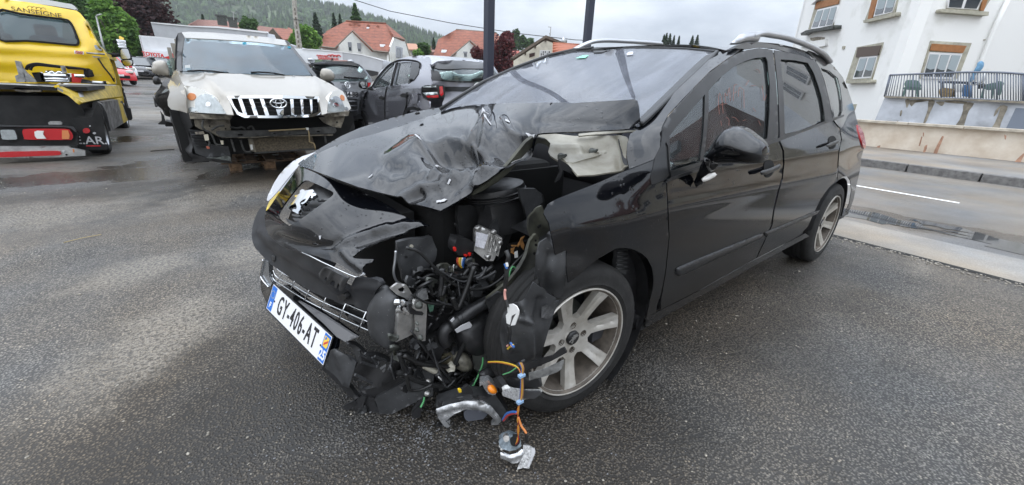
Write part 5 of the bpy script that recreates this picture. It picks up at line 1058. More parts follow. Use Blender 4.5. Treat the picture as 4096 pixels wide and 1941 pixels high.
lump('white_connector',ZK([(1270,470),(1300,460),(1350,530),(1395,575),(1380,590),(1345,560),(1300,520)]),.46,.45,m_plast,.02,'x')
lump('white_connector',ZK([(1338,530),(1360,530),(1398,570),(1385,585),(1345,555)]),.47,.46,m_white,.015,'x')
# ================================================================== pieces hanging from or lying beside the wreck
hlm=empty('broken_headlamp',at(1930,1715,'z',0),0,'smashed chrome headlamp housing hanging upside down below the crushed corner','headlamp')
def hp(nm,pts,y0,y1,mt,thick=.01,par=hlm,ax='y',**k):return sheet(nm,pts,LBm(pts,y0,y1,ax),mt,par,12,thick,**k)
m_refl=pm('lamp_reflector',(.62,.63,.64),.28,.75,var=.4,scale=40)
hp('housing',ZK([(868,655),(890,640),(1010,600),(1120,582),(1250,600),(1290,580),(1340,650),(1385,720),(1380,800),(1345,800),(1330,740),(1270,680),(1180,640),(1080,640),(960,670),(880,690)]),.62,.76,m_plastg,.05)
hp('reflector',ZK([(875,680),(960,650),(1080,625),(1170,625),(1260,660),(1320,730),(1335,770),(1310,795),(1262,798),(1290,760),(1240,710),(1170,690),(1080,690),(1000,720),(940,770),(970,800),(960,815),(930,805),(890,750)]),.63,.76,m_refl,.02,disp=ridge((ZK([(890,700),(1000,668),(1120,650),(1230,680),(1300,740)]),.014,9),(ZK([(900,720),(1000,692),(1100,672)]),-.01,8)))
hp('chrome_strip',ZK([(1040,628),(1100,618),(1200,622),(1250,650),(1290,690),(1240,660),(1180,640),(1100,636)]),.66,.74,m_chrome,.006)
hp('bulb_shield',smooth(ZK([(1075,700),(1120,684),(1200,690),(1240,712),(1200,760),(1140,784),(1090,765),(1070,730)]),2),.66,.70,pm('lamp_shield',(.16,.17,.20),.3,.4),.02)
hp('rubber_bung',ZK([(1225,745),(1260,720),(1290,750),(1275,785),(1240,780)]),.67,.69,m_blk,.02)
for a in ([(1135,600),(1175,598),(1178,625),(1150,628)],[(885,650),(915,640),(918,662),(890,670)],[(1040,560),(1100,515),(1120,530),(1140,575),(1060,580)]):hp('lamp_clip',ZK(a),.70,.71,m_plast,.012)
hp('yellow_connector',ZK([(1032,548),(1052,545),(1054,565),(1035,568)]),.71,.712,pm('plug_yellow',(.75,.50,.02),.4),.01)
hp('hanging_strap',ZK([(800,860),(850,830),(900,790),(920,800),(915,840),(880,870),(830,915),(800,918),(775,890)]),.60,.63,m_plast,.012)
hp('chrome_fragment',ZK([(930,800),(955,770),(975,760),(970,790),(985,808),(950,818)]),.645,.65,m_refl,.008)
d=empty('torn_rubber_plug',at(1660,1680,'z',0),0,'black rubber plug dangling from the broken bumper corner left of the smashed headlamp','plug')
hp('plug_body',ZK([(745,660),(790,615),(800,630),(770,680),(765,740),(720,755),(698,730),(715,695)]),.54,.56,m_plast,.02,d)
wires('plug_lead',[(y_(ZK([(790,600),(785,630),(765,670)]),.565),.004,WC['green'])],d)
ab=empty('indicator_bulb_holder',at(2000,1580,'z',0),0,'broken silver indicator holder with orange bulb above the smashed headlamp','bulb holder')
hp('holder',ZK([(1180,492),(1240,482),(1290,520),(1310,560),(1280,590),(1240,575),(1215,540),(1200,510),(1182,525)]),.70,.74,m_refl,.03,ab)
pillow('orange_bulb',smooth(ZK([(1240,540),(1265,512),(1292,525),(1300,550),(1280,570),(1250,568)]),3),tps_map(y_(ZK([(1230,500),(1310,500),(1230,580),(1310,580)]),.745)),m_amber,ab,5,20,.02)
lf=empty('lens_fragment',at(2040,1600,'z',0),0,'speckled clear lens fragment propped before the front tyre','lens fragment')
hp('lens',ZK([(1338,570),(1350,545),(1420,540),(1480,548),(1475,600),(1455,636),(1400,610),(1345,590)]),.47,.46,pm('speckled_clear',(.50,.50,.50),.3,.3,var=.5,scale=150),.006,lf,ax='x')
hp('lens_edge',ZK([(1480,550),(1530,560),(1600,560),(1620,575),(1570,610),(1490,612)]),.46,.42,m_plastg,.006,lf,ax='x')
# coloured loom from the headlamp to the unit on the ground
m_tie=pm('tie_blue',(.25,.38,.55),.4)
lm=empty('wiring_loom',at(2085,1840,'z',0),0,'loom of orange, yellow and blue wires hanging down to the lamp unit on the ground','wires')
runs=[]
for k,c in enumerate(('yellow','orange')):runs.append((x_(ZK([(1240,350+k*4),(1300,348+k*5),(1360,355+k*6),(1420,372+k*5),(1455,395),(1475,440)]),.48),.0021,WC[c]))
for k,c in enumerate(('blue','orange','yellow','brown')):runs.append((x_(ZK([(1460+k*6,355),(1478+k*5,395),(1475+k*4,450),(1472+k*6,520+k*4),(1468+k*6,590),(1462+k*3,640)]),.48),.0019,WC[c]))
for k,c in enumerate(('orange','yellow','red')):runs.append((x_(ZK([(1462+k*3,640),(1458-k*5,690),(1448+k*4,760),(1460-k*6,830),(1446+k*5,900),(1436,935)]),.48),.0019,WC[c]))
runs += [(x_(ZK([(1345,760),(1370,720),(1410,704),(1445,706)]),.48),.0042,WC['blue']),(x_(ZK([(1350,765),(1378,730),(1415,714),(1448,712)]),.48),.0042,WC['red']),(x_(ZK([(1455,740),(1475,800),(1500,835),(1512,858)]),.48),.004,WC['orange']),(x_(ZK([(1508,850),(1512,880),(1515,915)]),.48),.005,WC['black']),(x_(ZK([(1345,440),(1400,420),(1440,390)]),.48),.002,WC['green'])]
wires('wire',runs,lm)
for p in ZK([(1478,446),(1466,632)]):b=MB();b.box(at(*p,'x',.485),(.02,.012,.008));b.build('cable_tie',m_tie,lm,False,True)
hp('bullet_clip',ZK([(1440,362),(1470,340),(1480,348),(1465,375),(1445,385)]),.48,.48,m_plastg,.012,lm,ax='x')
gl=empty('lamp_unit',at(2060,1890,'z',0),0,'broken silver lamp unit with black socket lying on the wet asphalt','lamp unit')
def gtilt(pts):# lies on the ground, rising away from the camera
    return tps_map([(p[0],p[1],'z',max(.006,.012+(1880-p[1])*.00075)) for p in pts])
def gp_(nm,pts,mt,th=.01,dz=0,**k):return sheet(nm,pts,shift(gtilt(pts),(0,0,dz)),mt,gl,9,th,**k)
gp_('lamp_back',ZK([(1318,925),(1340,905),(1395,885),(1440,905),(1470,925),(1475,965),(1440,990),(1390,1000),(1330,980),(1318,955)]),pm('lamp_back_grey',(.20,.24,.27),.35,.3,var=.5,scale=60),.04,.012)
gp_('reflector',ZK([(1328,985),(1390,1005),(1445,992),(1480,965),(1500,985),(1480,1040),(1450,1065),(1410,1068),(1370,1045),(1328,1028)]),m_refl,.02,.0,disp=ridge((ZK([(1340,1000),(1400,1025),(1470,1000)]),.01,10)))
gp_('lens_piece',ZK([(1490,945),(1530,950),(1572,975),(1575,1000),(1555,1050),(1530,1110),(1490,1105),(1445,1118),(1460,1080),(1485,1030)]),pm('speckled_silver',(.55,.55,.55),.3,.3,var=.6,scale=150),.008,.004)
gp_('bright_edge',ZK([(1548,985),(1570,978),(1574,1000),(1550,1060),(1528,1112),(1515,1108),(1540,1050)]),m_chip,.008,.010)
gp_('socket',smooth(ZK([(1395,930),(1420,908),(1455,915),(1465,950),(1440,980),(1405,970)]),3),m_blk,.02,.020)
gp_('bulb_base',smooth(ZK([(1345,925),(1365,908),(1388,918),(1385,945),(1360,955)]),2),m_alu,.02,.024)
b=MB()
for s in ([(1352,890),(1358,870),(1372,868),(1372,885),(1362,900)],[(1378,885),(1390,875),(1394,890),(1388,910)]):b.tube(curve3([at(p[0],p[1],'z',.05+(900-q[1])*.0006) for p,q in zip(ZK(s),s)],4),.003,6)
for p in ZK([(1330,915),(1340,965),(1330,945),(1400,895)]):b.lathe([(0,.008),(.006,.006),(.008,0)],8,Matrix.Translation(at(*p,'z',.05)))
b.build('spring_clip',m_alu,gl,True,True)
# ================================================================== vehicles behind
class Tr:
    """traces parts of a vehicle on planes of its own frame: X = across its length, Y = its flank"""
    def __init__(s,root):s.root=root;s.M=mw(root);s.n=14;s.t=.012
    def X(s,x,y,v):m=s.M;f=np.array(m.to_3x3().col[0]);return onplane(x,y,np.array(m @ Vector((v,0,0))),f)
    def Y(s,x,y,v):m=s.M;f=np.array(m.to_3x3().col[1]);return onplane(x,y,np.array(m @ Vector((0,v,0))),f)
    def sx(s,nm,pts,v,mt,th=None,step=None,par=None,**k):
        fm=tps_map([(a,b,s.X,w) for a,b,w in v]) if isinstance(v,list) else plane_map(s.X,v)
        return sheet(nm,pts,fm,mt,par or s.root,step or s.n,th or s.t,**k)
    def sy(s,nm,pts,v,mt,th=None,step=None,par=None,**k):
        fm=tps_map([(a,b,s.Y,w) for a,b,w in v]) if isinstance(v,list) else plane_map(s.Y,v)
        return sheet(nm,pts,fm,mt,par or s.root,step or s.n,th or s.t,**k)
    def tube(s,nm,pts,r,mt,par=None,v=None):
        b=MB();b.tube([(s.X(*p[:2],v) if v is not None else s.X(*p)) for p in pts],r,6);return b.build(nm,mt,par or s.root,True,True)
def P3(f,pts):return [f([(a,b)])[0]+(c,) for a,b,c in pts]
def simple_wheel(root,x,y,r,w=.21,mt=None,rimm=None,side=1):
    b=MB();R=Matrix.Translation((x,y,r)) @ Matrix.Rotation(-math.pi/2*side,4,'X')
    b.lathe([(.02,-w/2),(r*.9,-w/2),(r,-w*.35),(r,w*.35),(r*.93,w/2),(r*.70,w*.52),(r*.66,w*.42)],28,R);o=b.build('wheel',m_rub,root,True)
    b=MB();b.lathe([(.0,w*.40),(r*.16,w*.42),(r*.18,w*.34),(r*.5,w*.30),(r*.66,w*.42),(r*.69,w*.46)],28,R)
    for k in range(10):
        a=k*math.pi/5;b.box(R @ Vector((r*.40*math.cos(a),r*.40*math.sin(a),w*.37)),(r*.48,r*.10,.03),R.to_3x3() @ Matrix.Rotation(a,3,'Z'))
    b.build('rim',rimm or m_alloy,o,True);return o
# ------------------------------------------------------------------ beige off-roader without its bumper
m_champ=pm('champagne_paint',(.34,.315,.27),.24,.25,ior=1.5,coat=.4,var=.05,scale=3)
m_lcd=pm('dirty_cream',(.27,.24,.18),.6,var=.75,scale=14,col2=(.06,.05,.04))
m_rust=pm('grimy_steel',(.055,.055,.052),.55,.3,var=.6,scale=12)
m_lcg=glassm('offroader_glass',(.74,.86,.92),.06,.02,.06,(.30,.45,.55))
suv=empty('off_roader',(.263,-4.733,.0),rad(92.83),'beige off-roader with its front bumper missing, resting on a wooden pallet','car')
t=Tr(suv)
fr=P3(ZP,[(360,475,-.15),(1240,498,-.15),(800,480,-.04),(560,520,.20),(1060,540,.25),(800,560,.45),(665,628,.74),(1262,635,.76),(960,640,.82),(1400,590,.42),(380,560,.40),(620,660,.66),(1310,660,.70),(1375,575,.3),(345,465,-.12)])
bon=t.sx('bonnet',ZP([(345,462),(375,466),(500,474),(690,480),(900,484),(1080,490),(1238,500),(1290,522),(1340,548),(1385,575),(1392,582),(1360,592),(1332,625),(1318,690),(1316,738),(1282,748),(1274,700),(1262,640),(1100,628),(960,624),(800,624),(662,627),(690,690),(706,748),(664,746),(624,684),(572,626),(500,584),(430,562),(384,558),(368,530)]),fr,m_champ,disp=ridge((ZP([(520,490),(590,560),(640,620)]),.02,12),(ZP([(1230,510),(1250,560),(1262,610)]),.02,12)))
t.sx('wing_side',ZP([(343,462),(365,530),(382,560),(390,620),(405,738),(370,726),(300,712),(280,690),(276,650),(292,600),(278,560),(296,520),(312,480),(322,462)]),P3(ZP,[(343,462,-.15),(300,500,-.35),(384,560,.40),(402,735,.50),(285,700,.12),(280,600,.0)]),m_champ)
t.sx('yellow_reflection',ZW([(600,455),(620,470),(640,520),(600,580),(590,650),(570,640),(555,600),(545,560),(580,500)]),P3(ZW,[(600,455,.21),(590,650,.24),(545,560,.20)]),pm('yellow_gleam',(.50,.40,.08),.3))  # yellow reflected in the wing side, painted as a thin coloured sheet
t.sx('windscreen',ZP([(386,250),(600,262),(860,278),(1072,302),(1150,400),(1224,492),(1000,486),(700,478),(374,463),(376,360)]),P3(ZP,[(386,250,-.85),(1072,302,-.85),(730,268,-.80),(1224,492,-.12),(374,463,-.12),(800,480,-.0)]),m_lcg,.006)
t.sx('roof',ZP([(352,212),(420,207),(560,212),(760,228),(920,243),(1046,262),(1066,280),(1078,300),(860,274),(600,256),(386,246),(368,236)]),P3(ZP,[(352,212,-1.2),(760,228,-1.3),(1046,262,-1.2),(386,246,-.86),(1078,300,-.86),(700,262,-.82)]),m_champ)
t.sx('windscreen_pillar',ZP([(344,216),(368,210),(386,238),(386,250),(368,360),(370,464),(344,462),(336,440),(338,330)]),P3(ZP,[(350,212,-.95),(386,246,-.86),(372,464,-.12),(344,462,-.2)]),m_trim)
t.sx('windscreen_pillar',ZP([(1044,262),(1064,272),(1092,302),(1180,410),(1248,490),(1240,500),(1222,494),(1148,400),(1072,304)]),P3(ZP,[(1050,268,-.95),(1074,302,-.86),(1226,492,-.12),(1245,492,-.2)]),m_trim)
t.sx('cab_side',ZP([(330,250),(346,214),(340,330),(338,450),(322,462),(326,350)]),-.6,m_trim,.03)
t.sx('side_window',ZP([(272,400),(300,378),(322,380),(322,455),(300,500),(276,470)]),-.7,m_tint,.006)
for pts,v in (([(174,432),(180,408),(205,394),(240,391),(262,400),(280,430),(290,470),(284,496),(230,492),(186,478),(172,450)],-.35),([(1269,485),(1280,452),(1300,446),(1330,450),(1356,470),(1366,500),(1356,526),(1315,530),(1276,515)],-.35)):
    pillow('door_mirror',smooth(ZP(pts),3),plane_map(t.X,v),m_champ,suv,6,26,.07,.05)
t.sx('mirror_arm',ZP([(262,490),(300,500),(340,520),(345,535),(300,515),(262,500)]),-.35,m_lcd,.04)
m_lampw=pm('pale_headlamp',(.66,.65,.60),.15,coat=.9);m_lampg=pm('lamp_bowl',(.46,.50,.51),.12,.5,coat=1,var=.18,scale=30)
for L_,bowl,bulb,small,vv in (([(384,560),(430,562),(500,584),(572,626),(624,684),(664,745),(600,742),(430,732),(404,735),(390,640)],[(458,655),(480,625),(520,612),(570,622),(600,655),(640,700),(655,740),(560,738),(470,730),(456,690)],[(404,628),(414,610),(432,606),(452,614),(458,632),(450,648),(430,653),(412,646)],[(412,708),(425,698),(450,700),(464,715),(455,726),(425,726)],[(384,560,.40),(664,745,.74),(404,735,.46),(560,620,.62)]),
 ([(1332,625),(1360,592),(1392,580),(1420,596),(1440,630),(1462,680),(1472,706),(1456,722),(1390,732),(1318,738),(1318,690)],[(1322,728),(1322,680),(1338,645),(1370,625),(1400,640),(1424,680),(1432,720),(1390,728)],[(1402,632),(1408,618),(1420,620),(1430,636),(1428,655),(1412,652)],[(1432,705),(1440,695),(1454,705),(1455,718),(1440,720)],[(1332,625,.66),(1318,738,.74),(1472,706,.42),(1395,582,.42)])):
    v=P3(ZP,vv);h=t.sx('headlamp',ZP(L_),v,m_lampw,.05)
    v2=[(a,b,c+.012) for a,b,c in v];v3=[(a,b,c+.02) for a,b,c in v]
    t.sx('lamp_bowl',smooth(ZP(bowl),2),v2,m_lampg,.01,8,h);t.sx('indicator',smooth(ZP(bulb),2),v2,pm('lamp_orange',(.60,.22,.08),.25),.01,8,h);t.sx('side_lamp',smooth(ZP(small),2),v2,m_lampg,.01,8,h)
    cx=sum(p[0] for p in bowl)/len(bowl);cy=sum(p[1] for p in bowl)/len(bowl);t.sx('lamp_bulb',smooth(ZP([(cx-12,cy-10),(cx+12,cy-10),(cx+14,cy+14),(cx-14,cy+14)]),3),v3,m_chrome,.01,8,h)
# grille
gpl=P3(ZP,[(660,628,.78),(1262,632,.80),(960,700,.86),(720,755,.82),(1250,755,.84)])
t.sx('grille_surround',ZP([(660,626),(800,622),(960,621),(1100,625),(1262,630),(1276,690),(1281,722),(1268,746),(1222,762),(1000,770),(780,768),(730,746),(702,700)]),gpl,m_chrome,.03,holes=[ZP([(692,642),(960,640),(1252,645),(1260,700),(1258,728),(1216,746),(1000,754),(792,752),(738,728),(712,690)])])
t.sx('grille_backing',ZP([(688,638),(1256,641),(1264,728),(1216,750),(790,756),(732,730)]),[(a,b,c-.05) for a,b,c in gpl],m_blk,.02)
for q in ([(735,642),(760,644),(796,748),(772,750)],[(806,643),(832,645),(868,750),(842,752)],[(878,643),(902,645),(940,752),(915,754)],[(982,708),(1034,708),(1032,752),(996,752)],[(1076,645),(1097,646),(1102,748),(1084,750)],[(1142,646),(1160,647),(1166,746),(1152,748)],[(1203,647),(1219,648),(1222,742),(1212,744)]):t.sx('grille_bar',ZP(q),gpl,m_chrome,.02)
for k in range(3):t.tube('grille_slat',[(a,b,c-.035) for a,b,c in P3(ZP,[(700+k*6,668+k*27,.79),(960,670+k*27,.85),(1258,672+k*26,.81)])],.006,m_trim)
b=MB();ep=np.array(suv.matrix_basis @ Vector((.90,0,0)));ec_=onplane(*ZP([(1000,674)])[0],ep,np.array(t.M.to_3x3().col[0]));Ex=np.array(t.M.to_3x3().col[1])
def ering(rx,rz,dx,dz,r):b.tube([ec_+Ex*(dx+rx*math.cos(k*math.pi/14))+np.array((0,0,dz+rz*math.sin(k*math.pi/14))) for k in range(29)],r,6,False)
sc=.6143*4.0/1607*1.0
ering(.083,.052,0,0,.009);ering(.030,.047,0,0,.006);ering(.062,.022,0,.022,.006);b.build('front_emblem',m_chrome,suv,True,True)
# exposed front structure
ex=.55
t.sx('dark_front',ZV([(120,120),(380,170),(1000,200),(2100,200),(2450,130),(2500,260),(2400,480),(2100,640),(1220,690),(930,700),(920,810),(600,760),(320,800),(240,480),(170,300)]),.30,m_blk,.02,40)
t.sx('headlamp_support',ZV([(380,175),(930,205),(930,235),(900,255),(560,245),(390,245)]),.58,m_lcd,.06);t.sx('headlamp_support',ZV([(2080,185),(2440,150),(2425,205),(2150,222),(2100,205)]),.58,m_lcd,.06)
t.sx('radiator_panel',ZV([(440,255),(560,250),(900,260),(915,400),(900,470),(760,480),(640,400),(520,380),(455,340)]),.48,m_lcd,.03,disp=ridge((ZV([(700,260),(710,400)]),-.02,6),(ZV([(780,330),(850,310),(890,360),(830,390)]),.02,8)))
t.sx('radiator_panel',ZV([(2050,230),(2380,200),(2370,260),(2330,360),(2240,350),(2120,300)]),.50,m_lcd,.03)
for p in ((640,338),(845,372),(2280,288),(2150,325)):t.sx('panel_hole',ZV([(p[0]+13*math.cos(k*.785),p[1]+12*math.sin(k*.785)) for k in range(8)]),.515,m_blk,.002)
t.sx('cross_beam',ZV([(730,410),(800,400),(1560,395),(1600,400),(2200,345),(2260,360),(2275,400),(2250,432),(1900,440),(1560,460),(900,485),(780,475),(730,440)]),.62,m_rust,.05,holes=[ZV([(1000,445),(1020,438),(1060,440),(1075,452),(1060,466),(1015,464)]),ZV([(2012,405),(2030,398),(2060,402),(2068,412),(2050,424),(2020,420)]),ZV([(1455,432),(1495,428),(1490,446),(1460,448)]),ZV([(1645,424),(1680,420),(1678,436),(1650,438)])])
t.sx('cross_beam_flange',ZV([(780,478),(1560,465),(2230,440),(2230,460),(1700,468),(1350,478),(1200,492),(800,490)]),.60,m_lcd,.03)
t.sx('radiator_core',ZV([(1200,500),(1560,480),(1960,466),(1985,560),(1990,635),(1700,650),(1240,680)]),.40,pm('radiator_fins',(.13,.105,.07),.7,.1,var=.5,scale=50),.04)
t.sx('radiator_tank',ZV([(1140,505),(1195,500),(1240,678),(1170,655)]),.42,m_lcd,.05);t.sx('white_cap',ZV([(1160,580),(1190,575),(1200,640),(1175,645)]),.47,m_white,.03)
t.sx('radiator_rail',ZV([(1220,678),(1700,645),(1990,622),(1990,640),(1700,662),(1225,695)]),.44,m_rust,.03)
t.tube('brass_pipe',ZV([(1400,398),(1600,388),(1900,370),(1918,420),(1925,540),(1980,560),(1998,600),(2000,640)]),.009,pm('brass',(.35,.27,.15),.4,.6),None,.66)
t.sx('pipe_end',ZV([(1880,358),(1915,360),(1915,390),(1890,388)]),.67,m_white,.02)
t.sx('wing_liner',ZV([(125,125),(380,165),(390,250),(420,330),(370,390),(380,460),(420,560),(455,700),(600,750),(900,800),(925,815),(640,790),(340,810),(300,720),(250,500),(200,300),(150,200)]),P3(ZV,[(125,125,.10),(380,165,.5),(320,800,.2),(600,760,.45),(900,800,.5),(250,500,.1)]),m_plast,.02,disp=ridge((ZV([(200,230),(300,450),(330,600),(440,690)]),.05,14)))
t.sx('liner_panel',ZV([(370,380),(560,400),(600,560),(740,590),(880,600),(910,720),(600,740),(460,690),(420,560)]),.40,m_plastg,.02)
for k in range(6):t.sx('liner_slat',ZV([(375+k*18,400+k*38),(560+k*8,408+k*38),(566+k*8,424+k*38),(385+k*18,416+k*38)]),.44,m_trim,.02)
t.sx('mud_flap',ZV([(240,490),(285,500),(330,600),(440,700),(460,730),(600,770),(640,800),(345,810),(300,780),(260,620)]),.05,m_blk,.02)
t.sx('splash_shield',ZV([(600,740),(740,745),(850,720),(905,730),(925,815),(800,815),(660,790)]),.46,pm('muddy_shield',(.11,.12,.11),.6,var=.7,scale=20),.02)
t.sx('number_bracket',ZV([(450,415),(560,405),(575,440),(460,445)]),.55,m_lcd,.02);t.sx('white_plug',ZV([(565,450),(620,445),(632,520),(582,525)]),.56,pm('aged_plug',(.50,.46,.36),.6),.03);t.sx('orange_plug',ZV([(598,600),(640,598),(640,632),(605,628)]),.56,pm('brick_plug',(.35,.10,.06),.6),.02);t.sx('fog_socket',ZV([(780,525),(815,525),(818,575),(790,578)]),.56,pm('aged_plug',(.50,.46,.36),.6),.02)
for pts in ([(560,250),(545,340),(580,390),(640,420),(690,500),(720,570),(790,580)],[(900,350),(1000,365),(1050,350),(1100,380)],[(620,520),(640,560),(630,600)],[(660,390),(740,345),(830,330)],[(915,505),(945,600),(965,665)],[(1040,520),(1070,620),(1110,670),(1170,665)],[(2120,450),(2140,560)],[(1130,370),(1180,340),(1220,400)]):t.tube('cable',smooth(ZV(pts),4,False),.012,m_rust,None,.56)
t.sx('front_tyre',ZV([(2380,210),(2450,150),(2490,260),(2510,360),(2480,420),(2400,480),(2330,520),(2330,370),(2370,270)]),.0,m_rub,.2)
for pts in ([(405,464),(470,460),(560,463),(676,478)],[(820,472),(880,470),(960,476),(1038,490)]):t.tube('wiper',ZP(pts),.010,m_blk,None,-.02)
t.sx('white_sticker',ZP([(389,426),(424,423),(427,445),(391,447)]),-.18,m_white,.003);t.sx('blue_sticker',ZP([(766,276),(790,276),(790,288),(766,288)]),-.74,pm('blue_sticker',(.05,.40,.55),.5),.003);t.sx('blue_sticker',ZP([(1057,302),(1078,304),(1082,313),(1062,312)]),-.80,bpy.data.materials['blue_sticker'],.003);t.sx('rear_view_mirror',ZP([(712,322),(800,318),(870,326),(866,346),(780,348),(716,342)]),-.9,m_trim,.04)
# body behind, seats, running gear
b=MB()
for x0,x1,z0,z1,w in ((-3.5,-.3,.45,1.14,.84),(-3.5,.20,.45,.90,.82)):b.box(((x0+x1)/2,0,(z0+z1)/2),(x1-x0,2*w,z1-z0),bev=.05)
b.build('body_shell',m_champ,suv)
b=MB()
for y in (-.68,.68):
    for x in (-1.25,-2.2,-3.4):b.box((x,y,1.42),(.10,.05,.58))
b.box((-2.3,0,1.70),(2.2,1.22,.05),bev=.02);b.build('cabin_frame',m_champ,suv)
b=MB()
for y in (-.38,.38):b.box((-1.5,y,1.15),(.2,.5,.55),bev=.08);b.box((-1.55,y,1.50),(.12,.28,.2),bev=.05)
b.box((-2.4,0,1.15),(.2,1.3,.5),bev=.06);b.box((-.72,0,1.10),(.4,1.3,.12),bev=.04);b.build('seats',m_seat,suv)
for y in (-.78,.78):simple_wheel(suv,-2.6,y,.37,.25,side=1 if y > 0 else -1)
pal=empty('wooden_pallet',at(973,682,'z',0)+np.array((-.45,-.35,0)),rad(-2),'grimy wooden pallet holding up the front of the beige off-roader','pallet')
m_wood=pm('pallet_wood',(.17,.115,.075),.8,var=.6,scale=16);m_woodf=pm('pallet_wood_end',(.30,.19,.11),.8,var=.5,scale=20)
bl=None
for x in (-.35,.1,.52):
    for y in (-.35,.05,.42):
        b=MB();b.box((x,y,.065),(.145,.12,.10),bev=.004);b.build('pallet_block',m_woodf,pal)
for x in (-.35,.1,.52):b=MB();b.box((x,.03,.011),(.145,.95,.022));b.build('bottom_board',m_wood,pal)
for y in (-.35,.05,.42):b=MB();b.box((.08,y,.126),(1.2,.12,.022));b.build('cross_board',m_wood,pal)
for k in range(5):b=MB();b.box((-.40+k*.24,.03,.149),(.13,.98,.022));b.build('deck_board',m_wood,pal)
stk_=empty('timber_block',at(*ZV([(1010,740)])[0],'z',.16)+np.array((0,-.2,0)),rad(8),'upright wooden block standing on the pallet under the beige off-roader','block')
b=MB();b.box((0,0,.10),(.17,.17,.24),bev=.005);b.build('block',m_wood,stk_)
# ------------------------------------------------------------------ dark wreck behind it
m_grm=pm('grimy_dark_paint',(.055,.053,.052),.25,.2,var=.5,scale=5,coat=.4)
wr=empty('dark_wreck',(.55,-8.2,gz(0,-8.2)),rad(95),'dark grey smashed car with hanging trim half hidden behind the beige off-roader','car');t=Tr(wr)
t.sx('body',ZW([(370,445),(400,410),(470,390),(560,420),(640,560),(560,940),(490,915),(430,900),(400,820),(330,760),(290,690),(270,630),(285,580),(330,520)]),P3(ZW,[(370,445,.2),(270,630,.55),(490,915,.3),(640,560,.3)]),m_grm,.04,20)
t.sx('panel_gap',ZW([(300,610),(370,590),(440,590),(440,600),(370,605),(310,640),(330,760),(320,760)]),.62,m_blk,.02)
pillow('door_mirror',smooth(ZW([(236,400),(246,372),(270,358),(310,366),(345,400),(350,440),(340,468),(280,472),(246,445)]),3),plane_map(t.X,.3),m_plast,wr,5,20,.06)
t.sx('mirror_arm',ZW([(340,430),(370,445),(372,470),(350,468)]),.3,m_plast,.05)
t.sx('smashed_headlamp',ZW([(360,590),(380,560),(420,525),(470,540),(440,560),(400,580)]),.6,m_lampg,.03);t.sx('side_window',ZW([(440,170),(470,140),(525,130),(530,330),(480,345),(450,250)]),-.5,m_tint,.02)
t.sx('hanging_trim',ZW([(255,660),(268,655),(282,740),(310,765),(300,778),(276,775),(262,720)]),.6,m_plast,.03);t.sx('hanging_trim',ZW([(340,820),(360,850),(395,890),(420,1000),(400,1015),(320,1012),(315,1000),(365,960),(360,890)]),.5,m_plast,.04)
t.sx('silver_sill',ZW([(415,945),(470,950),(530,985),(530,1000),(460,975),(420,960)]),.4,m_silver,.03);t.sx('tyre',ZW([(412,970),(470,975),(530,1000),(525,1040),(420,1040)]),.3,m_rub,.2)
b=MB();b.box((-1.9,.6,.62),(2.4,.7,.6),bev=.1);b.box((-2.2,.6,1.1),(1.5,.6,.5),bev=.15);b.build('body_shell',m_grm,wr)
# ------------------------------------------------------------------ grey estate (rear) behind
m_vw=pm('slate_paint',(.115,.12,.13),.2,.4,coat=.9);m_plw=m_plate
vw=empty('parked_suv',(-1.02,-11.225,gz(0,-11.2)),rad(281.46),'slate grey car seen from behind between the beige off-roader and the silver hatchback','car');t=Tr(vw);t.n=10
t.sx('tailgate',ZQ([(105,505),(120,490),(300,480),(500,485),(585,512),(640,560),(690,630),(705,660),(690,720),(600,780),(560,1000),(430,1000),(330,700),(200,580),(140,540)]),P3(ZQ,[(110,500,-3.3),(585,512,-3.3),(350,485,-3.35),(465,710,-3.62),(700,660,-3.45),(500,900,-3.7)]),m_vw,.04)
t.sx('rear_glass',ZQ([(130,522),(300,512),(580,522),(620,560),(688,648),(500,652),(340,650),(220,600),(150,545)]),P3(ZQ,[(130,520,-3.36),(580,520,-3.36),(465,650,-3.62),(690,650,-3.52)]),m_tint,.02);t.sx('roof_spoiler',ZQ([(104,500),(130,484),(300,474),(500,478),(590,512),(584,526),(400,508),(250,508),(112,518)]),-3.42,m_vw,.10)
t.sx('roof',ZQ([(75,470),(110,458),(300,462),(500,470),(530,486),(300,478),(110,490)]),P3(ZQ,[(75,470,-2.6),(300,462,-2.4),(530,486,-2.6),(300,478,-3.3)]),m_vw,.03)
t.tube('roof_rail',ZQ([(78,462),(110,460),(138,480)]),.03,m_silver,None,-2.9);t.tube('roof_rail',ZQ([(470,476),(500,474),(525,486)]),.03,m_silver,None,-2.9);t.sx('fin_aerial',ZQ([(312,470),(318,445),(328,470)]),-3.0,m_blk,.04)
t.tube('rear_wiper',ZQ([(430,634),(520,640),(620,648)]),.02,m_blk,None,-3.68)
b=MB();vc=t.X(*ZQ([(465,711)])[0],-3.70);yv=np.array(t.M.to_3x3().col[1])
b.tube([vc+yv*.062*math.cos(k*math.pi/10)+np.array((0,0,.062*math.sin(k*math.pi/10))) for k in range(21)],.010,6,False)
for pl in ([(-.035,.045),(0,-.0),(.035,.045)],[(-.05,.012),(-.026,-.048),(0,.0),(.026,-.048),(.05,.012)]):b.tube([vc-yv*u+np.array((0,0,v)) for u,v in pl],.008,5)
b.build('rear_emblem',m_chrome,vw,True,True)
t.sx('number_plate',ZQ([(418,775),(560,782),(556,826),(430,828)]),-3.82,m_plate,.01);yl=Vector(-yv)
pcx=t.X(*ZQ([(492,802)])[0],-3.84);text('plate_lettering','434-BB',.135,frame(pcx,yl,(0,0,1)),m_ink,vw,.002,.004,.9)
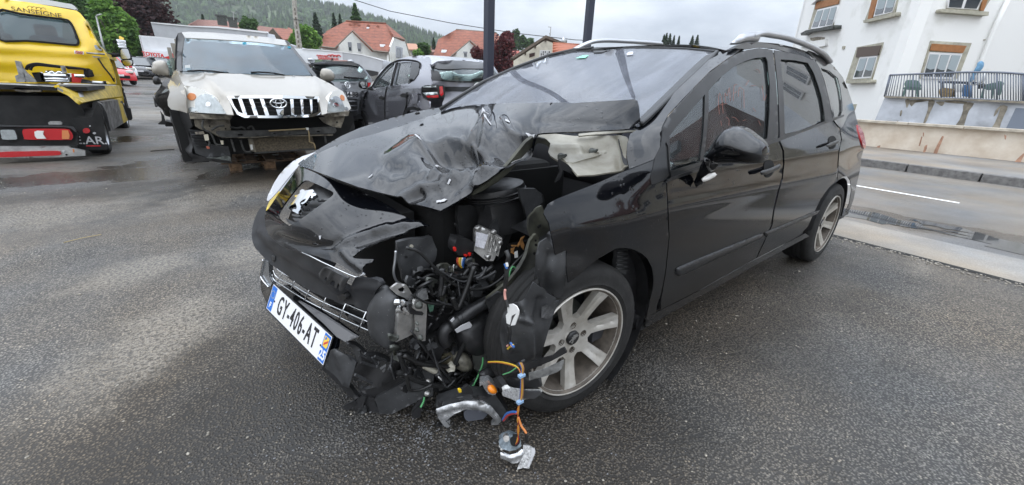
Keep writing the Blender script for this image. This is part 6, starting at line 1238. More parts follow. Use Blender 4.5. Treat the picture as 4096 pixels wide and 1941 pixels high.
t.sx('tail_lamp',ZQ([(655,690),(690,685),(688,710),(665,730)]),-3.6,m_redl,.03);t.sx('rear_bumper',ZQ([(440,850),(560,845),(560,1010),(490,1010),(450,900)]),-3.86,m_plast,.06)
for k in range(3):t.tube('bumper_line',ZQ([(455,870+k*45),(560,868+k*45)]),.014,m_vw,None,-3.92)
b=MB();b.box((-1.5,0,.72),(4.1,1.70,.62),bev=.15);b.box((-2.1,0,1.22),(2.3,1.25,.5),bev=.2);b.build('body_shell',m_vw,vw)
for y in (-.76,.76):simple_wheel(vw,-2.68,y,.34,.23,side=1 if y > 0 else -1)
# ------------------------------------------------------------------ silver hatchback with a crumpled front
m_sil=pm('silver_grey_paint',(.27,.27,.30),.25,.5,coat=.9);m_sild=pm('dark_grey_paint',(.13,.13,.145),.25,.5,coat=.8)
hb=empty('hatchback',(-2.91,-7.781,gz(0,-8.2)),rad(269.05),'silver grey hatchback with a crumpled front parked behind the black wreck','car');t=Tr(hb);t.n=10
sd_=P3(ZQ,[(600,790,.83),(640,760,.85),(1090,695,.84),(700,1000,.86),(1000,900,.87),(1200,840,.84),(900,485,.62),(1100,475,.62),(1240,480,.62),(1280,700,.78),(1260,930,.84),(860,800,.87),(1100,440,.56)])
w1=ZQ([(705,745),(720,700),(750,645),(820,560),(870,515),(926,490),(905,600),(880,690),(862,722),(780,735)]);w2=ZQ([(908,712),(935,590),(962,490),(1040,484),(1112,487),(1160,498),(1164,530),(1150,600),(1110,655),(1050,690),(980,705)])
t.sy('body_side',ZQ([(555,800),(600,780),(650,750),(690,735),(730,660),(800,560),(880,500),(960,455),(1060,432),(1150,424),(1262,434),(1268,500),(1274,600),(1284,680),(1286,708),(1220,712),(1186,730),(1178,780),(1184,830),(1220,850),(1262,870),(1262,948),(1200,962),(1160,940),(1110,925),(1060,932),(1025,965),(1005,1010),(850,1040),(660,1110),(652,1060),(634,1010),(606,972),(572,962),(552,985),(540,960),(538,900),(545,850)]),sd_,m_sil,.03,holes=[w1,w2])
lower=t.sy('door_lower',ZQ([(640,770),(700,750),(860,726),(985,712),(990,745),(1180,742),(1180,800),(1090,790),(1060,880),(1030,950),(1000,1004),(850,1036),(664,1100),(640,1000),(600,940),(610,860)]),[(a,b,c+.012) for a,b,c in sd_],m_sild,.01)
t.sy('front_door_glass',ZQ([(700,750),(716,700),(748,640),(818,556),(870,510),(932,486),(908,600),(884,690),(866,726)]),[(a,b,c-.02) for a,b,c in sd_],m_glass,.006);t.sy('rear_door_glass',ZQ([(902,716),(932,590),(958,486),(1040,480),(1090,482),(1075,600),(1050,692),(980,709)]),[(a,b,c-.02) for a,b,c in sd_],m_glass,.006)
t.sy('black_quarter',ZQ([(1092,482),(1160,495),(1168,530),(1152,602),(1112,658),(1052,694),(1076,600)]),[(a,b,c+.012) for a,b,c in sd_],m_trim,.02)
for pts in ([(690,740),(720,700),(750,645),(820,560),(880,505),(970,466),(1100,468),(1170,492),(1166,540)],[(885,720),(910,600),(940,492)],[(896,716),(925,600),(955,488)],[(850,724),(835,800),(828,900),(830,1040)],[(1045,780),(1040,900),(1010,1000)],[(612,900),(630,800),(650,752)]):
    b=MB();b.tube([tps_map([(a,c,t.Y,v+.016) for a,c,v in sd_])([p])[0] for p in smooth(ZQ(pts),3,False)],.012,5);b.build('seal',m_blk,hb,False,True)
for pts in ([(768,830),(785,820),(815,824),(818,842),(800,852),(772,846)],[(976,806),(1000,792),(1040,794),(1044,815),(1020,830),(985,826)]):t.sy('door_handle',ZQ(pts),.905,m_blk,.03)
t.sy('filler_flap',ZQ([(1090,792),(1110,782),(1140,786),(1148,830),(1140,895),(1075,896),(1070,880)]),.895,m_sil,.005)
pillow('door_mirror',smooth(ZQ([(570,700),(580,680),(610,668),(650,672),(664,700),(658,740),(640,752),(600,745),(574,725)]),2),plane_map(t.X,-.5),m_blk,hb,6,16,.05);t.sx('mirror_glass',ZQ([(585,690),(610,676),(648,680),(656,705),(648,740),(610,735)]),-.56,m_chrome,.004)
t.sy('mirror_arm',ZQ([(655,735),(690,740),(695,760),(660,758)]),.9,m_blk,.03)
t.sy('crumpled_wing',ZQ([(525,830),(560,790),(640,755),(650,762),(610,850),(600,940),(560,930),(535,960),(530,900),(552,850)]),.90,m_sild,.02,6,disp=lambda X:.03*np.sin(X[:,0]*.25)*np.cos(X[:,1]*.2))
t.sy('wheel_arch',ZQ([(534,945),(572,955),(610,965),(640,1010),(655,1100),(640,1110),(615,1030),(580,990),(545,1010)]),.90,m_blk,.03);t.sy('wheel_arch',ZQ([(1000,1010),(1022,960),(1060,925),(1110,918),(1165,940),(1150,960),(1110,950),(1060,955),(1030,1000)]),.90,m_trim,.03)
for x,y in ((0.02,.76),(-2.54,.76)):simple_wheel(hb,x,y,.32,.2,rimm=m_trim)
re_=P3(ZQ,[(1268,440,-2.75),(1500,430,-2.75),(1780,466,-2.75),(1272,520,-3.02),(1500,475,-3.05),(1790,485,-3.05),(1285,660,-3.22),(1560,690,-3.30),(1790,692,-3.30),(1290,850,-3.2),(1400,890,-3.28),(1700,800,-3.34),(1960,640,-3.05),(1900,520,-3.0)])
t.sx('roof',ZQ([(1100,440),(1160,422),(1262,420),(1400,426),(1560,440),(1700,455),(1800,470),(1885,500),(1890,520),(1790,484),(1650,470),(1500,466),(1340,478),(1285,512),(1268,500),(1262,440)]),P3(ZQ,[(1100,440,-1.9),(1262,420,-2.1),(1560,440,-2.2),(1800,470,-2.3),(1270,500,-3.02),(1500,470,-3.08),(1890,520,-3.0)]),m_sil,.03)
t.sx('tailgate',ZQ([(1270,500),(1340,474),(1500,462),(1650,466),(1790,480),(1885,512),(1930,580),(1962,650),(1960,720),(1900,900),(1700,1000),(1400,1000),(1390,890),(1410,840),(1414,730),(1400,714),(1288,706),(1284,680),(1275,600)]),re_,m_sil,.03)
up=lambda d:[(a,b,c-d) for a,b,c in re_]
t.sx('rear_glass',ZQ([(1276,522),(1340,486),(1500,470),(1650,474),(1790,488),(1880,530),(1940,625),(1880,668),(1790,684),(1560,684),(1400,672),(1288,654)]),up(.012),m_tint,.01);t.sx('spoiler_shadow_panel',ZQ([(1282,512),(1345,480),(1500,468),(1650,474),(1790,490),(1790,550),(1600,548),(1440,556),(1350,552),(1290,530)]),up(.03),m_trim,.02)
t.sx('rear_window_frame',ZQ([(1276,560),(1350,575),(1370,600),(1380,640),(1420,665),(1700,672),(1700,686),(1560,688),(1288,660)]),up(.02),m_trim,.01);t.sx('rear_wiper',ZQ([(1690,655),(1720,645),(1790,648),(1790,672),(1700,676)]),up(.05),m_blk,.03)
t.sx('black_band',ZQ([(1416,724),(1560,727),(1720,728),(1790,735),(1790,775),(1600,772),(1418,770)]),up(.015),m_trim,.012)
b=MB();q=t.X(*ZQ([(1736,742)])[0],-3.37);ya=np.array(t.M.to_3x3().col[1]);b.tube([q+ya*.072*math.cos(k*math.pi/10)+np.array((0,0,.085*math.sin(k*math.pi/10))) for k in range(21)],.011,6,False)
for dz in (-.022,.018):b.tube([q+ya*.04+np.array((0,0,dz-.018)),q+np.array((0,0,dz+.02)),q-ya*.04+np.array((0,0,dz-.018))],.010,5)
b.build('rear_emblem',m_white,hb,True,True)
tl=[(1176,740),(1190,716),(1240,708),(1400,712),(1414,735),(1416,820),(1400,846),(1260,848),(1200,836),(1178,800)]
tlv=P3(ZQ,[(1176,740,-2.98),(1290,720,-3.22),(1416,735,-3.32),(1178,800,-2.98),(1290,840,-3.22),(1410,840,-3.32)])
la=t.sx('tail_lamp',ZQ(tl),tlv,m_trim,.06);tv=lambda d:[(a,b,c-d) for a,b,c in tlv]
for pts,mt in (([(1195,738),(1340,738),(1345,768),(1200,770)],m_blk),([(1195,785),(1340,778),(1350,800),(1230,812)],m_lampg),([(1230,815),(1352,806),(1352,832),(1250,834)],m_redl),([(1362,725),(1392,722),(1402,800),(1380,820),(1366,800)],m_redl),([(1200,720),(1330,716),(1330,732),(1200,734)],m_lampg)):t.sx('lamp_segment',ZQ(pts),tv(.03),mt,.01,None,la)
t.sx('rear_side_bumper',ZQ([(1180,850),(1230,852),(1262,900),(1262,950),(1200,962),(1165,940),(1150,900)]),-3.0,m_sil,.03)
b=MB();b.box((-1.55,-.05,.62),(3.3,1.5,.55),bev=.1);b.box((-.2,-.05,.70),(1.0,1.45,.4),bev=.1);b.build('body_shell',m_sild,hb)
b=MB();b.box((-1.95,-.30,1.38),(1.9,.62,.05));b.build('roof_far_half',m_sil,hb)
b=MB()
for y in (-.36,.36):b.box((-1.35,y,.98),(.16,.45,.6),bev=.06);b.box((-1.42,y,1.30),(.10,.26,.18),bev=.04)
b.box((-2.2,0,.98),(.16,1.2,.5),bev=.05);b.build('seats',m_seat,hb)
# ------------------------------------------------------------------ yellow recovery truck (heads away from the camera, its right flank at x = 2.2)
m_yel=pm('signal_yellow',(.78,.52,.012),.22,coat=.7,var=.10,scale=2.5);m_yeld=pm('dusty_yellow',(.52,.37,.03),.45,var=.4,scale=6)
m_galv=pm('galvanised',(.34,.34,.33),.45,.6,var=.4,scale=12);m_und=pm('underbody',(.010,.010,.010),.7,var=.5,scale=6)
m_box=pm('scratched_toolbox',(.16,.155,.15),.5,.3,var=.8,scale=9)
tk=empty('tow_truck',(3.3,-9.6,0),rad(-90),'yellow recovery truck with a red and silver winch on its low deck','tow truck');t=Tr(tk);t.n=16
WX=lambda y:(-y-9.6)  # truck frame: local x = -(y+9.6), local y = x-3.3
wall=P3(ZX,[(0,100,.2),(1180,200,.15),(0,640,-.1),(1260,760,-.12),(0,1210,-.1),(1560,1200,-.1),(1640,800,-.12),(0,0,.25)])
t.sx('cab_wall',ZX([(-60,-20),(400,30),(800,100),(1130,160),(1190,200),(1260,290),(1330,420),(1400,560),(1460,660),(1560,780),(1610,860),(1660,960),(1710,1150),(1716,1240),(-60,1250)]),wall,m_yel,.06,holes=[smooth(ZX([(-40,165),(300,205),(700,258),(960,290),(1030,320),(1075,390),(1120,500),(1158,600),(1155,640),(1110,668),(800,640),(400,606),(-40,575)]),3)],disp=ridge((ZX([(-60,720),(600,760),(1280,800)]),.035,9),(ZX([(-60,690),(600,730),(1280,765)]),.02,8),(ZX([(-60,920),(500,950),(1300,985)]),.02,12),(ZX([(-60,1060),(300,1080)]),-.02,10),(ZX([(0,100),(600,170),(1100,230)]),.012,14),(ZX([(1260,300),(1300,600),(1330,760)]),.015,10)))
t.sx('rear_window',ZX([(-50,155),(300,195),(700,248),(965,280),(1038,312),(1085,385),(1130,495),(1170,600),(1166,648),(1116,680),(800,650),(400,616),(-50,585)]),[(a,b,c+.02) for a,b,c in wall],glassm('cab_glass',(.45,.60,.62),.5,.02,.05),.006)
b=MB();b.tube([tps_map([(a,c,t.X,v-.03) for a,c,v in wall])([p])[0] for p in smooth(ZX([(-40,165),(300,205),(700,258),(960,290),(1030,320),(1075,390),(1120,500),(1158,600),(1155,640),(1110,668),(800,640),(400,606),(-40,575)]),3)],.018,5);b.build('window_seal',m_blk,tk,False,True)
b=MB();b.box((1.9,-.1,1.62),(3.2,2.0,.1));b.box((1.9,.9,1.3),(3.4,.1,1.2));b.box((2.9,-.1,1.15),(.08,2.0,1.1));b.build('cab_shell',m_yeld,tk)
b=MB();
for y in (.35,-.35):b.box((1.2,y,1.55),(.22,.5,.7),bev=.08);b.box((1.25,y,1.98),(.14,.3,.24),bev=.05)
b.build('seats',m_seat,tk)
t.sx('cab_flank',ZX([(1250,290),(1300,320),(1360,440),(1440,600),(1500,690),(1590,790),(1560,790),(1470,680),(1400,560),(1330,420)]),P3(ZX,[(1250,290,.2),(1300,320,.6),(1590,790,1.6),(1560,790,.1),(1400,560,.2)]),m_yeld,.03)
t.sx('side_window',ZX([(1305,318),(1340,330),(1400,430),(1470,580),(1540,700),(1580,780),(1530,770),(1440,600),(1370,440)]),.7,m_tint,.02)
t.sx('roof_light_bar',ZX([(200,-30),(600,-20),(950,45),(1060,62),(1110,95),(1130,130),(1110,146),(1040,130),(800,92),(500,50),(200,8)]),.35,pm('beacon_white',(.62,.66,.70),.15,coat=.6),.18)
t.sx('light_bar_base',ZX([(400,36),(800,95),(1050,136),(1120,150),(1090,152),(800,112),(400,52)]),.36,m_blk,.12)
yl_=Vector(t.M.to_3x3().col[1]);
def wtext(nm,s,px,size,v,mt,sxx=1.0,tilt=0):
    o=t.X(*px,v);a=t.X(px[0]+40,px[1]+40*tilt,v);text(nm,s,size,frame(o,Vector(a-o),(0,0,1)),mt,tk,.003,.0015,sxx)
wtext('lettering','SANSEIGNE',ZX([(550,186)])[0],.092,.06,pm('faded_lettering',(.16,.11,.02),.5),1.25,.145)
b=MB()
for k in range(4):
    c=ZX([(440+k*66,118+k*8)])[0];b.tube([t.X(c[0]+9*math.cos(a*.314)*1.1,c[1]-7*math.sin(a*.314)+1.0*a*.0,.12) for a in range(0,11)],.006,5)
b.build('car_outline_logo',m_yeld,tk,True,True)
t.sx('pictogram_plate',ZX([(1096,748),(1238,765),(1242,808),(1100,795)]),-.22,m_white,.01)
for c in ((1140,775),(1198,782)):
    b=MB();q=ZX([c])[0];b.tube([t.X(q[0]+6*math.cos(k*.5236),q[1]+5*math.sin(k*.5236),-.235) for k in range(13)],.004,5,False);b.tube([t.X(q[0]-4,q[1]-3.5,-.235),t.X(q[0]+4,q[1]+3.5,-.235)],.004,5);b.build('ban_sign',m_red,tk,False,True)
t.sx('work_lamp',ZX([(1392,670),(1480,668),(1500,700),(1506,752),(1440,742),(1408,720)]),-.2,m_lampg,.06);t.sx('lamp_plate',ZX([(1364,828),(1480,838),(1490,856),(1380,850)]),-.2,m_galv,.04)
t.tube('grab_rail',ZX([(1280,785),(1400,795),(1550,806)]),.016,m_galv,None,-.24)
t.sx('corner_recess',ZX([(1460,850),(1580,838),(1620,900),(1690,1120),(1700,1215),(1640,1130),(1530,980)]),-.18,m_yeld,.02);t.tube('gas_strut',ZX([(1450,865),(1540,1000),(1640,1120),(1695,1215)]),.014,m_blk,None,-.24)
t.sx('vent_opening',ZX([(990,985),(1200,1005),(1320,1015),(1355,1040),(1395,1120),(1380,1136),(1300,1150),(1240,1130),(1236,1035),(990,1025)]),-.2,m_blk,.02)
for k in range(5):t.tube('vent_slat',ZX([(1310,1040+k*18),(1375+k*4,1050+k*18)]),.007,m_trim,None,-.24)
# deck with winch
DK=1.06
b=MB();b.box((-1.05,-.02,DK-.05),(2.1,2.12,.06));b.build('deck',m_und,tk)
t.sx('deck_rim',ZT([(-20,225),(200,231),(400,248),(590,256),(640,224),(800,229),(1050,240),(1258,246),(1258,252),(900,246),(640,240),(580,264),(400,256),(-20,234)]),-2.2,pm('pale_rim',(.60,.60,.58),.35,.3),.05)
t.sx('yellow_corner',ZT([(578,262),(600,245),(640,246),(640,270),(600,276)]),-2.24,m_yel,.06)
t.sx('deck_lamp',ZT([(135,275),(180,272),(400,285),(455,300),(440,320),(370,318),(300,326),(170,312)]),-2.1,m_lcd,.08)
t.sx('skirt',ZT([(640,262),(900,262),(1258,254),(1300,250),(1325,300),(1336,366),(1100,395),(890,436),(840,400),(760,330),(640,276)]),P3(ZT,[(640,262,-2.2),(890,436,-2.6),(1336,366,1.6),(1300,250,1.5),(1000,330,-1.2)]),m_yeld,.05)
t.sx('skirt_chamfer',ZT([(620,268),(660,285),(780,350),(890,436),(880,438),(780,395),(690,330),(620,290)]),-2.3,m_galv,.06)
t.sx('skirt_label',ZT([(832,270),(884,266),(910,372),(868,378),(848,320)]),[(a,b,c-.03) for a,b,c in P3(ZT,[(640,262,-2.2),(890,436,-2.6),(1336,366,1.6),(1300,250,1.5),(1000,330,-1.2)])],m_chip,.01)
winch=[('winch_bracket',[(160,-20),(215,-10),(262,110),(280,190),(270,215),(180,215),(160,150),(200,130)],m_galv,.10),('winch_arm',[(250,60),(290,110),(420,215),(290,215),(260,150)],m_galv,.05),('drum_housing',[(340,110),(430,105),(490,130),(490,215),(400,215)],m_blk,.2),('drum',[(480,110),(720,118),(760,130),(760,215),(500,215),(470,190)],m_galv,.2),('red_gearbox',[(775,120),(830,125),(850,160),(885,180),(875,222),(780,222)],m_red,.25),('motor',[(885,180),(960,195),(1010,215),(1000,232),(880,225)],m_trim,.15),('winch_plate',[(430,105),(460,105),(490,205),(450,208)],m_chrome,.25),('winch_plate',[(690,115),(720,118),(745,210),(715,212)],m_chrome,.25),('silver_post',[(655,40),(700,36),(722,110),(680,115)],m_galv,.05),('white_lever',[(715,118),(770,118),(780,160),(745,160)],m_white,.08)]
for nm,pts,mt,th in winch:t.sx(nm,ZT(pts),-.55,mt,th)
for pts,r in (([(480,140),(720,150)],.035),([(490,178),(740,188)],.03),([(500,200),(750,208)],.025),([(810,145),(920,152)],.03)):t.tube('winch_rod',ZT(pts),r,m_chrome,None,-.62)
t.tube('ram',ZT([(1000,216),(1080,222),(1140,226)]),.03,m_silver,None,-.62);t.tube('ram_end',ZT([(1130,226),(1155,226)]),.045,m_blk,None,-.62)
for pts in ([(285,80),(310,35),(400,14),(520,28),(650,44),(720,50),(900,70),(940,80)],[(330,85),(345,45),(400,28),(520,38),(650,52)],[(500,108),(540,100),(600,112),(680,104)]):t.tube('hydraulic_hose',smooth(ZT(pts),4,False),.022,m_blk,None,-.45)
for pts in ([(500,95),(520,120),(560,100),(600,122),(640,102),(680,120)],):t.tube('steel_rope',smooth(ZT(pts),3,False),.012,m_chrome,None,-.62)
# rear end, under-run bar, lamps, mud flap
b=MB();b.box((-1.0,-.0,.62),(2.0,1.9,.55));b.box((.6,-.0,.60),(4.6,.9,.35));b.build('chassis',m_und,tk)
t.sx('black_valance',ZT([(-20,680),(200,690),(700,690),(780,700),(850,760),(850,900),(-20,900)]),-2.36,m_und,.06)
t.sx('lamp_panel_rim',ZT([(-20,684),(300,690),(700,690),(790,700),(830,740),(820,760),(770,715),(690,704),(-20,698)]),-2.40,m_plastg,.04)
t.sx('tail_lamp',smooth(ZT([(248,735),(300,722),(700,722),(760,745),(790,790),(780,835),(720,842),(300,838),(262,820),(245,770)]),2),-2.44,m_redl,.05)
t.sx('reversing_lens',ZT([(372,752),(400,742),(472,744),(466,780),(500,828),(400,828),(378,800)]),-2.46,m_white,.03);t.sx('indicator_lens',ZT([(672,738),(735,738),(755,790),(750,832),(672,832)]),-2.46,bpy.data.materials['lamp_orange'],.03)
t.sx('reversing_lamp',smooth(ZT([(2,742),(30,732),(140,734),(165,760),(186,826),(150,838),(30,836),(15,800)]),2),-2.44,m_lampg,.05)
t.sx('plate_light',ZT([(520,655),(540,640),(650,640),(675,655),(670,675),(530,675)]),-2.3,m_galv,.05)
t.sx('under_run_bar',ZT([(-20,915),(300,912),(740,910),(765,930),(800,935),(920,960),(928,1012),(880,1015),(760,1020),(640,1030),(-20,1040)]),-2.46,pm('bare_metal_bar',(.42,.42,.41),.4,.6,var=.3,scale=9),.08)
t.sx('red_reflector',smooth(ZT([(-20,975),(300,965),(620,960),(655,980),(640,1008),(300,1020),(-20,1032)]),2),-2.48,m_redl,.02);t.sx('bar_bolt',smooth(ZT([(668,962),(690,955),(706,966),(690,978)]),2),-2.475,m_chip,.02);t.sx('bar_bolt',smooth(ZT([(708,1000),(722,994),(734,1003),(720,1012)]),2),-2.475,m_blk,.02);t.sx('orange_marker',ZT([(786,940),(806,945),(806,980),(792,975)]),-2.47,bpy.data.materials['lamp_orange'],.02)
t.sx('mud_flap',ZT([(780,610),(1000,590),(1060,430),(1110,520),(1130,700),(1165,945),(1100,948),(900,950),(840,930),(830,720)]),-2.16,m_und,.04)
t.sx('red_marker',smooth(ZT([(898,735),(920,715),(960,718),(978,745),(955,768),(910,765)]),2),-2.22,m_redl,.04);t.sx('flap_bolt',smooth(ZT([(1005,768),(1022,757),(1042,768),(1025,782)]),2),-2.22,m_chip,.02);t.sx('flap_bolt',smooth(ZT([(965,690),(976,684),(985,692),(975,699)]),2),-2.22,m_chip,.02)
wtext('flap_lettering','E.AR.',ZT([(985,850)])[0],.165,-2.22,m_chip,1.0,.01);t.sx('red_line',ZT([(935,900),(1090,900),(1090,912),(935,912)]),-2.215,m_redl,.01)
t.sx('mud_wing',ZT([(1000,440),(1050,425),(1110,460),(1160,560),(1200,735),(1180,735),(1130,600),(1090,500),(1050,460),(1040,640),(1000,640)]),-1.9,m_plast,.15)
b=MB();b.lathe([(.1,-.15),(.30,-.15),(.355,-.11),(.36,.08),(.335,.115),(.25,.12),(.23,.07)],40,Matrix.Translation((-1.75,-.98,.36)) @ Matrix.Rotation(math.pi/2,4,'X'));tw=b.build('wheel',m_rub,tk,True)
b=MB();b.lathe([(0,.02),(.10,.03),(.12,.06),(.20,.05),(.24,.10),(.25,.11)],40,Matrix.Translation((-1.75,-.98,.36)) @ Matrix.Rotation(math.pi/2,4,'X'));b.build('rim',m_silver,tw,True)
for x,y in ((2.35,-.95),(2.35,.95),(-1.75,.98)):
    o=tw.copy();COL.objects.link(o);o.location=(x+1.75,y+.98,0)
    for ch in children(tw):c=ch.copy();COL.objects.link(c);c.parent=o
t.sx('toolbox',ZT([(1110,430),(1200,415),(1275,405),(1295,470),(1340,660),(1200,748),(1160,560)]),P3(ZT,[(1110,430,-1.4),(1200,748,-1.2),(1275,405,.1),(1340,660,.3)]),m_box,.1)
t.sx('toolbox_edge',ZT([(1270,400),(1325,392),(1330,412),(1300,430),(1330,450),(1345,520),(1388,630),(1340,662),(1318,560),(1290,460)]),P3(ZT,[(1270,400,.1),(1325,392,.5),(1388,630,.6),(1340,662,.3)]),m_yeld,.05)
t.sx('cab_step',ZT([(1340,370),(1355,400),(1385,490),(1415,500),(1437,610),(1425,628),(1395,630),(1350,480)]),1.6,m_und,.1);t.sx('skirt_bumper',ZT([(1320,265),(1345,290),(1340,360),(1330,330)]),1.6,m_und,.05);t.sx('door_edge',ZT([(1330,325),(1350,328),(1380,440),(1395,490),(1378,495),(1352,440)]),2.4,m_und,.1)
mr=smooth(ZY([(262,690),(275,660),(330,648),(380,655),(400,690),(430,790),(425,806),(290,806),(275,760)]),2)
t.sx('truck_mirror',mr,2.6,m_blk,.12);t.sx('mirror_glass',smooth(ZY([(280,680),(330,660),(375,668),(395,720),(412,790),(350,800),(292,790)]),2),2.58,m_chrome,.005)
t.sx('truck_mirror',smooth(ZY([(285,812),(430,810),(446,840),(440,890),(330,900),(300,860)]),2),2.6,m_blk,.12);t.sx('mirror_glass',smooth(ZY([(300,822),(420,818),(438,850),(420,885),(340,890)]),2),2.58,m_chrome,.005)
t.tube('mirror_arm',ZY([(100,740),(180,750),(270,745)]),.05,m_blk,None,2.6)
# ------------------------------------------------------------------ small cars parked at the back of the yard
m_whc=pm('white_car_paint',(.70,.71,.72),.2,coat=.8);m_redc=pm('red_car_paint',(.55,.012,.02),.2,coat=.8);m_blkc=pm('dark_car_paint',(.02,.021,.024),.15,coat=.8)
def small_car(px,py,dist,heading,paint,label,L_=4.0,wd=1.72,H=1.48,wheelm=None,grp='cars parked at the back of the yard'):
    p=onground(px,py);print('car',px,py,np.round(p,1),round(float((p-CAM)@CD),1));r=empty('parked_car',p,heading,label,'car',grp)
    prof=[(-.5,.25),(-.495,.55),(-.485,.80),(-.45,.95),(-.40,1.0),(.16,.92),(.30,.86),(.42,.76),(.47,.64),(.49,.45),(.485,.25)]
    nn=9;V=[];Fc=[]
    for i,(x,z) in enumerate(prof):
        for j in range(nn):
            s_=-1+2*j/(nn-1);k=1-.10*abs(s_)**3*(abs(x) > .38);V.append((x*L_*k,s_*wd/2*(1-.06*max(0,abs(x)*2-.7)),z*H/1.48*(1-.05*s_*s_)))
        if i:Fc += [((i-1)*nn+j,(i-1)*nn+j+1,i*nn+j+1,i*nn+j) for j in range(nn-1)]
    n0=len(V)
    for sgn in (0,nn-1):Fc.append(tuple(i*nn+sgn for i in range(len(prof))))
    b=MB();b.add(V,Fc);b.build('body',paint,r,True)
    # cabin: glass house with painted roof
    b=MB();ca=[(-.46,.95,.86),(-.36,1.44,.66),(.06,1.48,.66),(.27,.92,.84)]
    V=[(x*L_,s_*w*wd/2,z*H/1.48) for x,z,w in ca for s_ in (-1,1)]
    b.add(V,[(0,2,3,1),(4,6,7,5),(0,6,4,2),(1,3,5,7)]);b.build('windows',m_tint2,r)
    b=MB();b.add([(x*L_,s_*w*wd/2,z*H/1.48+dz) for dz in (.0,.035) for x,z,w in (ca[1],ca[2]) for s_ in (-1,1)],[(4,6,7,5),(0,1,3,2),(0,2,6,4),(1,5,7,3),(0,4,5,1),(2,3,7,6)])
    for s_ in (-1,1):
        for (x0,z0,w0),(x1,z1,w1) in ((ca[0],ca[1]),(ca[2],ca[3])):b.tube([(x0*L_,s_*w0*wd/2,z0*H/1.48),(x1*L_,s_*w1*wd/2,z1*H/1.48)],.035,5)
        b.tube([(-.10*L_,s_*.66*wd/2,1.46*H/1.48),(-.10*L_,s_*.86*wd/2,.96*H/1.48)],.03,5)
    b.build('roof',paint,r)
    for s_ in (-1,1):
        b=MB();b.box((.445*L_,s_*wd*.34,.70),(.16,.34,.14),Matrix.Rotation(s_*-.35,3,'Z'),bev=.03);b.build('headlamp',m_lampw,r)
        b=MB();b.box((-.47*L_,s_*wd*.38,.80),(.14,.22,.2),bev=.03);b.build('tail_lamp',m_redl,r)
        b=MB();b.box((.22*L_,s_*(wd/2+.06),.98),(.12,.16,.11),bev=.03);b.build('door_mirror',paint,r)
        for x in (-.31,.31):simple_wheel(r,x*L_,s_*(wd/2-.10),.31,.2,rimm=wheelm,side=s_)
    b=MB();b.box((.478*L_,0,.42),(.10,wd*.6,.16),bev=.03);b.build('grille',m_blk,r);b=MB();b.box((.49*L_,0,.50),(.06,.5,.1));b.build('number_plate',m_plate,r)
    return r
m_tint2=pm('dark_window',(.03,.04,.045),.06,coat=1)
small_car(330,350,24.5,rad(112),m_whc,'white hatchback nearest the cab of the yellow truck',4.0)
small_car(440,337,28,rad(108),m_redc,'red hatchback with black wheels beside the yellow truck',3.95,wheelm=m_blk)
small_car(470,316,34,rad(104),m_whc,'white car parked directly behind the red hatchback',4.2)
small_car(566,314,37,rad(92),m_blkc,'black car parked to the right of the red hatchback',4.1)
small_car(600,306,44,rad(100),m_whc,'white car parked beyond the black car',4.2)
small_car(655,303,50,rad(90),m_blkc,'dark car furthest right in the parked row, next to the off-roader mirror',4.2)
# ================================================================== buildings, posts, signs
def vplane(px,py,dist,ang):
    """vertical plane through a far point; ang turns its horizontal direction from square-on to the camera"""
    P0=at(px,py,'d',dist);h=np.array([CR[0],CR[1],0]);h /= np.linalg.norm(h);c,s=math.cos(ang),math.sin(ang)
    u=np.array([h[0]*c-h[1]*s,h[0]*s+h[1]*c,0]);n=np.array([u[1],-u[0],0])
    if n@(CAM-P0) < 0:n=-n
    return P0,u,n
def VP(V,off=0.0):
    P0,u,n=V
    return lambda X:np.array([onplane(a,b,P0+n*off,n) for a,b in np.atleast_2d(X)])
def vs(root,nm,pts,V,off,mt,th=.1,step=60,par=None,**k):return sheet(nm,pts,VP(V,off),mt,par or root,step,th,**k)
def building(name,px,py,dist,label,cat):
    p=at(px,py,'d',dist);return empty(name,(p[0],p[1],gz(p[0],p[1])),0,label,cat)
def tile_mat(name,c1,c2,sc=3.2,course_dark=.5):
    m,n,l,b=_mat(name);b.inputs['Roughness'].default_value=.75
    g=n.new('ShaderNodeNewGeometry');s=n.new('ShaderNodeSeparateXYZ');l.new(g.outputs['Position'],s.inputs[0])
    w=n.new('ShaderNodeMath');w.operation='MULTIPLY';w.inputs[1].default_value=sc;l.new(s.outputs[2],w.inputs[0])
    f=n.new('ShaderNodeMath');f.operation='FRACT';l.new(w.outputs[0],f.inputs[0])
    t=n.new('ShaderNodeTexNoise');t.inputs['Scale'].default_value=1.8;t.inputs['Detail'].default_value=8;t.inputs['Roughness'].default_value=.7;l.new(g.outputs['Position'],t.inputs['Vector'])
    r=n.new('ShaderNodeValToRGB');r.color_ramp.elements[0].position=.32;r.color_ramp.elements[0].color=(*c2,1);r.color_ramp.elements[1].position=.62;r.color_ramp.elements[1].color=(*c1,1);l.new(t.outputs[0],r.inputs[0])
    mr=n.new('ShaderNodeMapRange');mr.inputs[1].default_value=0;mr.inputs[2].default_value=.25;mr.inputs[3].default_value=.62;mr.inputs[4].default_value=1;l.new(f.outputs[0],mr.inputs[0])  # lower edge of each tile course is multiplied darker
    mx_=n.new('ShaderNodeMix');mx_.data_type='RGBA';mx_.blend_type='MULTIPLY';mx_.inputs[0].default_value=course_dark;l.new(r.outputs[0],mx_.inputs[6]);l.new(mr.outputs[0],mx_.inputs[7]);l.new(mx_.outputs[2],b.inputs['Base Color'])
    bp=n.new('ShaderNodeBump');bp.inputs['Distance'].default_value=.05;l.new(f.outputs[0],bp.inputs['Height']);l.new(bp.outputs[0],b.inputs['Normal']);return m
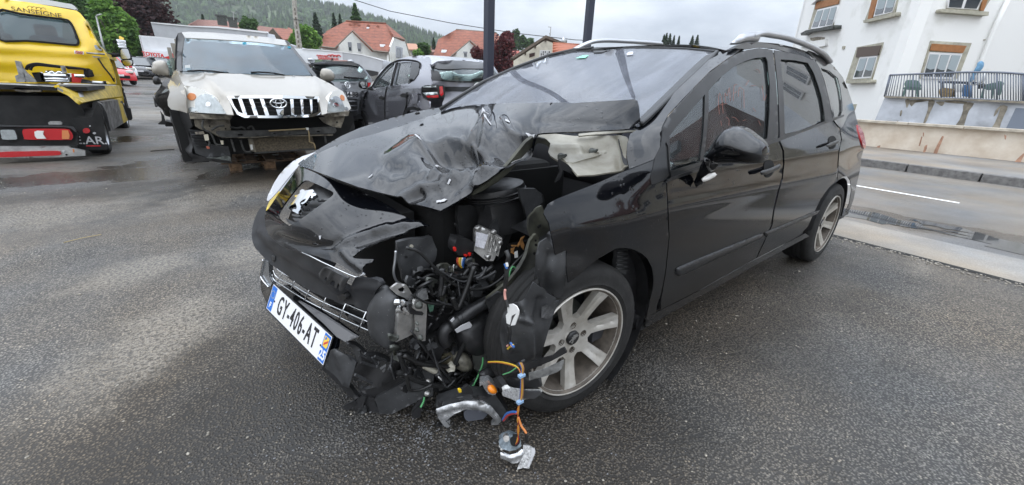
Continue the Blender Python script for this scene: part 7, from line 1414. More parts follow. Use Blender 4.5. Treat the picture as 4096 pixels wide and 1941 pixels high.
m_tile=tile_mat('orange_roof_tiles',(.31,.105,.06),(.15,.055,.038),1.9,1.0);m_tile2=tile_mat('brown_roof_tiles',(.17,.075,.055),(.10,.05,.04),2.6);m_pink=tile_mat('faded_roof_tiles',(.28,.15,.12),(.20,.10,.08),2.4)
m_ren=pm('white_render',(.70,.70,.66),.85,var=.10,scale=1.5);m_fr=pm('window_frame',(.72,.72,.72),.4);m_pane=pm('window_pane',(.05,.06,.07),.04,coat=1);m_shut=pm('grey_shutter',(.22,.23,.25),.5)
m_wood2=pm('dark_timber',(.10,.075,.055),.75,var=.3,scale=6);m_cream2=pm('cream_render',(.64,.60,.50),.9,var=.2,scale=2.5)
def window(root,V,pts,off=.06,mull=1,shutter=0,curtain=False,fr=m_fr,fw=.20):
    """traced opening: frame with real panes; shutter = share closed from the top"""
    a,b_,c,d=[np.array(p[:2],float) for p in pts]  # tl, tr, br, bl
    f=vs(root,'window',[tuple(a),tuple(b_),tuple(c),tuple(d)],V,off,fr,.08,30)
    L=lambda u,v:tuple((a*(1-u)+b_*u)*(1-v)+(d*(1-u)+c*u)*v)
    n=mull+1;mg=fw/2
    for k in range(n):
        u0,u1=(k+mg)/n,(k+1-mg)/n;o=vs(root,'pane',[L(u0,mg*.8),L(u1,mg*.8),L(u1,1-mg*.8),L(u0,1-mg*.8)],V,off+.012,m_pane,.01,60,f)
        if curtain:vs(root,'curtain',[L(u0,mg*.8),L(u1,mg*.8),L(u1,.62+.04*k),L((u0+u1)/2,.66),L(u0,.60)],V,off+.014,m_curt,.004,60,f)
    if shutter:vs(root,'roller_shutter',[L(.0,0),L(1.,0),L(1.,shutter),L(.0,shutter)],V,off+.05,m_shut if shutter < .9 else fr,.03,60,f)
    return f
m_curt=pm('net_curtain',(.34,.39,.41),.9)
# ------------------------------------------------------------------ orange roofed house on the left
D1=62
def roofpart(root,nm,pts,ctrl,mt,th=.25):return sheet(nm,pts,tps_map([(a,b,'d',d) for a,b,d in ctrl]),mt,root,40,th)
h1=building('house',1430,290,D1,'white house with orange tiled half-hipped roof nearest the silver hatchback on its left','house');V1=vplane(1430,190,D1,0)
vs(h1,'wall',ZQ([(205,345),(345,345),(515,190),(715,372),(868,385),(1075,430),(1075,620),(205,560)]),V1,0,m_ren,.3)
V1b=vplane(1562,200,D1,rad(62))
sheet('gable_wall',ZQ([(866,384),(925,243),(1022,270),(1070,428),(1080,600),(866,600)]),tps_map([(a,b,'d',d) for a,b,d in P3(ZQ,[(866,384,D1-.3),(925,243,D1+1.0),(1022,270,D1+5),(1075,428,D1+7),(866,600,D1-.3),(1080,600,D1+7)])]),m_ren,h1,40,.3)
roofpart(h1,'roof',ZQ([(450,84),(840,108),(922,240),(862,384),(716,370),(520,176),(346,346),(184,328),(258,182)]),P3(ZQ,[(450,84,D1+5),(840,108,D1+5),(862,384,D1-.8),(184,328,D1-.8),(346,346,D1-.8),(716,370,D1-.8),(600,150,D1+3.8)]),m_tile)
roofpart(h1,'roof_hip',ZQ([(840,108),(1028,262),(1026,272),(922,242)]),P3(ZQ,[(840,108,D1+5),(1028,265,D1+5.4),(922,242,D1+.8)]),m_tile)
roofpart(h1,'gable_roof',ZQ([(515,176),(560,200),(640,240),(725,372),(712,372)]),P3(ZQ,[(515,176,D1-.9),(640,240,D1+1.5),(715,372,D1-.9)]),m_tile)
for pts in ([(342,347),(515,180),(718,374)],[(184,330),(346,350)],[(716,376),(864,390)],[(866,384),(924,240),(1026,268),(1074,424)]):
    b=MB();b.tube([at(*p,'d',D1-1.1) if p[0] < 900 or pts[0][0] < 860 else at(*p,'d',D1+1) for p in ZQ(pts)],.10,4);b.build('verge_board',m_lcd,h1,False,True)
b=MB();b.tube([at(*p,'d',D1+4.9) for p in ZQ([(450,84),(840,108)])],.13,6);b.build('ridge_tiles',m_tile,h1,True,True)
for pts,sh in (([(466,290),(503,290),(508,385),(474,380)],.55),([(556,298),(594,300),(600,392),(564,388)],.62)):window(h1,V1,ZQ(pts),.08,0,sh)
for pts in ([(268,272),(316,274),(300,306),(252,302)],[(780,312),(832,314),(822,348),(772,344)],[(652,142),(676,144),(670,160),(650,158)]):
    q=ZQ(pts);dd=D1+5-(q[0][1]-85)/123*5.8-.15;o=sheet('roof_window',q,plane_map('d',dd-.2),m_fr,h1,40,.15);c=np.mean(q,0);sheet('pane',[tuple(c+(np.array(p)-c)*.7) for p in q],plane_map('d',dd-.45),pm('sky_glass',(.55,.58,.60),.05,coat=1),o,40,.03)
sheet('tall_window',ZQ([(934,328),(1002,345),(1000,444),(936,444)]),plane_map('d',D1-.2),m_shut,h1,40,.1);sheet('pane',ZQ([(945,345),(980,350),(980,440),(945,440)]),plane_map('d',D1-.35),m_pane,h1,40,.04)
for c in ((572,120),(666,122),(760,132),(488,115)):sheet('roof_vent',ZQ([(c[0]-16,c[1]+6),(c[0],c[1]-12),(c[0]+16,c[1]+6),(c[0],c[1]+14)]),plane_map('d',D1+4),m_tile,h1,40,.2)
b=MB();b.tube([at(*p,'d',D1-.7) for p in ZQ([(862,388),(872,420),(874,520)])],.06,5);b.build('downpipe',m_lcd,h1,False,True)
b=MB();p=at(*ZQ([(560,300)])[0],'d',D1+5);b.box((0,0,3),(10,8,6),Matrix.Rotation(YAW+math.pi/2,3,'Z'));o=b.build('house_core',m_ren,h1);o.location=(p[0]-h1.location.x-2.5,p[1]-h1.location.y-3,0)
# ------------------------------------------------------------------ orange roofed house behind the post
D2=72
h2=building('house',1900,290,D2,'white house with orange roof and small front gable behind the dark post','house');V2_=vplane(1900,210,D2,0)
vs(h2,'wall',ZQ([(1300,420),(1480,428),(1660,280),(1800,400),(2030,420),(2060,420),(2060,640),(1300,560)]),V2_,0,m_ren,.3)
roofpart(h2,'roof',ZQ([(1525,167),(1915,198),(2036,330),(2010,420),(1800,420),(1662,274),(1478,428),(1300,424),(1352,262)]),P3(ZQ,[(1525,167,D2+5),(1915,198,D2+5),(2010,420,D2-.8),(1300,424,D2-.8),(1478,428,D2-.8),(1662,240,D2+2.6)]),m_tile)
roofpart(h2,'gable_roof',ZQ([(1660,270),(1720,300),(1830,400),(1815,424)]),P3(ZQ,[(1660,270,D2-.9),(1720,300,D2+1),(1820,420,D2-.9)]),m_tile)
sheet('gable_wall',ZQ([(2010,420),(2036,332),(2062,352),(2066,440),(2010,440)]),plane_map('d',D2+.5),m_ren,h2,40,.3)
b=MB();b.tube([at(*p,'d',D2-1.1) for p in ZQ([(1476,428),(1662,274),(1812,412)])],.10,4);b.tube([at(*p,'d',D2+4.8) for p in ZQ([(1525,167),(1915,198),(2036,330)])],.12,5);b.build('verge_board',m_lcd,h2,False,True)
window(h2,V2_,ZQ([(1594,382),(1634,384),(1634,440),(1600,440)]),.08,0,.3)
q=ZQ([(1384,364),(1434,366),(1424,398),(1376,396)]);o=sheet('roof_window',q,plane_map('d',D2),m_fr,h2,40,.15);c=np.mean(q,0);sheet('pane',[tuple(c+(np.array(p)-c)*.7) for p in q],plane_map('d',D2-.3),bpy.data.materials['sky_glass'],o,40,.03)
# ------------------------------------------------------------------ chalet with brown bargeboards and the tiled porch
D3=27
h3=building('chalet',2190,330,D3,'cream house with wide brown eaves and a small white lattice window','house');V3=vplane(2190,180,D3,0)
vs(h3,'wall',ZS([(960,640),(1310,395),(1520,480),(1520,900),(960,900)]),V3,0,m_cream2,.3)
roofpart(h3,'roof',ZS([(925,630),(1312,382),(1530,470),(1520,490),(1310,412),(965,636)]),P3(ZS,[(925,630,D3-1.2),(1312,382,D3-1.2),(1530,470,D3-1.2)]),m_wood2,.3)
for p in ([(1190,490),(1208,484),(1206,516),(1192,520)],[(1078,560),(1098,552),(1098,588),(1084,592)],[(1304,420),(1322,420),(1322,444),(1306,446)]):vs(h3,'bracket',ZS(p),V3,.6,m_wood2,.6)
vs(h3,'loft_hatch',ZS([(1132,584),(1194,570),(1190,608),(1132,628)]),V3,.03,pm('hatch_brown',(.045,.02,.018),.7),.05)
w=vs(h3,'window',ZS([(1246,545),(1364,550),(1360,632),(1240,632)]),V3,.04,m_fr,.08)
for i in range(5):
    for j in range(3):x0,y0=1256+i*21.5,556+j*24;vs(h3,'pane',ZS([(x0,y0),(x0+14,y0+.6),(x0+13,y0+19),(x0-1,y0+19)]),V3,.055,m_pane if (i+j) % 3 else bpy.data.materials['sky_glass'],.01,60,w)
vs(h3,'window_sill',ZS([(1234,630),(1368,632),(1368,642),(1234,640)]),V3,.12,m_cream2,.15);vs(h3,'dark_opening',ZS([(1040,722),(1080,720),(1080,745),(1038,745)]),V3,.03,m_pane,.05)
roofpart(h3,'porch_roof',ZS([(1386,466),(1540,478),(1700,492),(1600,560),(1380,612)]),P3(ZS,[(1386,466,D3-1),(1700,492,D3-1),(1380,612,D3-4),(1600,560,D3-4)]),tile_mat('porch_tiles',(.40,.13,.065),(.26,.08,.045),5,.8),.2)
b=MB()
for k in range(5):b.tube([at(*p,'d',D3-1.2-k*.65) for p in ZS([(1386,474+k*28),(1700,494+k*24)])],.09,5)
b.build('tile_course',bpy.data.materials['porch_tiles'],h3,True,True)
b=MB();b.tube([at(*p,'d',D3+1) for p in ZS([(1500,470),(1504,405)])],.11,8);b.build('flue',m_silver,h3,True,True);b=MB();b.tube([at(*p,'d',D3+.6) for p in ZS([(1520,475),(1522,445),(1530,438)])],.12,8);b.build('flue',m_galv,h3,True,True)
b=MB();b.tube([at(*p,'d',D3) for p in ZS([(1356,400),(1366,294)])],.03,5);b.tube([at(*p,'d',D3) for p in ZS([(1334,292),(1366,298)])],.02,5);b.tube([at(*p,'d',D3) for p in ZS([(1350,370),(1364,350)])],.03,5);b.build('roof_aerial',m_galv,h3,True,True)
# ------------------------------------------------------------------ long faded roofs behind the white signs, further houses
D4=80
h4=building('house_row',950,280,D4,'long low building with faded pink tiled roof and two chimneys','house')
roofpart(h4,'roof',ZP([(420,160),(476,127),(600,134),(760,150),(900,172),(1040,190),(1110,200),(1110,330),(900,300),(420,260)]),P3(ZP,[(420,160,D4-3),(476,127,D4+5),(900,172,D4+5),(1110,330,D4-3),(420,260,D4-3)]),m_pink)
roofpart(h4,'roof',ZP([(960,184),(1000,182),(1110,196),(1110,250),(1030,258)]),P3(ZP,[(960,184,D4),(1110,196,D4),(1030,258,D4-6)]),m_tile)
vs(h4,'gable_wall',ZP([(930,215),(962,184),(1020,258),(1010,300),(930,300)]),vplane(1090,150,D4-4,0),0,m_wood2,.3)
b=MB()
for x0,y0,x1,y1 in ((612,115,650,158),(688,130,718,172)):
    a_,c_=at(*ZP([(x0,y0)])[0],'d',D4+1),at(*ZP([(x1,y1)])[0],'d',D4+1);m_=(a_+c_)/2;b.box(m_,(abs(a_[0]-c_[0])+.9,.9,abs(a_[2]-c_[2])+.4));b.box(m_+np.array((0,0,abs(a_[2]-c_[2])/2+.3)),(abs(a_[0]-c_[0])+1.3,1.3,.2))
b.build('chimney',m_steel,h4,False,True)
b=MB();b.tube([at(*p,'d',D4) for p in ZP([(708,132),(706,100)])],.06,4);b.tube([at(*p,'d',D4) for p in ZP([(690,76),(722,90)])],.05,4);b.tube([at(*p,'d',D4) for p in ZP([(706,100),(710,74)])],.05,4);b.build('roof_aerial',m_galv,h4,False,True)
h5=building('house',1310,270,95,'orange roof edge showing left of the white house with half-hipped roof','house');roofpart(h5,'roof',ZQ([(180,200),(246,204),(215,265),(195,262)]),P3(ZQ,[(180,200,95),(246,204,95),(215,265,92)]),m_tile);roofpart(h5,'roof',ZP([(1060,178),(1110,200),(1300,222),(1290,260),(1060,240)]),P3(ZP,[(1060,178,96),(1300,222,96),(1290,260,92)]),m_tile)
h6=building('house',1655,270,110,'pale yellow block with terracotta roof between the two orange roofed houses','house');V6=vplane(1655,200,110,0)
vs(h6,'wall',ZQ([(1060,360),(1170,352),(1175,430),(1060,430)]),V6,0,m_cream2,4);roofpart(h6,'roof',ZQ([(1034,302),(1130,306),(1178,350),(1160,362),(1050,360)]),P3(ZQ,[(1034,302,116),(1130,306,116),(1178,350,108),(1050,360,108)]),pm('terracotta',(.42,.22,.14),.8));window(h6,V6,ZQ([(1086,376),(1114,376),(1114,420),(1088,420)]),.1,0)
h7=building('house',1700,270,120,'small brown roofed house just left of the second orange roof','house');roofpart(h7,'roof',ZQ([(1165,330),(1215,308),(1262,328),(1330,326),(1350,260),(1352,370),(1290,390),(1165,352)]),P3(ZQ,[(1165,330,120),(1350,260,124),(1290,390,116)]),m_pink,3)
h8=building('house',2060,290,90,'low red roof behind the purple bush by the dark post','house');roofpart(h8,'roof',ZS([(935,555),(1020,552),(1030,570),(960,612),(930,612)]),P3(ZS,[(935,555,92),(1020,552,92),(930,612,88)]),pm('red_roof',(.33,.085,.06),.8),3)
# ------------------------------------------------------------------ white signs, trailer and posts
m_panel=pm('white_panel',(.68,.70,.72),.5,var=.06,scale=1.5);m_pang=pm('grey_panel',(.42,.43,.45),.5,var=.1,scale=1.2)
D5=34
sg=building('dealer_sign',640,300,D5,'white dealership board with red lettering and red swoosh on a red post','sign');V5=vplane(640,180,D5,0)
vs(sg,'board',ZY([(526,482),(760,500),(1020,528),(1010,700),(800,700),(582,672)]),V5,0,m_panel,.4);vs(sg,'name_board',ZY([(580,674),(800,694),(1005,712),(1000,780),(930,800),(860,785),(600,768)]),V5,.25,m_panel,.3)
vs(sg,'frame_edge',ZY([(524,480),(760,497),(1020,525),(1020,531),(760,504),(532,489),(604,770),(596,770)]),V5,.3,m_fr,.1)
vs(sg,'red_swoosh',ZY([(862,783),(930,762),(985,722),(1005,712),(1000,780),(935,802)]),V5,.3,m_red,.06)
P0,u_,n_=V5;o=onplane(*ZY([(722,745)])[0],P0+n_*.6,n_);tl_=onplane(*ZY([(760,749.5)])[0],P0+n_*.6,n_);text('sign_lettering','TOYOTA',.42,frame(o,Vector(tl_-o),(0,0,1)),m_red,sg,.02,.012,1.02)
b=MB();b.tube([at(*p,'d',D5+.2) for p in ZY([(628,775),(655,892)])],.22,8);b.build('post',pm('sign_post_red',(.35,.09,.08),.5),sg,False,True)
vs(sg,'canopy_edge',ZY([(550,862),(700,832),(720,835),(620,858),(560,890)]),V5,0,m_galv,.2)
hall=building('white_hall',900,300,40,'long white metal clad hall behind the beige off-roader','hall');V7=vplane(900,150,40,0)
vs(hall,'cladding',ZY([(688,302),(900,325),(1221,358)])+ZP([(600,178),(920,215),(930,245),(1200,330),(1200,420),(330,420),(320,250)])+ZY([(745,498)]),V7,0,m_pang,1.5);vs(hall,'roof_edge',ZY([(684,300),(900,318),(1221,350)])+ZP([(600,172),(922,206),(926,218),(600,183)])+ZY([(1221,364),(900,334),(690,312)]),V7,.1,m_fr,.3)
tr_=building('box_trailer',1360,300,26,'long white and grey box trailer with red garage lettering','trailer');V8=vplane(1250,200,26,rad(-4))
vs(tr_,'white_side',ZQ([(-130,350),(20,354),(200,366),(412,386),(418,470),(420,520),(-130,480)]),V8,0,m_panel,2.2);vs(tr_,'grey_side',ZQ([(414,386),(600,412),(812,470),(806,530),(790,590),(640,562),(420,520)]),V8,.02,m_pang,2.2)
vs(tr_,'roof_rail',ZQ([(20,352),(200,363),(412,383),(600,408),(812,466),(812,474),(600,416),(412,391),(200,371),(20,360)]),V8,.06,m_fr,.1);vs(tr_,'lower_rail',ZQ([(600,552),(700,568),(760,580),(750,610),(700,625),(640,600)]),V8,.05,m_trim,.2)
P0,u_,n_=V8
def ttext(s,a,c,size,sxx,bold):o=onplane(*ZQ([a])[0],P0+n_*.04,n_);e=onplane(*ZQ([c])[0],P0+n_*.04,n_);text('trailer_lettering',s,size,frame(o,Vector(e-o),(0,0,1)),m_red,tr_,.01,bold,sxx)
ttext('SANSEIGNE',(276,456),(340,461),.24,1.1,.004);ttext('GARAGE',(212,425),(250,428),.13,1.35,.005)
b=MB()
for k in range(4):b.tube([onplane(*ZQ([(285+k*30-20*math.cos(a*.314),431+k*2-20*math.sin(a*.314)*(.8+.2*(k % 2)))])[0],P0+n_*.05,n_) for a in range(11)],.03,5)
b.build('car_outline_logo',m_red,tr_,True,True)
m_post=pm('anthracite_post',(.032,.036,.055),.4,.2)
for pts,dist,lab in (([(634,-30),(668,-30),(666,200),(658,500),(640,950)],3.8,'anthracite steel post standing behind the bonnet, left of the windscreen'),([(1742,-30),(1790,-30),(1710,500)],4.6,'anthracite steel post behind the roof of the black estate car')):
    if dist < 4:f0=at(1955,200,'d',4.6)
    else:f0=at(2354,100,'d',5.6)
    r=empty('steel_post',(f0[0],f0[1],0),0,lab,'post','anthracite steel posts');b=MB();a_=rad(231.5-90+38 if dist < 4 else 231.5-90+25)
    w_=.128 if dist < 4 else .128
    b.box((0,0,2.0),(w_*.72,w_*.72,4.0),Matrix.Rotation(a_,3,'Z'),bev=.006);b.build('shaft',m_post,r);b=MB();b.box((0,0,.01),(.26,.26,.02),Matrix.Rotation(a_,3,'Z'));b.build('base_plate',m_post,r)
# street lamp, utility pole, cables, direction signs
sl_=empty('street_lamp',at(424,330,'d',30)*np.array((1,1,0)),0,'thin grey street lamp behind the cab of the yellow truck','street lamp');b=MB();b.tube([at(*p,'d',30) for p in ZX([(1570,860),(1425,250)])],[.09,.05],6);b.build('pole',m_galv,sl_,True,True);b=MB();b.tube([at(*p,'d',30) for p in ZX([(1425,250),(1440,228),(1500,214)])],.05,5);b.build('arm',m_galv,sl_,True,True);pillow('lamp_head',ZX([(1450,226),(1470,205),(1500,210),(1490,224)]),plane_map('d',30),m_white,sl_,4,5,.06)
up_=empty('utility_pole',at(1205,270,'d',40)*np.array((1,1,0)),0,'concrete lattice utility pole rising behind the off-roader roof','utility pole');b=MB();b.tube([at(*p,'d',40) for p in ZP([(1096,-90),(1108,100),(1140,340),(1150,500)])],[.20,.22,.27,.3],4);b.build('shaft',pm('weathered_concrete',(.30,.28,.24),.85,var=.4,scale=3),up_,False,True)
for k in range(9):
    p=ZP([(1104+k*3.3,60+k*30)])[0];sheet('recess',[(p[0]-2.4,p[1]-5),(p[0]+2.4,p[1]-5),(p[0]+2.8,p[1]+5),(p[0]-2,p[1]+5)],plane_map('d',39.6),m_wood2,up_,20,.05)
b=MB();b.tube([at(*p,'d',39.7) for p in ZP([(1098,125),(1155,135)])],.05,5);b.build('cross_arm',m_steel,up_,False,True)
wi=empty('overhead_cable',at(1900,200,'d',40)*np.array((1,1,0)),0,'thin black overhead cable crossing the grey sky above the houses','cable');b=MB();b.tube([at(x,y,'d',d) for x,y,d in ((1355,-20,38),(1560,45,38),(1800,92,38),(2060,133,37),(2300,160,36),(2400,164,36),(2900,205,36),(3180,190,30))],.028,4);b.build('cable',m_blk,wi,False,True)
ds=empty('direction_sign',at(480,330,'d',26)*np.array((1,1,0)),0,'stack of white and yellow direction arrows above the truck mirror','sign');b=MB();b.tube([at(487,150,'d',26.2),at(497,330,'d',26.2)],.05,6);b.build('pole',m_galv,ds,True,True)
for pts,mt in (([(216,540),(232,532),(338,548),(344,580),(240,570)],m_panel),([(228,586),(245,578),(342,592),(350,622),(250,614)],m_panel),([(240,630),(258,620),(350,632),(356,650),(262,645)],m_panel),([(256,494),(270,490),(315,512),(318,542),(262,532)],pm('sign_yellow',(.75,.48,.05),.5))):sheet('arrow_board',ZY(pts),plane_map('d',26),mt,ds,20,.05)
for k in range(3):b=MB();b.tube([at(*p,'d',25.9) for p in ZY([(252+k*10,556+k*44),(330+k*8,566+k*42)])],.02,4);b.build('faint_line',m_shut,ds,False,True)
# ------------------------------------------------------------------ boundary wall with coping
m_bw=pm('stained_wall',(.74,.67,.57),.9,var=.3,scale=2.2,bump=.3,bscale=20,col2=(.56,.47,.37));m_rust2=pm('rust_streak',(.42,.24,.16),.9,var=.4,scale=10);m_moss=pm('moss',(.05,.055,.015),.95,var=.5,scale=40)
bw_=empty('boundary_wall',(-13.3,2,.14),0,'low beige roadside wall with rust streaks below the white apartment house','wall')
zt=at(3800,512,'x',-13.3+.09*1)[2]
b=MB();b.box((-13.55+.09*0,0,zt/2),(.24,60,zt),None);o=b.build('wall',m_bw,bw_,False,False);o.matrix_world=Matrix.Identity(4)
o.data.transform(Matrix.Translation((13.43,0,0)));o.data.transform(Matrix.Rotation(-SK,4,'Z'));o.data.transform(Matrix.Translation((-13.43,0,0)));o.data.transform(mw(bw_).inverted());o.matrix_basis=Matrix.Identity(4);o.parent=bw_;o.matrix_parent_inverse=Matrix.Identity(4)
b=MB()
for k in range(60):b.box((0,-30+k,zt+.03),(.30,.985,.06),bev=.006)
o=b.build('coping',pm('coping_concrete',(.50,.45,.37),.9,var=.3,scale=8),bw_);o.data.transform(Matrix.Rotation(-SK,4,'Z'));o.data.transform(Matrix.Translation((-13.43,0,0)));o.data.transform(mw(bw_).inverted())
WXm=lambda X:np.array([onplane(a,c,(-13.29,0,0),(1,-SK,0)) for a,c in np.atleast_2d(X)])
def wallsheet(nm,pts,mt):return sheet(nm,Z(3200,400,.6141,pts),WXm,mt,bw_,14,.003)
for pts in ([(925,235),(938,238),(925,270),(912,300),(900,330),(885,372),(860,372),(875,330),(900,280)],[(1420,380),(1452,350),(1470,345),(1450,380),(1420,440),(1370,442),(1395,405)],[(800,210),(808,215),(806,240),(800,235)],[(812,300),(830,290),(825,320),(806,360),(796,355)],[(505,300),(525,295),(515,320),(490,335)],[(790,238),(798,240),(782,300),(772,300)],[(1330,225),(1345,235),(1340,260),(1332,255)]):wallsheet('rust_streak',pts,m_rust2)
for pts in ([(412,338),(500,342),(640,358),(760,372),(900,390),(960,398),(940,405),(760,384),(600,366),(412,347)],):wallsheet('moss_line',pts,m_moss)
# ------------------------------------------------------------------ white apartment house on the right
m_apt=pm('old_white_render',(.82,.82,.80),.9,scale=.8,bump=.25,bscale=8,lo=.30,hi=.46,col2=(.66,.66,.62),detail=9);m_aptg=pm('grey_base_render',(.56,.59,.64),.9,var=.25,scale=1.6);m_sur=pm('stone_surround',(.42,.40,.32),.85,var=.25,scale=6);m_stain=pm('damp_stain',(.28,.25,.20),.9,var=.6,scale=5);m_orsh=pm('orange_shutter',(.34,.145,.05),.6,var=.15,scale=8);m_brsh=pm('brown_shutter',(.10,.075,.06),.6)
apt=empty('apartment_house',(-17,2,0),0,'white rendered apartment house with stained walls and brown roller shutters','building')
dA=np.array((-.78,-.62,0));dA /= np.linalg.norm(dA);dB=np.array((-.83,.55,0));dB /= np.linalg.norm(dB)
K0=at(3600,250,'x',-16.2);K0[2]=0
nA=np.array((-dA[1],dA[0],0));nA=nA if nA@(CAM-K0) > 0 else -nA;nB=np.array((-dB[1],dB[0],0));nB=nB if nB@(CAM-K0) > 0 else -nB
VA=(K0,dA,nA);VB=(K0,dB,nB)
def wallquad(nm,d,l0,l1,z0,z1,n,off,mt,th=.3):
    P=[K0+d*l0+n*off+np.array((0,0,z0)),K0+d*l1+n*off+np.array((0,0,z0)),K0+d*l1+n*off+np.array((0,0,z1)),K0+d*l0+n*off+np.array((0,0,z1))]
    V,Fc,_=thicken(np.array(P),[(0,1,2),(0,2,3)],th,n);return obj(nm,mesh(nm,V,Fc,mt,False),apt,True)
ZH_=13
lA=np.dot(onplane(*ZR([(170,300)])[0],K0,nA)-K0,dA)
wallquad('wall',dA,0,lA,0,ZH_,nA,0,m_apt);wallquad('wall',dB,0,16,0,ZH_,nB,0,m_apt)
wallquad('wall',-dB*0+(-nA),0,.3,0,ZH_,nB,-.01,m_apt)
nC=dA.copy();Pc=K0+dA*lA
b=MB();b.box(Pc-nA*4+np.array((0,0,ZH_/2)),(.3,8,ZH_),Matrix.Rotation(math.atan2(nA[1],nA[0])+math.pi/2,3,'Z'));b.build('end_wall',m_apt,apt,False,True)
rc_=K0+dA*4+dB*5.5-(nA+nB)*1.5;b=MB();b.box((rc_[0]-3,rc_[1],ZH_+.2),(10,9,.4),Matrix.Rotation(math.atan2(dA[1],dA[0]),3,'Z'));b.build('roof',m_tile2,apt,False,True)
def aw(V,out,glass,mull,shut,shm,sill,curtain=True,frame_off=.02):
    vs(apt,'window_surround',ZR(out),V,.035,m_sur,.08)
    f=window(apt,V,ZR(glass),.055,mull,0,curtain)
    if shut:vs(apt,'roller_shutter',ZR(shut),V,.075,shm,.03)
    if sill:vs(apt,'window_sill',ZR(sill),V,.16,m_sur,.2)
aw(VA,[(665,385),(878,345),(785,650),(578,652)],[(690,465),(832,452),(778,636),(630,645)],1,[(672,388),(862,370),(836,450),(655,468)],m_brsh,[(575,655),(780,648),(778,674),(578,680)])
aw(VA,[(800,-20),(1000,-20),(972,110),(728,170)],[(840,-20),(990,-20),(955,100),(800,138)],1,[(790,-20),(832,-20),(790,145),(752,158)],m_orsh,[(715,168),(978,100),(975,132),(720,188)])
aw(VA,[(340,-10),(525,-20),(470,215),(270,240)],[(345,80),(512,40),(465,212),(290,238)],2,[(335,18),(522,-20),(512,32),(322,78)],m_orsh,None)
vs(apt,'curved_sill',ZR([(208,272),(250,248),(340,232),(472,205),(470,235),(340,254),(250,268),(212,290)]),VA,.30,m_steel,.4)
vs(apt,'awning_edge',ZR([(290,40),(340,0),(380,-20),(345,-20),(310,20)]),VA,.2,m_fr,.2)
vs(apt,'peeling_ledge',ZR([(200,380),(260,345),(340,330),(408,320),(408,372),(350,385),(260,388)]),VA,.10,m_apt,.15);vs(apt,'peeling_patch',ZR([(285,310),(345,300),(405,305),(400,330),(340,345),(290,330)]),VA,.012,m_stain,.01,20)
vs(apt,'wall_vent',ZR([(546,378),(568,374),(562,400),(544,402)]),VA,.03,m_sur,.03)
vs(apt,'cellar_window',ZR([(628,850),(660,848),(640,905),(615,910)]),VA,.03,m_sur,.05)
aw(VB,[(1440,-20),(1765,-20),(1690,100),(1395,80)],[(1415,-20),(1700,-20),(1650,80),(1405,65)],1,[(1700,-20),(1740,-20),(1700,90),(1672,85)],m_orsh,[(1350,98),(1362,72),(1742,96),(1738,128)],False)
aw(VB,[(1272,332),(1602,352),(1490,640),(1180,640)],[(1262,425),(1528,436),(1450,645),(1200,640)],2,[(1284,356),(1562,374),(1530,432),(1264,412)],m_orsh,None)
b=MB();b.tube([onplane(*p,K0+nB*.10,nB) for p in ZR([(1905,-20),(1800,200),(1680,500),(1600,700)])],.055,8);b.build('downpipe',m_apt,apt,True,True)
for c in ((1133,268),(1127,288),(1708,325)):vs(apt,'wall_socket',ZR([(c[0]-6,c[1]-5),(c[0]+7,c[1]-5),(c[0]+6,c[1]+5),(c[0]-7,c[1]+5)]),VB,.02,m_sur,.02)
for l_ in (5.5,8.0,10.5,13.0):# further windows along the facade, outside the frame but mirrored in the car
    for z_ in (2.6,5.6,8.6):
        c_=K0+dB*l_+nB*.05+np.array((0,0,z_));R_=Matrix.Rotation(math.atan2(dB[1],dB[0]),3,'Z');b=MB();b.box(c_,(1.25,.10,1.5),R_);w_=b.build('window',m_fr,apt,False,True);b=MB()
        for s_ in (-.3,.3):b.box(c_+dB*s_+nB*.05,(.46,.03,1.25),R_)
        b.build('pane',m_pane,w_,False,True)
# terrace in front: parapet base, slab, railing, furniture
TW=np.array((1.0,-SK,0));TP=np.array((-15.0,0,0))
TM=lambda off:(lambda X:np.array([onplane(a,c,TP+TW*off,TW) for a,c in np.atleast_2d(X)]))
ter=empty('terrace',(-15.3,2,0),0,'raised terrace with grey stained base and thin metal railing before the apartment house','terrace')
def ts(nm,pts,off,mt,th=.05,step=60,par=ter):return sheet(nm,ZR(pts),TM(off),mt,par,step,th)
ts('base_wall',[(895,790),(1500,800),(2060,830),(2060,1120),(800,1010)],0,m_aptg,.3);ts('slab',[(890,782),(1040,786),(1300,796),(1600,806),(2060,826),(2060,846),(1600,822),(1200,806),(890,796)],.12,m_stain,1.6)
for pts in ([(1060,812),(1098,812),(1085,860),(1070,880),(1065,850)],[(1100,815),(1260,815),(1200,830),(1140,838),(1110,868)],[(1250,818),(1300,820),(1290,860),(1260,920),(1235,985),(1200,1028),(1220,960),(1245,890)],[(1310,830),(1380,828),(1360,864),(1330,850)],[(1540,838),(1620,842),(1580,900),(1560,950),(1545,1000),(1520,1050),(1456,1046),(1500,980),(1530,900)],[(1830,860),(1895,866),(1870,930),(1840,1000),(1815,1068),(1752,1068),(1790,1000),(1830,900)],[(1795,900),(1830,868),(1810,920),(1780,950)],[(1020,905),(1036,900),(1028,940),(1016,945)],[(990,990),(1002,985),(998,1015),(988,1015)],[(1390,820),(1560,828),(1540,845),(1400,836)]):ts('damp_stain',smooth(pts,2),.008,m_stain,.003,20)
ts('dark_doorway',[(1960,880),(2060,884),(2060,1100),(1860,1090)],.008,pm('doorway_grey',(.20,.23,.28),.9),.004)
m_rail=pm('railing_grey',(.16,.18,.22),.5,.4)
def tz(x,y,off=.1):return TM(off)([ZR([(x,y)])[0]])[0]
top=[tz(x,y) for x,y in ((935,612),(1200,602),(1500,590),(1800,590),(2060,606))];bot=[tz(x,y) for x,y in ((890,786),(1200,796),(1500,802),(1800,816),(2060,832))]
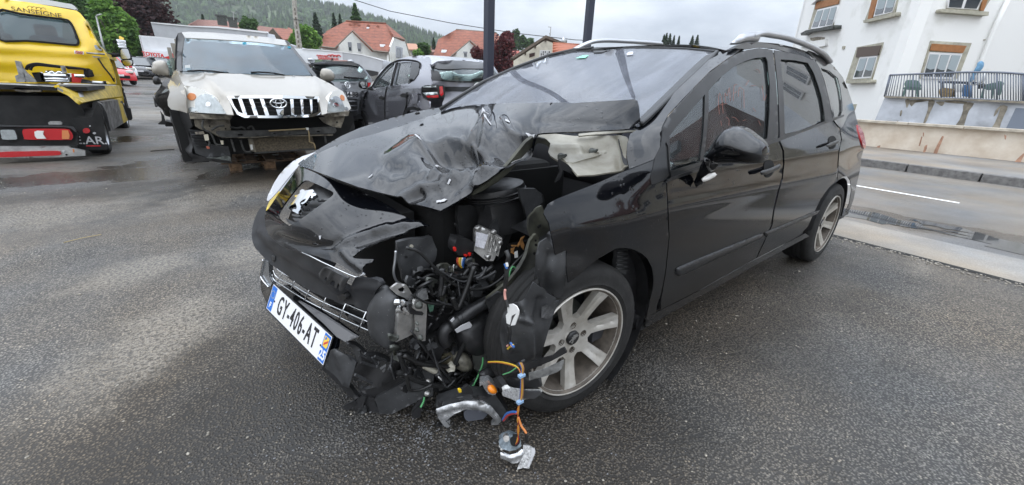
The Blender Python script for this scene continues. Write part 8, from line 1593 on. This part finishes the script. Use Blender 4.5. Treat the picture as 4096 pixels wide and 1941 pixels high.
b=MB();b.tube(curve3(top,5),.026,6);b.build('top_rail',m_rail,ter,True,True);b=MB();b.tube(curve3(bot,5),.02,6);b.build('bottom_rail',m_rail,ter,True,True)
ct_,cb_=curve3(top,12),curve3(bot,12)
bar=None
for k in range(54):
    f=k/53*(len(ct_)-1);i=min(int(f),len(ct_)-2);a_=ct_[i].lerp(ct_[i+1],f-i);c_=cb_[i].lerp(cb_[i+1],f-i);b=MB();b.tube([c_,a_],.020 if k % 10 == 0 else .011,5);b.build('baluster',m_rail,ter,True,True)
# things on the terrace
m_grch=pm('green_plastic_chair',(.10,.17,.15),.5);m_tbl=pm('dark_table',(.03,.035,.05),.5)
def tf(nm,pts,off,mt,label,cat,th=.25,group=None):o=sheet(nm,ZR(pts),TM(off),mt,None,30,th);return tag(o,label,cat,group)
def chair(nm,parts,off,label):
    r=empty(nm,tz(parts[0][1][0][0],780,off),0,label,'chair')
    for n2,p in parts:sheet(n2,smooth(ZR(p),2),TM(off),m_grch,r,20,.06)
    return r
chair('plastic_chair',(('backrest',[(1062,660),(1090,652),(1150,654),(1175,672),(1178,720),(1060,712)]),('seat',[(1055,710),(1180,715),(1175,735),(1050,730)]),('leg',[(1052,728),(1064,728),(1046,785),(1032,782)]),('leg',[(1150,732),(1162,732),(1165,785),(1152,785)])),-.5,'green plastic armchair left of the terrace door')
chair('plastic_chair',(('backrest',[(1800,668),(1840,662),(1862,680),(1850,700),(1835,770),(1812,770),(1815,700)]),('seat',[(1690,700),(1790,672),(1822,690),(1815,720),(1730,735)]),('leg',[(1690,720),(1704,722),(1690,795),(1676,792)]),('leg',[(1760,728),(1776,730),(1770,795),(1756,795)])),-.4,'green plastic armchair at the right end of the terrace')
tb=empty('terrace_table',tz(1450,790,-.6),0,'dark table on the terrace with small pots on it','table')
for n2,p in (('table_top',[(1320,660),(1480,662),(1640,668),(1640,688),(1480,682),(1330,676)]),('leg',[(1345,676),(1362,676),(1370,790),(1355,790)]),('leg',[(1560,682),(1578,682),(1590,795),(1574,795)]),('leg',[(1450,680),(1464,680),(1462,790),(1450,790)])):sheet(n2,ZR(p),TM(-.6),m_tbl,tb,30,.08)
tf('wicker_basket',[(1340,725),(1380,715),(1440,722),(1445,745),(1430,788),(1345,788),(1332,750)],-.2,pm('wicker',(.38,.27,.13),.8,var=.4,scale=30),'round wicker basket on the terrace floor','basket',.3)
tf('white_crate',[(1458,690),(1525,692),(1522,752),(1462,748)],-.3,m_white,'white crate under the terrace table','crate')
tf('blue_bin',[(1535,690),(1590,695),(1580,790),(1520,785)],-.25,pm('bin_blue',(.06,.16,.33),.5),'blue container under the terrace table','bin')
par=empty('folded_parasol',tz(1610,700,-.3),0,'folded pale blue parasol leaning above the terrace railing','parasol');pillow('canopy',smooth(ZR([(1650,510),(1680,497),(1700,510),(1698,545),(1670,580),(1640,600),(1625,640),(1600,668),(1580,665),(1600,610),(1622,570),(1640,540)]),2),TM(-.3),pm('parasol_blue',(.16,.33,.50),.8,var=.3,scale=8),par,8,9,.08)
b=MB();b.tube([tz(1590,660,-.3),tz(1560,790,-.3)],.03,6);b.build('pole',m_galv,par,True,True)
st_=empty('white_figure',tz(1690,700,-.1),0,'white ornament standing by the terrace railing','ornament');pillow('figure',smooth(ZR([(1690,605),(1715,596),(1722,620),(1712,650),(1690,672),(1660,690),(1620,695),(1650,670),(1680,640)]),2),TM(-.1),m_white,st_,6,8,.06);pillow('pedestal',ZR([(1650,690),(1700,675),(1715,690),(1700,720),(1655,725)]),TM(-.12),m_steel,st_,8,10,.08)
# ================================================================== trees, hill
def leafm(name,cols,rough=.75):
    m,n,l,b=_mat(name);b.inputs['Roughness'].default_value=rough
    g=n.new('ShaderNodeNewGeometry');t=n.new('ShaderNodeTexNoise');t.inputs['Scale'].default_value=.9;t.inputs['Detail'].default_value=4;l.new(g.outputs['Position'],t.inputs['Vector'])
    ad=n.new('ShaderNodeMath');ad.operation='MULTIPLY_ADD';ad.inputs[1].default_value=.5;l.new(g.outputs['Random Per Island'],ad.inputs[0]);l.new(t.outputs[0],ad.inputs[2])
    r=n.new('ShaderNodeValToRGB');e=r.color_ramp.elements;e[0].position=.42;e[0].color=(*cols[0],1);e[1].position=.95;e[1].color=(*cols[-1],1)
    if len(cols) > 2:x=e.new(.68);x.color=(*cols[1],1)
    l.new(ad.outputs[0],r.inputs[0]);l.new(r.outputs[0],b.inputs['Base Color'])
    b.inputs['Subsurface Weight'].default_value=0
    tr=n.new('ShaderNodeBsdfTranslucent');l.new(r.outputs[0],tr.inputs[0]);mxs=n.new('ShaderNodeMixShader');mxs.inputs[0].default_value=.3
    l.new(b.outputs[0],mxs.inputs[1]);l.new(tr.outputs[0],mxs.inputs[2]);l.new(mxs.outputs[0],n['Material Output'].inputs['Surface']);return m
m_lf=leafm('leaves_fresh_green',[(.03,.075,.014),(.09,.20,.03),(.19,.34,.06)]);m_ld=leafm('leaves_dark_green',[(.016,.04,.012),(.04,.095,.022),(.085,.165,.04)]);m_lp=leafm('leaves_copper',[(.014,.006,.008),(.035,.014,.016),(.075,.030,.028)]);m_lb=leafm('leaves_purple',[(.03,.006,.01),(.08,.016,.022),(.16,.04,.04)])
m_lc=leafm('needles',[(.008,.020,.010),(.018,.040,.016),(.035,.07,.026)]);m_bark=pm('bark',(.07,.055,.045),.9,var=.5,scale=6)
nr=np.random.RandomState(11)
def leaves(P,s,up=.35):
    """leaf-sized faces at points P: two-triangle blades, randomly turned"""
    n=len(P);a=nr.randn(n,3);a[:,2] *= .6;a /= np.linalg.norm(a,axis=1)[:,None];b_=nr.randn(n,3);b_=np.cross(a,b_);b_ /= np.linalg.norm(b_,axis=1)[:,None]
    sz=s*nr.uniform(.6,1.3,n)[:,None];V=np.stack([P-a*sz,P+b_*sz*.55,P+a*sz,P-b_*sz*.55],1).reshape(-1,3)
    return V,[(4*i,4*i+1,4*i+2,4*i+3) for i in range(n)]
def tree(name,px,py,dist,wpx,hpx,mt,label,n=2600,leaf=.28,cat='tree',group=None,lobes=9,trunk=True,skew=0):
    c=at(px,py,'d',dist);k=dist/F;W_,H_=wpx*k/2,hpx*k/2;zg=gz(c[0],c[1]);r=empty(name,(c[0],c[1],zg),0,label,cat,group)
    pts=[]
    for i in range(lobes):
        d=nr.randn(3);d /= np.linalg.norm(d);q=nr.uniform(.35,.72);lc=c+d*np.array((W_,W_*.8,H_))*q;lr=np.array((W_,W_*.85,H_))*nr.uniform(.30,.5)
        m=n//lobes;v=nr.randn(m,3);v /= np.linalg.norm(v,axis=1)[:,None];rr=nr.uniform(.55,1.08,m)[:,None];pts.append(lc+v*lr*rr)
    m=n//4;v=nr.randn(m,3);v /= np.linalg.norm(v,axis=1)[:,None];pts.append(c+v*np.array((W_,W_*.8,H_))*nr.uniform(.3,.85,m)[:,None])
    V,Fc=leaves(np.concatenate(pts),leaf*k*1607/40 if False else leaf)
    obj('crown',mesh('crown',V,Fc,mt,False),r,True)
    if trunk:
        b=MB();t0=Vector((c[0],c[1],zg));b.tube([t0,Vector((c[0],c[1],(zg+c[2])/2)),Vector(c)],[W_*.12,W_*.09,W_*.04],7)
        for i in range(5):
            d=nr.randn(3);d /= np.linalg.norm(d);d[2]=abs(d[2]);b.tube([Vector(c)-Vector((0,0,H_*.7)),Vector(c+d*np.array((W_,W_,H_))*.7)],[W_*.05,W_*.015],5)
        b.build('trunk',m_bark,r,True,True)
    return r
def conifer(px,ptop,pbot,dist,wpx,label,name='spruce_tree',n=1500,group=None,mt=None):
    top=at(px,ptop,'d',dist);bot=at(px,pbot,'d',dist);h=top[2]-bot[2];R_=wpx*dist/F/2;r=empty(name,(top[0],top[1],bot[2]),0,label,'tree',group)
    t=nr.uniform(0,1,n)**.75;a=nr.uniform(0,6.283,n);tier=.75+.25*np.sin(t*46)
    rr=R_*t*tier*nr.uniform(.55,1.05,n)+.05;P=np.stack([top[0]+rr*np.cos(a),top[1]+rr*np.sin(a),top[2]-t*h-rr*.25],1)
    V,Fc=leaves(P,h*.035+.10);obj('crown',mesh('crown',V,Fc,mt or m_lc,False),r,True)
    b=MB();b.tube([Vector((top[0],top[1],bot[2])),Vector(top)],[R_*.09+.05,.03],6);b.build('trunk',m_bark,r,True,True);return r
tree('beech_tree',545,80,46,330,380,m_lp,'large dark copper beech behind the dealership board',9000,.24,lobes=18)
tree('broadleaf_tree',455,125,35,190,230,m_lf,'bright green tree behind the cab of the yellow truck',7000,.20,lobes=14)
tree('broadleaf_tree',300,10,40,220,150,m_ld,'dark green tree above the roof of the yellow truck',4500,.22,lobes=10)
tree('broadleaf_tree',570,205,38,110,110,m_ld,'low dark green bush under the copper beech',2600,.18,'bush',lobes=8)
tree('broadleaf_tree',700,285,60,120,60,m_ld,'dark hedge behind the parked cars',1200,.25,'bush',trunk=False)
tree('round_tree',995,108,70,62,78,m_ld,'small round dark tree in front of the faded pink roof',1800,.30)
tree('broadleaf_tree',1225,152,55,118,118,m_lf,'fresh green tree between the utility pole and the orange roofed house',5000,.26,lobes=12)
tree('broadleaf_tree',1190,175,54,60,70,m_lf,'small green tree beside the utility pole',1500,.24)
tree('purple_bush',2012,215,42,135,175,m_lb,'purple leaved bush right of the dark post',4200,.17,'bush',lobes=12)
tree('purple_bush',1915,222,43,80,80,m_lb,'purple leaved bush left of the dark post',1300,.16,'bush')
tree('broadleaf_tree',1700,198,70,60,60,m_ld,'dark green tree between the two orange roofs',1500,.28);tree('broadleaf_tree',1672,213,68,44,36,m_lf,'light green shrub below the pale yellow block',800,.26,'bush')
conifer(808,58,130,90,34,'dark conifer tip above the left end of the pink roof',n=700);conifer(1259,52,150,85,62,'broad dark spruce left of the white house roof',n=1800);conifer(1333,52,130,100,36,'slim dark spruce, second from the left above the white house',n=1000);conifer(1358,56,125,100,34,'short dark spruce next to the slim one above the white house',n=900);conifer(1418,14,130,80,86,'tall broad spruce rising behind the ridge of the white house',n=2600,mt=m_ld);conifer(1734,150,195,110,26,'small dark spruce between the two orange roofs',n=700)
for k,(x,yt,w) in enumerate(((2658,138,20),(2668,132,24),(2682,134,26),(2698,143,14),(2718,144,12),(2772,142,20),(2792,140,22))):conifer(x,yt,190,130,w*1.5,'%s of the seven dark conifer tops over the black car roof' % ('leftmost','second from left','third from left','middle one','third from right','second from right','rightmost')[k],n=900,group='conifer tops over the car roof')
for k,(x,y,w,h) in enumerate(((2035,150,36,50),(2062,145,40,60),(2090,165,50,50),(2118,175,50,50),(2060,185,90,50))):
    tree('broadleaf_tree',x,y,150,w,h,m_ld,'%s dark tree on the slope between the second orange roof and the chalet' % ('leftmost','tallest','third','rightmost','lowest spreading')[k],900,.5,group='trees on the slope beyond the roofs')
# wooded hill
m_hill=pm('hill_grass',(.055,.085,.03),.9,var=.5,scale=.02);m_for=leafm('forest',[(.012,.030,.014),(.028,.062,.022),(.07,.13,.036)])
sil=[(300,-85),(620,-72),(900,-42),(1050,-12),(1180,4),(1300,22),(1400,42),(1454,64),(1550,88),(1650,118),(1700,134),(1753,154),(1830,190),(1900,215)]
xs=np.linspace(250,1900,60);yt=np.interp(xs,[s[0] for s in sil],[s[1] for s in sil]);HV=[];HF=[];NR=22
for i,(x,y1) in enumerate(zip(xs,yt)):
    for j in range(NR):
        t=j/(NR-1);HV.append(at(x,330+(y1+9-330)*t,'d',260+420*t**1.3))
    if i:HF += [((i-1)*NR+j,i*NR+j,i*NR+j+1,(i-1)*NR+j+1) for j in range(NR-1)]
for i,x in enumerate(xs):HV.append(at(x,330,'d',260)-np.array((0,0,30)))
tag(obj('hills',mesh('hills',HV,HF,m_hill)),kind='structure')
V=[];Fc=[]
def spruce(p,h,r):
    b=len(V);n=6;a0=nr.uniform(0,6)
    for z0,z1,rr in ((.0,.55,r),(.3,.8,r*.75),(.55,1,r*.5)):
        q=len(V);V.append((p[0],p[1],p[2]+h*z1))
        for k in range(n):a=a0+k*6.283/n;s_=rr*nr.uniform(.75,1.2);V.append((p[0]+s_*math.cos(a),p[1]+s_*math.sin(a),p[2]+h*z0))
        Fc.extend((q,q+1+k,q+1+(k+1) % n) for k in range(n))
def broad(p,h,r):
    q=len(V)
    for v in iv:w=nr.uniform(.7,1.2);V.append((p[0]+v.x*r*w,p[1]+v.y*r*w,p[2]+h*.5+v.z*h*.55*w))
    Fc.extend(tuple(q+i for i in f) for f in iF)
for k in range(5200):
    x=nr.uniform(420,1840);yy=np.interp(x,[s[0] for s in sil],[s[1] for s in sil]);t=nr.uniform(.05,1) if k > 700 else nr.uniform(.97,1.0);y=330+(yy+9-330)*t
    mead=((x-935)/75)**2+((y-38)/13)**2 < 1 or ((x-1110)/90)**2+((y-64)/10)**2 < 1 or ((x-760)/60)**2+((y-78)/8)**2 < 1
    if mead:continue
    p=at(x,y,'d',260+420*t**1.3);con=noise.noise(Vector((x/90,y/45,0))) > -.12 or t > .95 and x > 1350
    if con:spruce(p-np.array((0,0,1)),nr.uniform(9,15),nr.uniform(2.6,4.0))
    else:broad(p,nr.uniform(7,11),nr.uniform(3.5,5.5))
o=obj('forest',mesh('forest',V,Fc,m_for,False));tag(o,'dark mixed forest covering the hillside beyond the houses','forest',kind='stuff')
# ================================================================== the street opposite, outside the frame to the right (seen in the paint and glass)
op=empty('street_house',(-17,14.9,0),0,'beige house with brown tiled roof along the street, mirrored in the black paint','house')
b=MB();b.box((-2.2,0,2.7),(4.4,16,5.4));b.build('wall',m_cream2,op)
b=MB();b.add([(0.5,-8.4,5.3),(.5,8.4,5.3),(-2.2,8.4,8.0),(-2.2,-8.4,8.0),(-4.9,-8.4,5.3),(-4.9,8.4,5.3)],[(0,1,2,3),(3,2,5,4),(0,3,4),(1,5,2),(0,4,5,1)]);b.build('roof',m_tile2,op)
for y in (-6.2,-3.2,-.2,2.8,6):
    for z in (1.6,4.0):
        b=MB();b.box((.03,y,z),(.08,1.2,1.3));w=b.build('window',m_fr,op);b=MB();b.box((.08,y-.28,z),(.03,.46,1.1));b.box((.08,y+.28,z),(.03,.46,1.1));b.build('pane',m_pane,w)
for y in (-5,-1.5,3):b=MB();b.box((-.9,y,6.7),(1.1,1.3,.5),Matrix.Rotation(rad(43),3,'Y'));b.build('roof_window',m_shut,op)
# ================================================================== damp air
m=bpy.data.materials.new('damp_air');m.use_nodes=True;n=m.node_tree.nodes;n.remove(n['Principled BSDF'])
pv_=n.new('ShaderNodeVolumePrincipled');pv_.inputs['Color'].default_value=(.95,.975,1.0,1);pv_.inputs['Density'].default_value=.00028;pv_.inputs['Anisotropy'].default_value=.2
m.node_tree.links.new(pv_.outputs[0],n['Material Output'].inputs['Volume'])
b=MB();b.box((0,-300,116),(1400,1100,236));tag(b.build('haze',m),'thin damp haze over the valley','haze',kind='stuff')
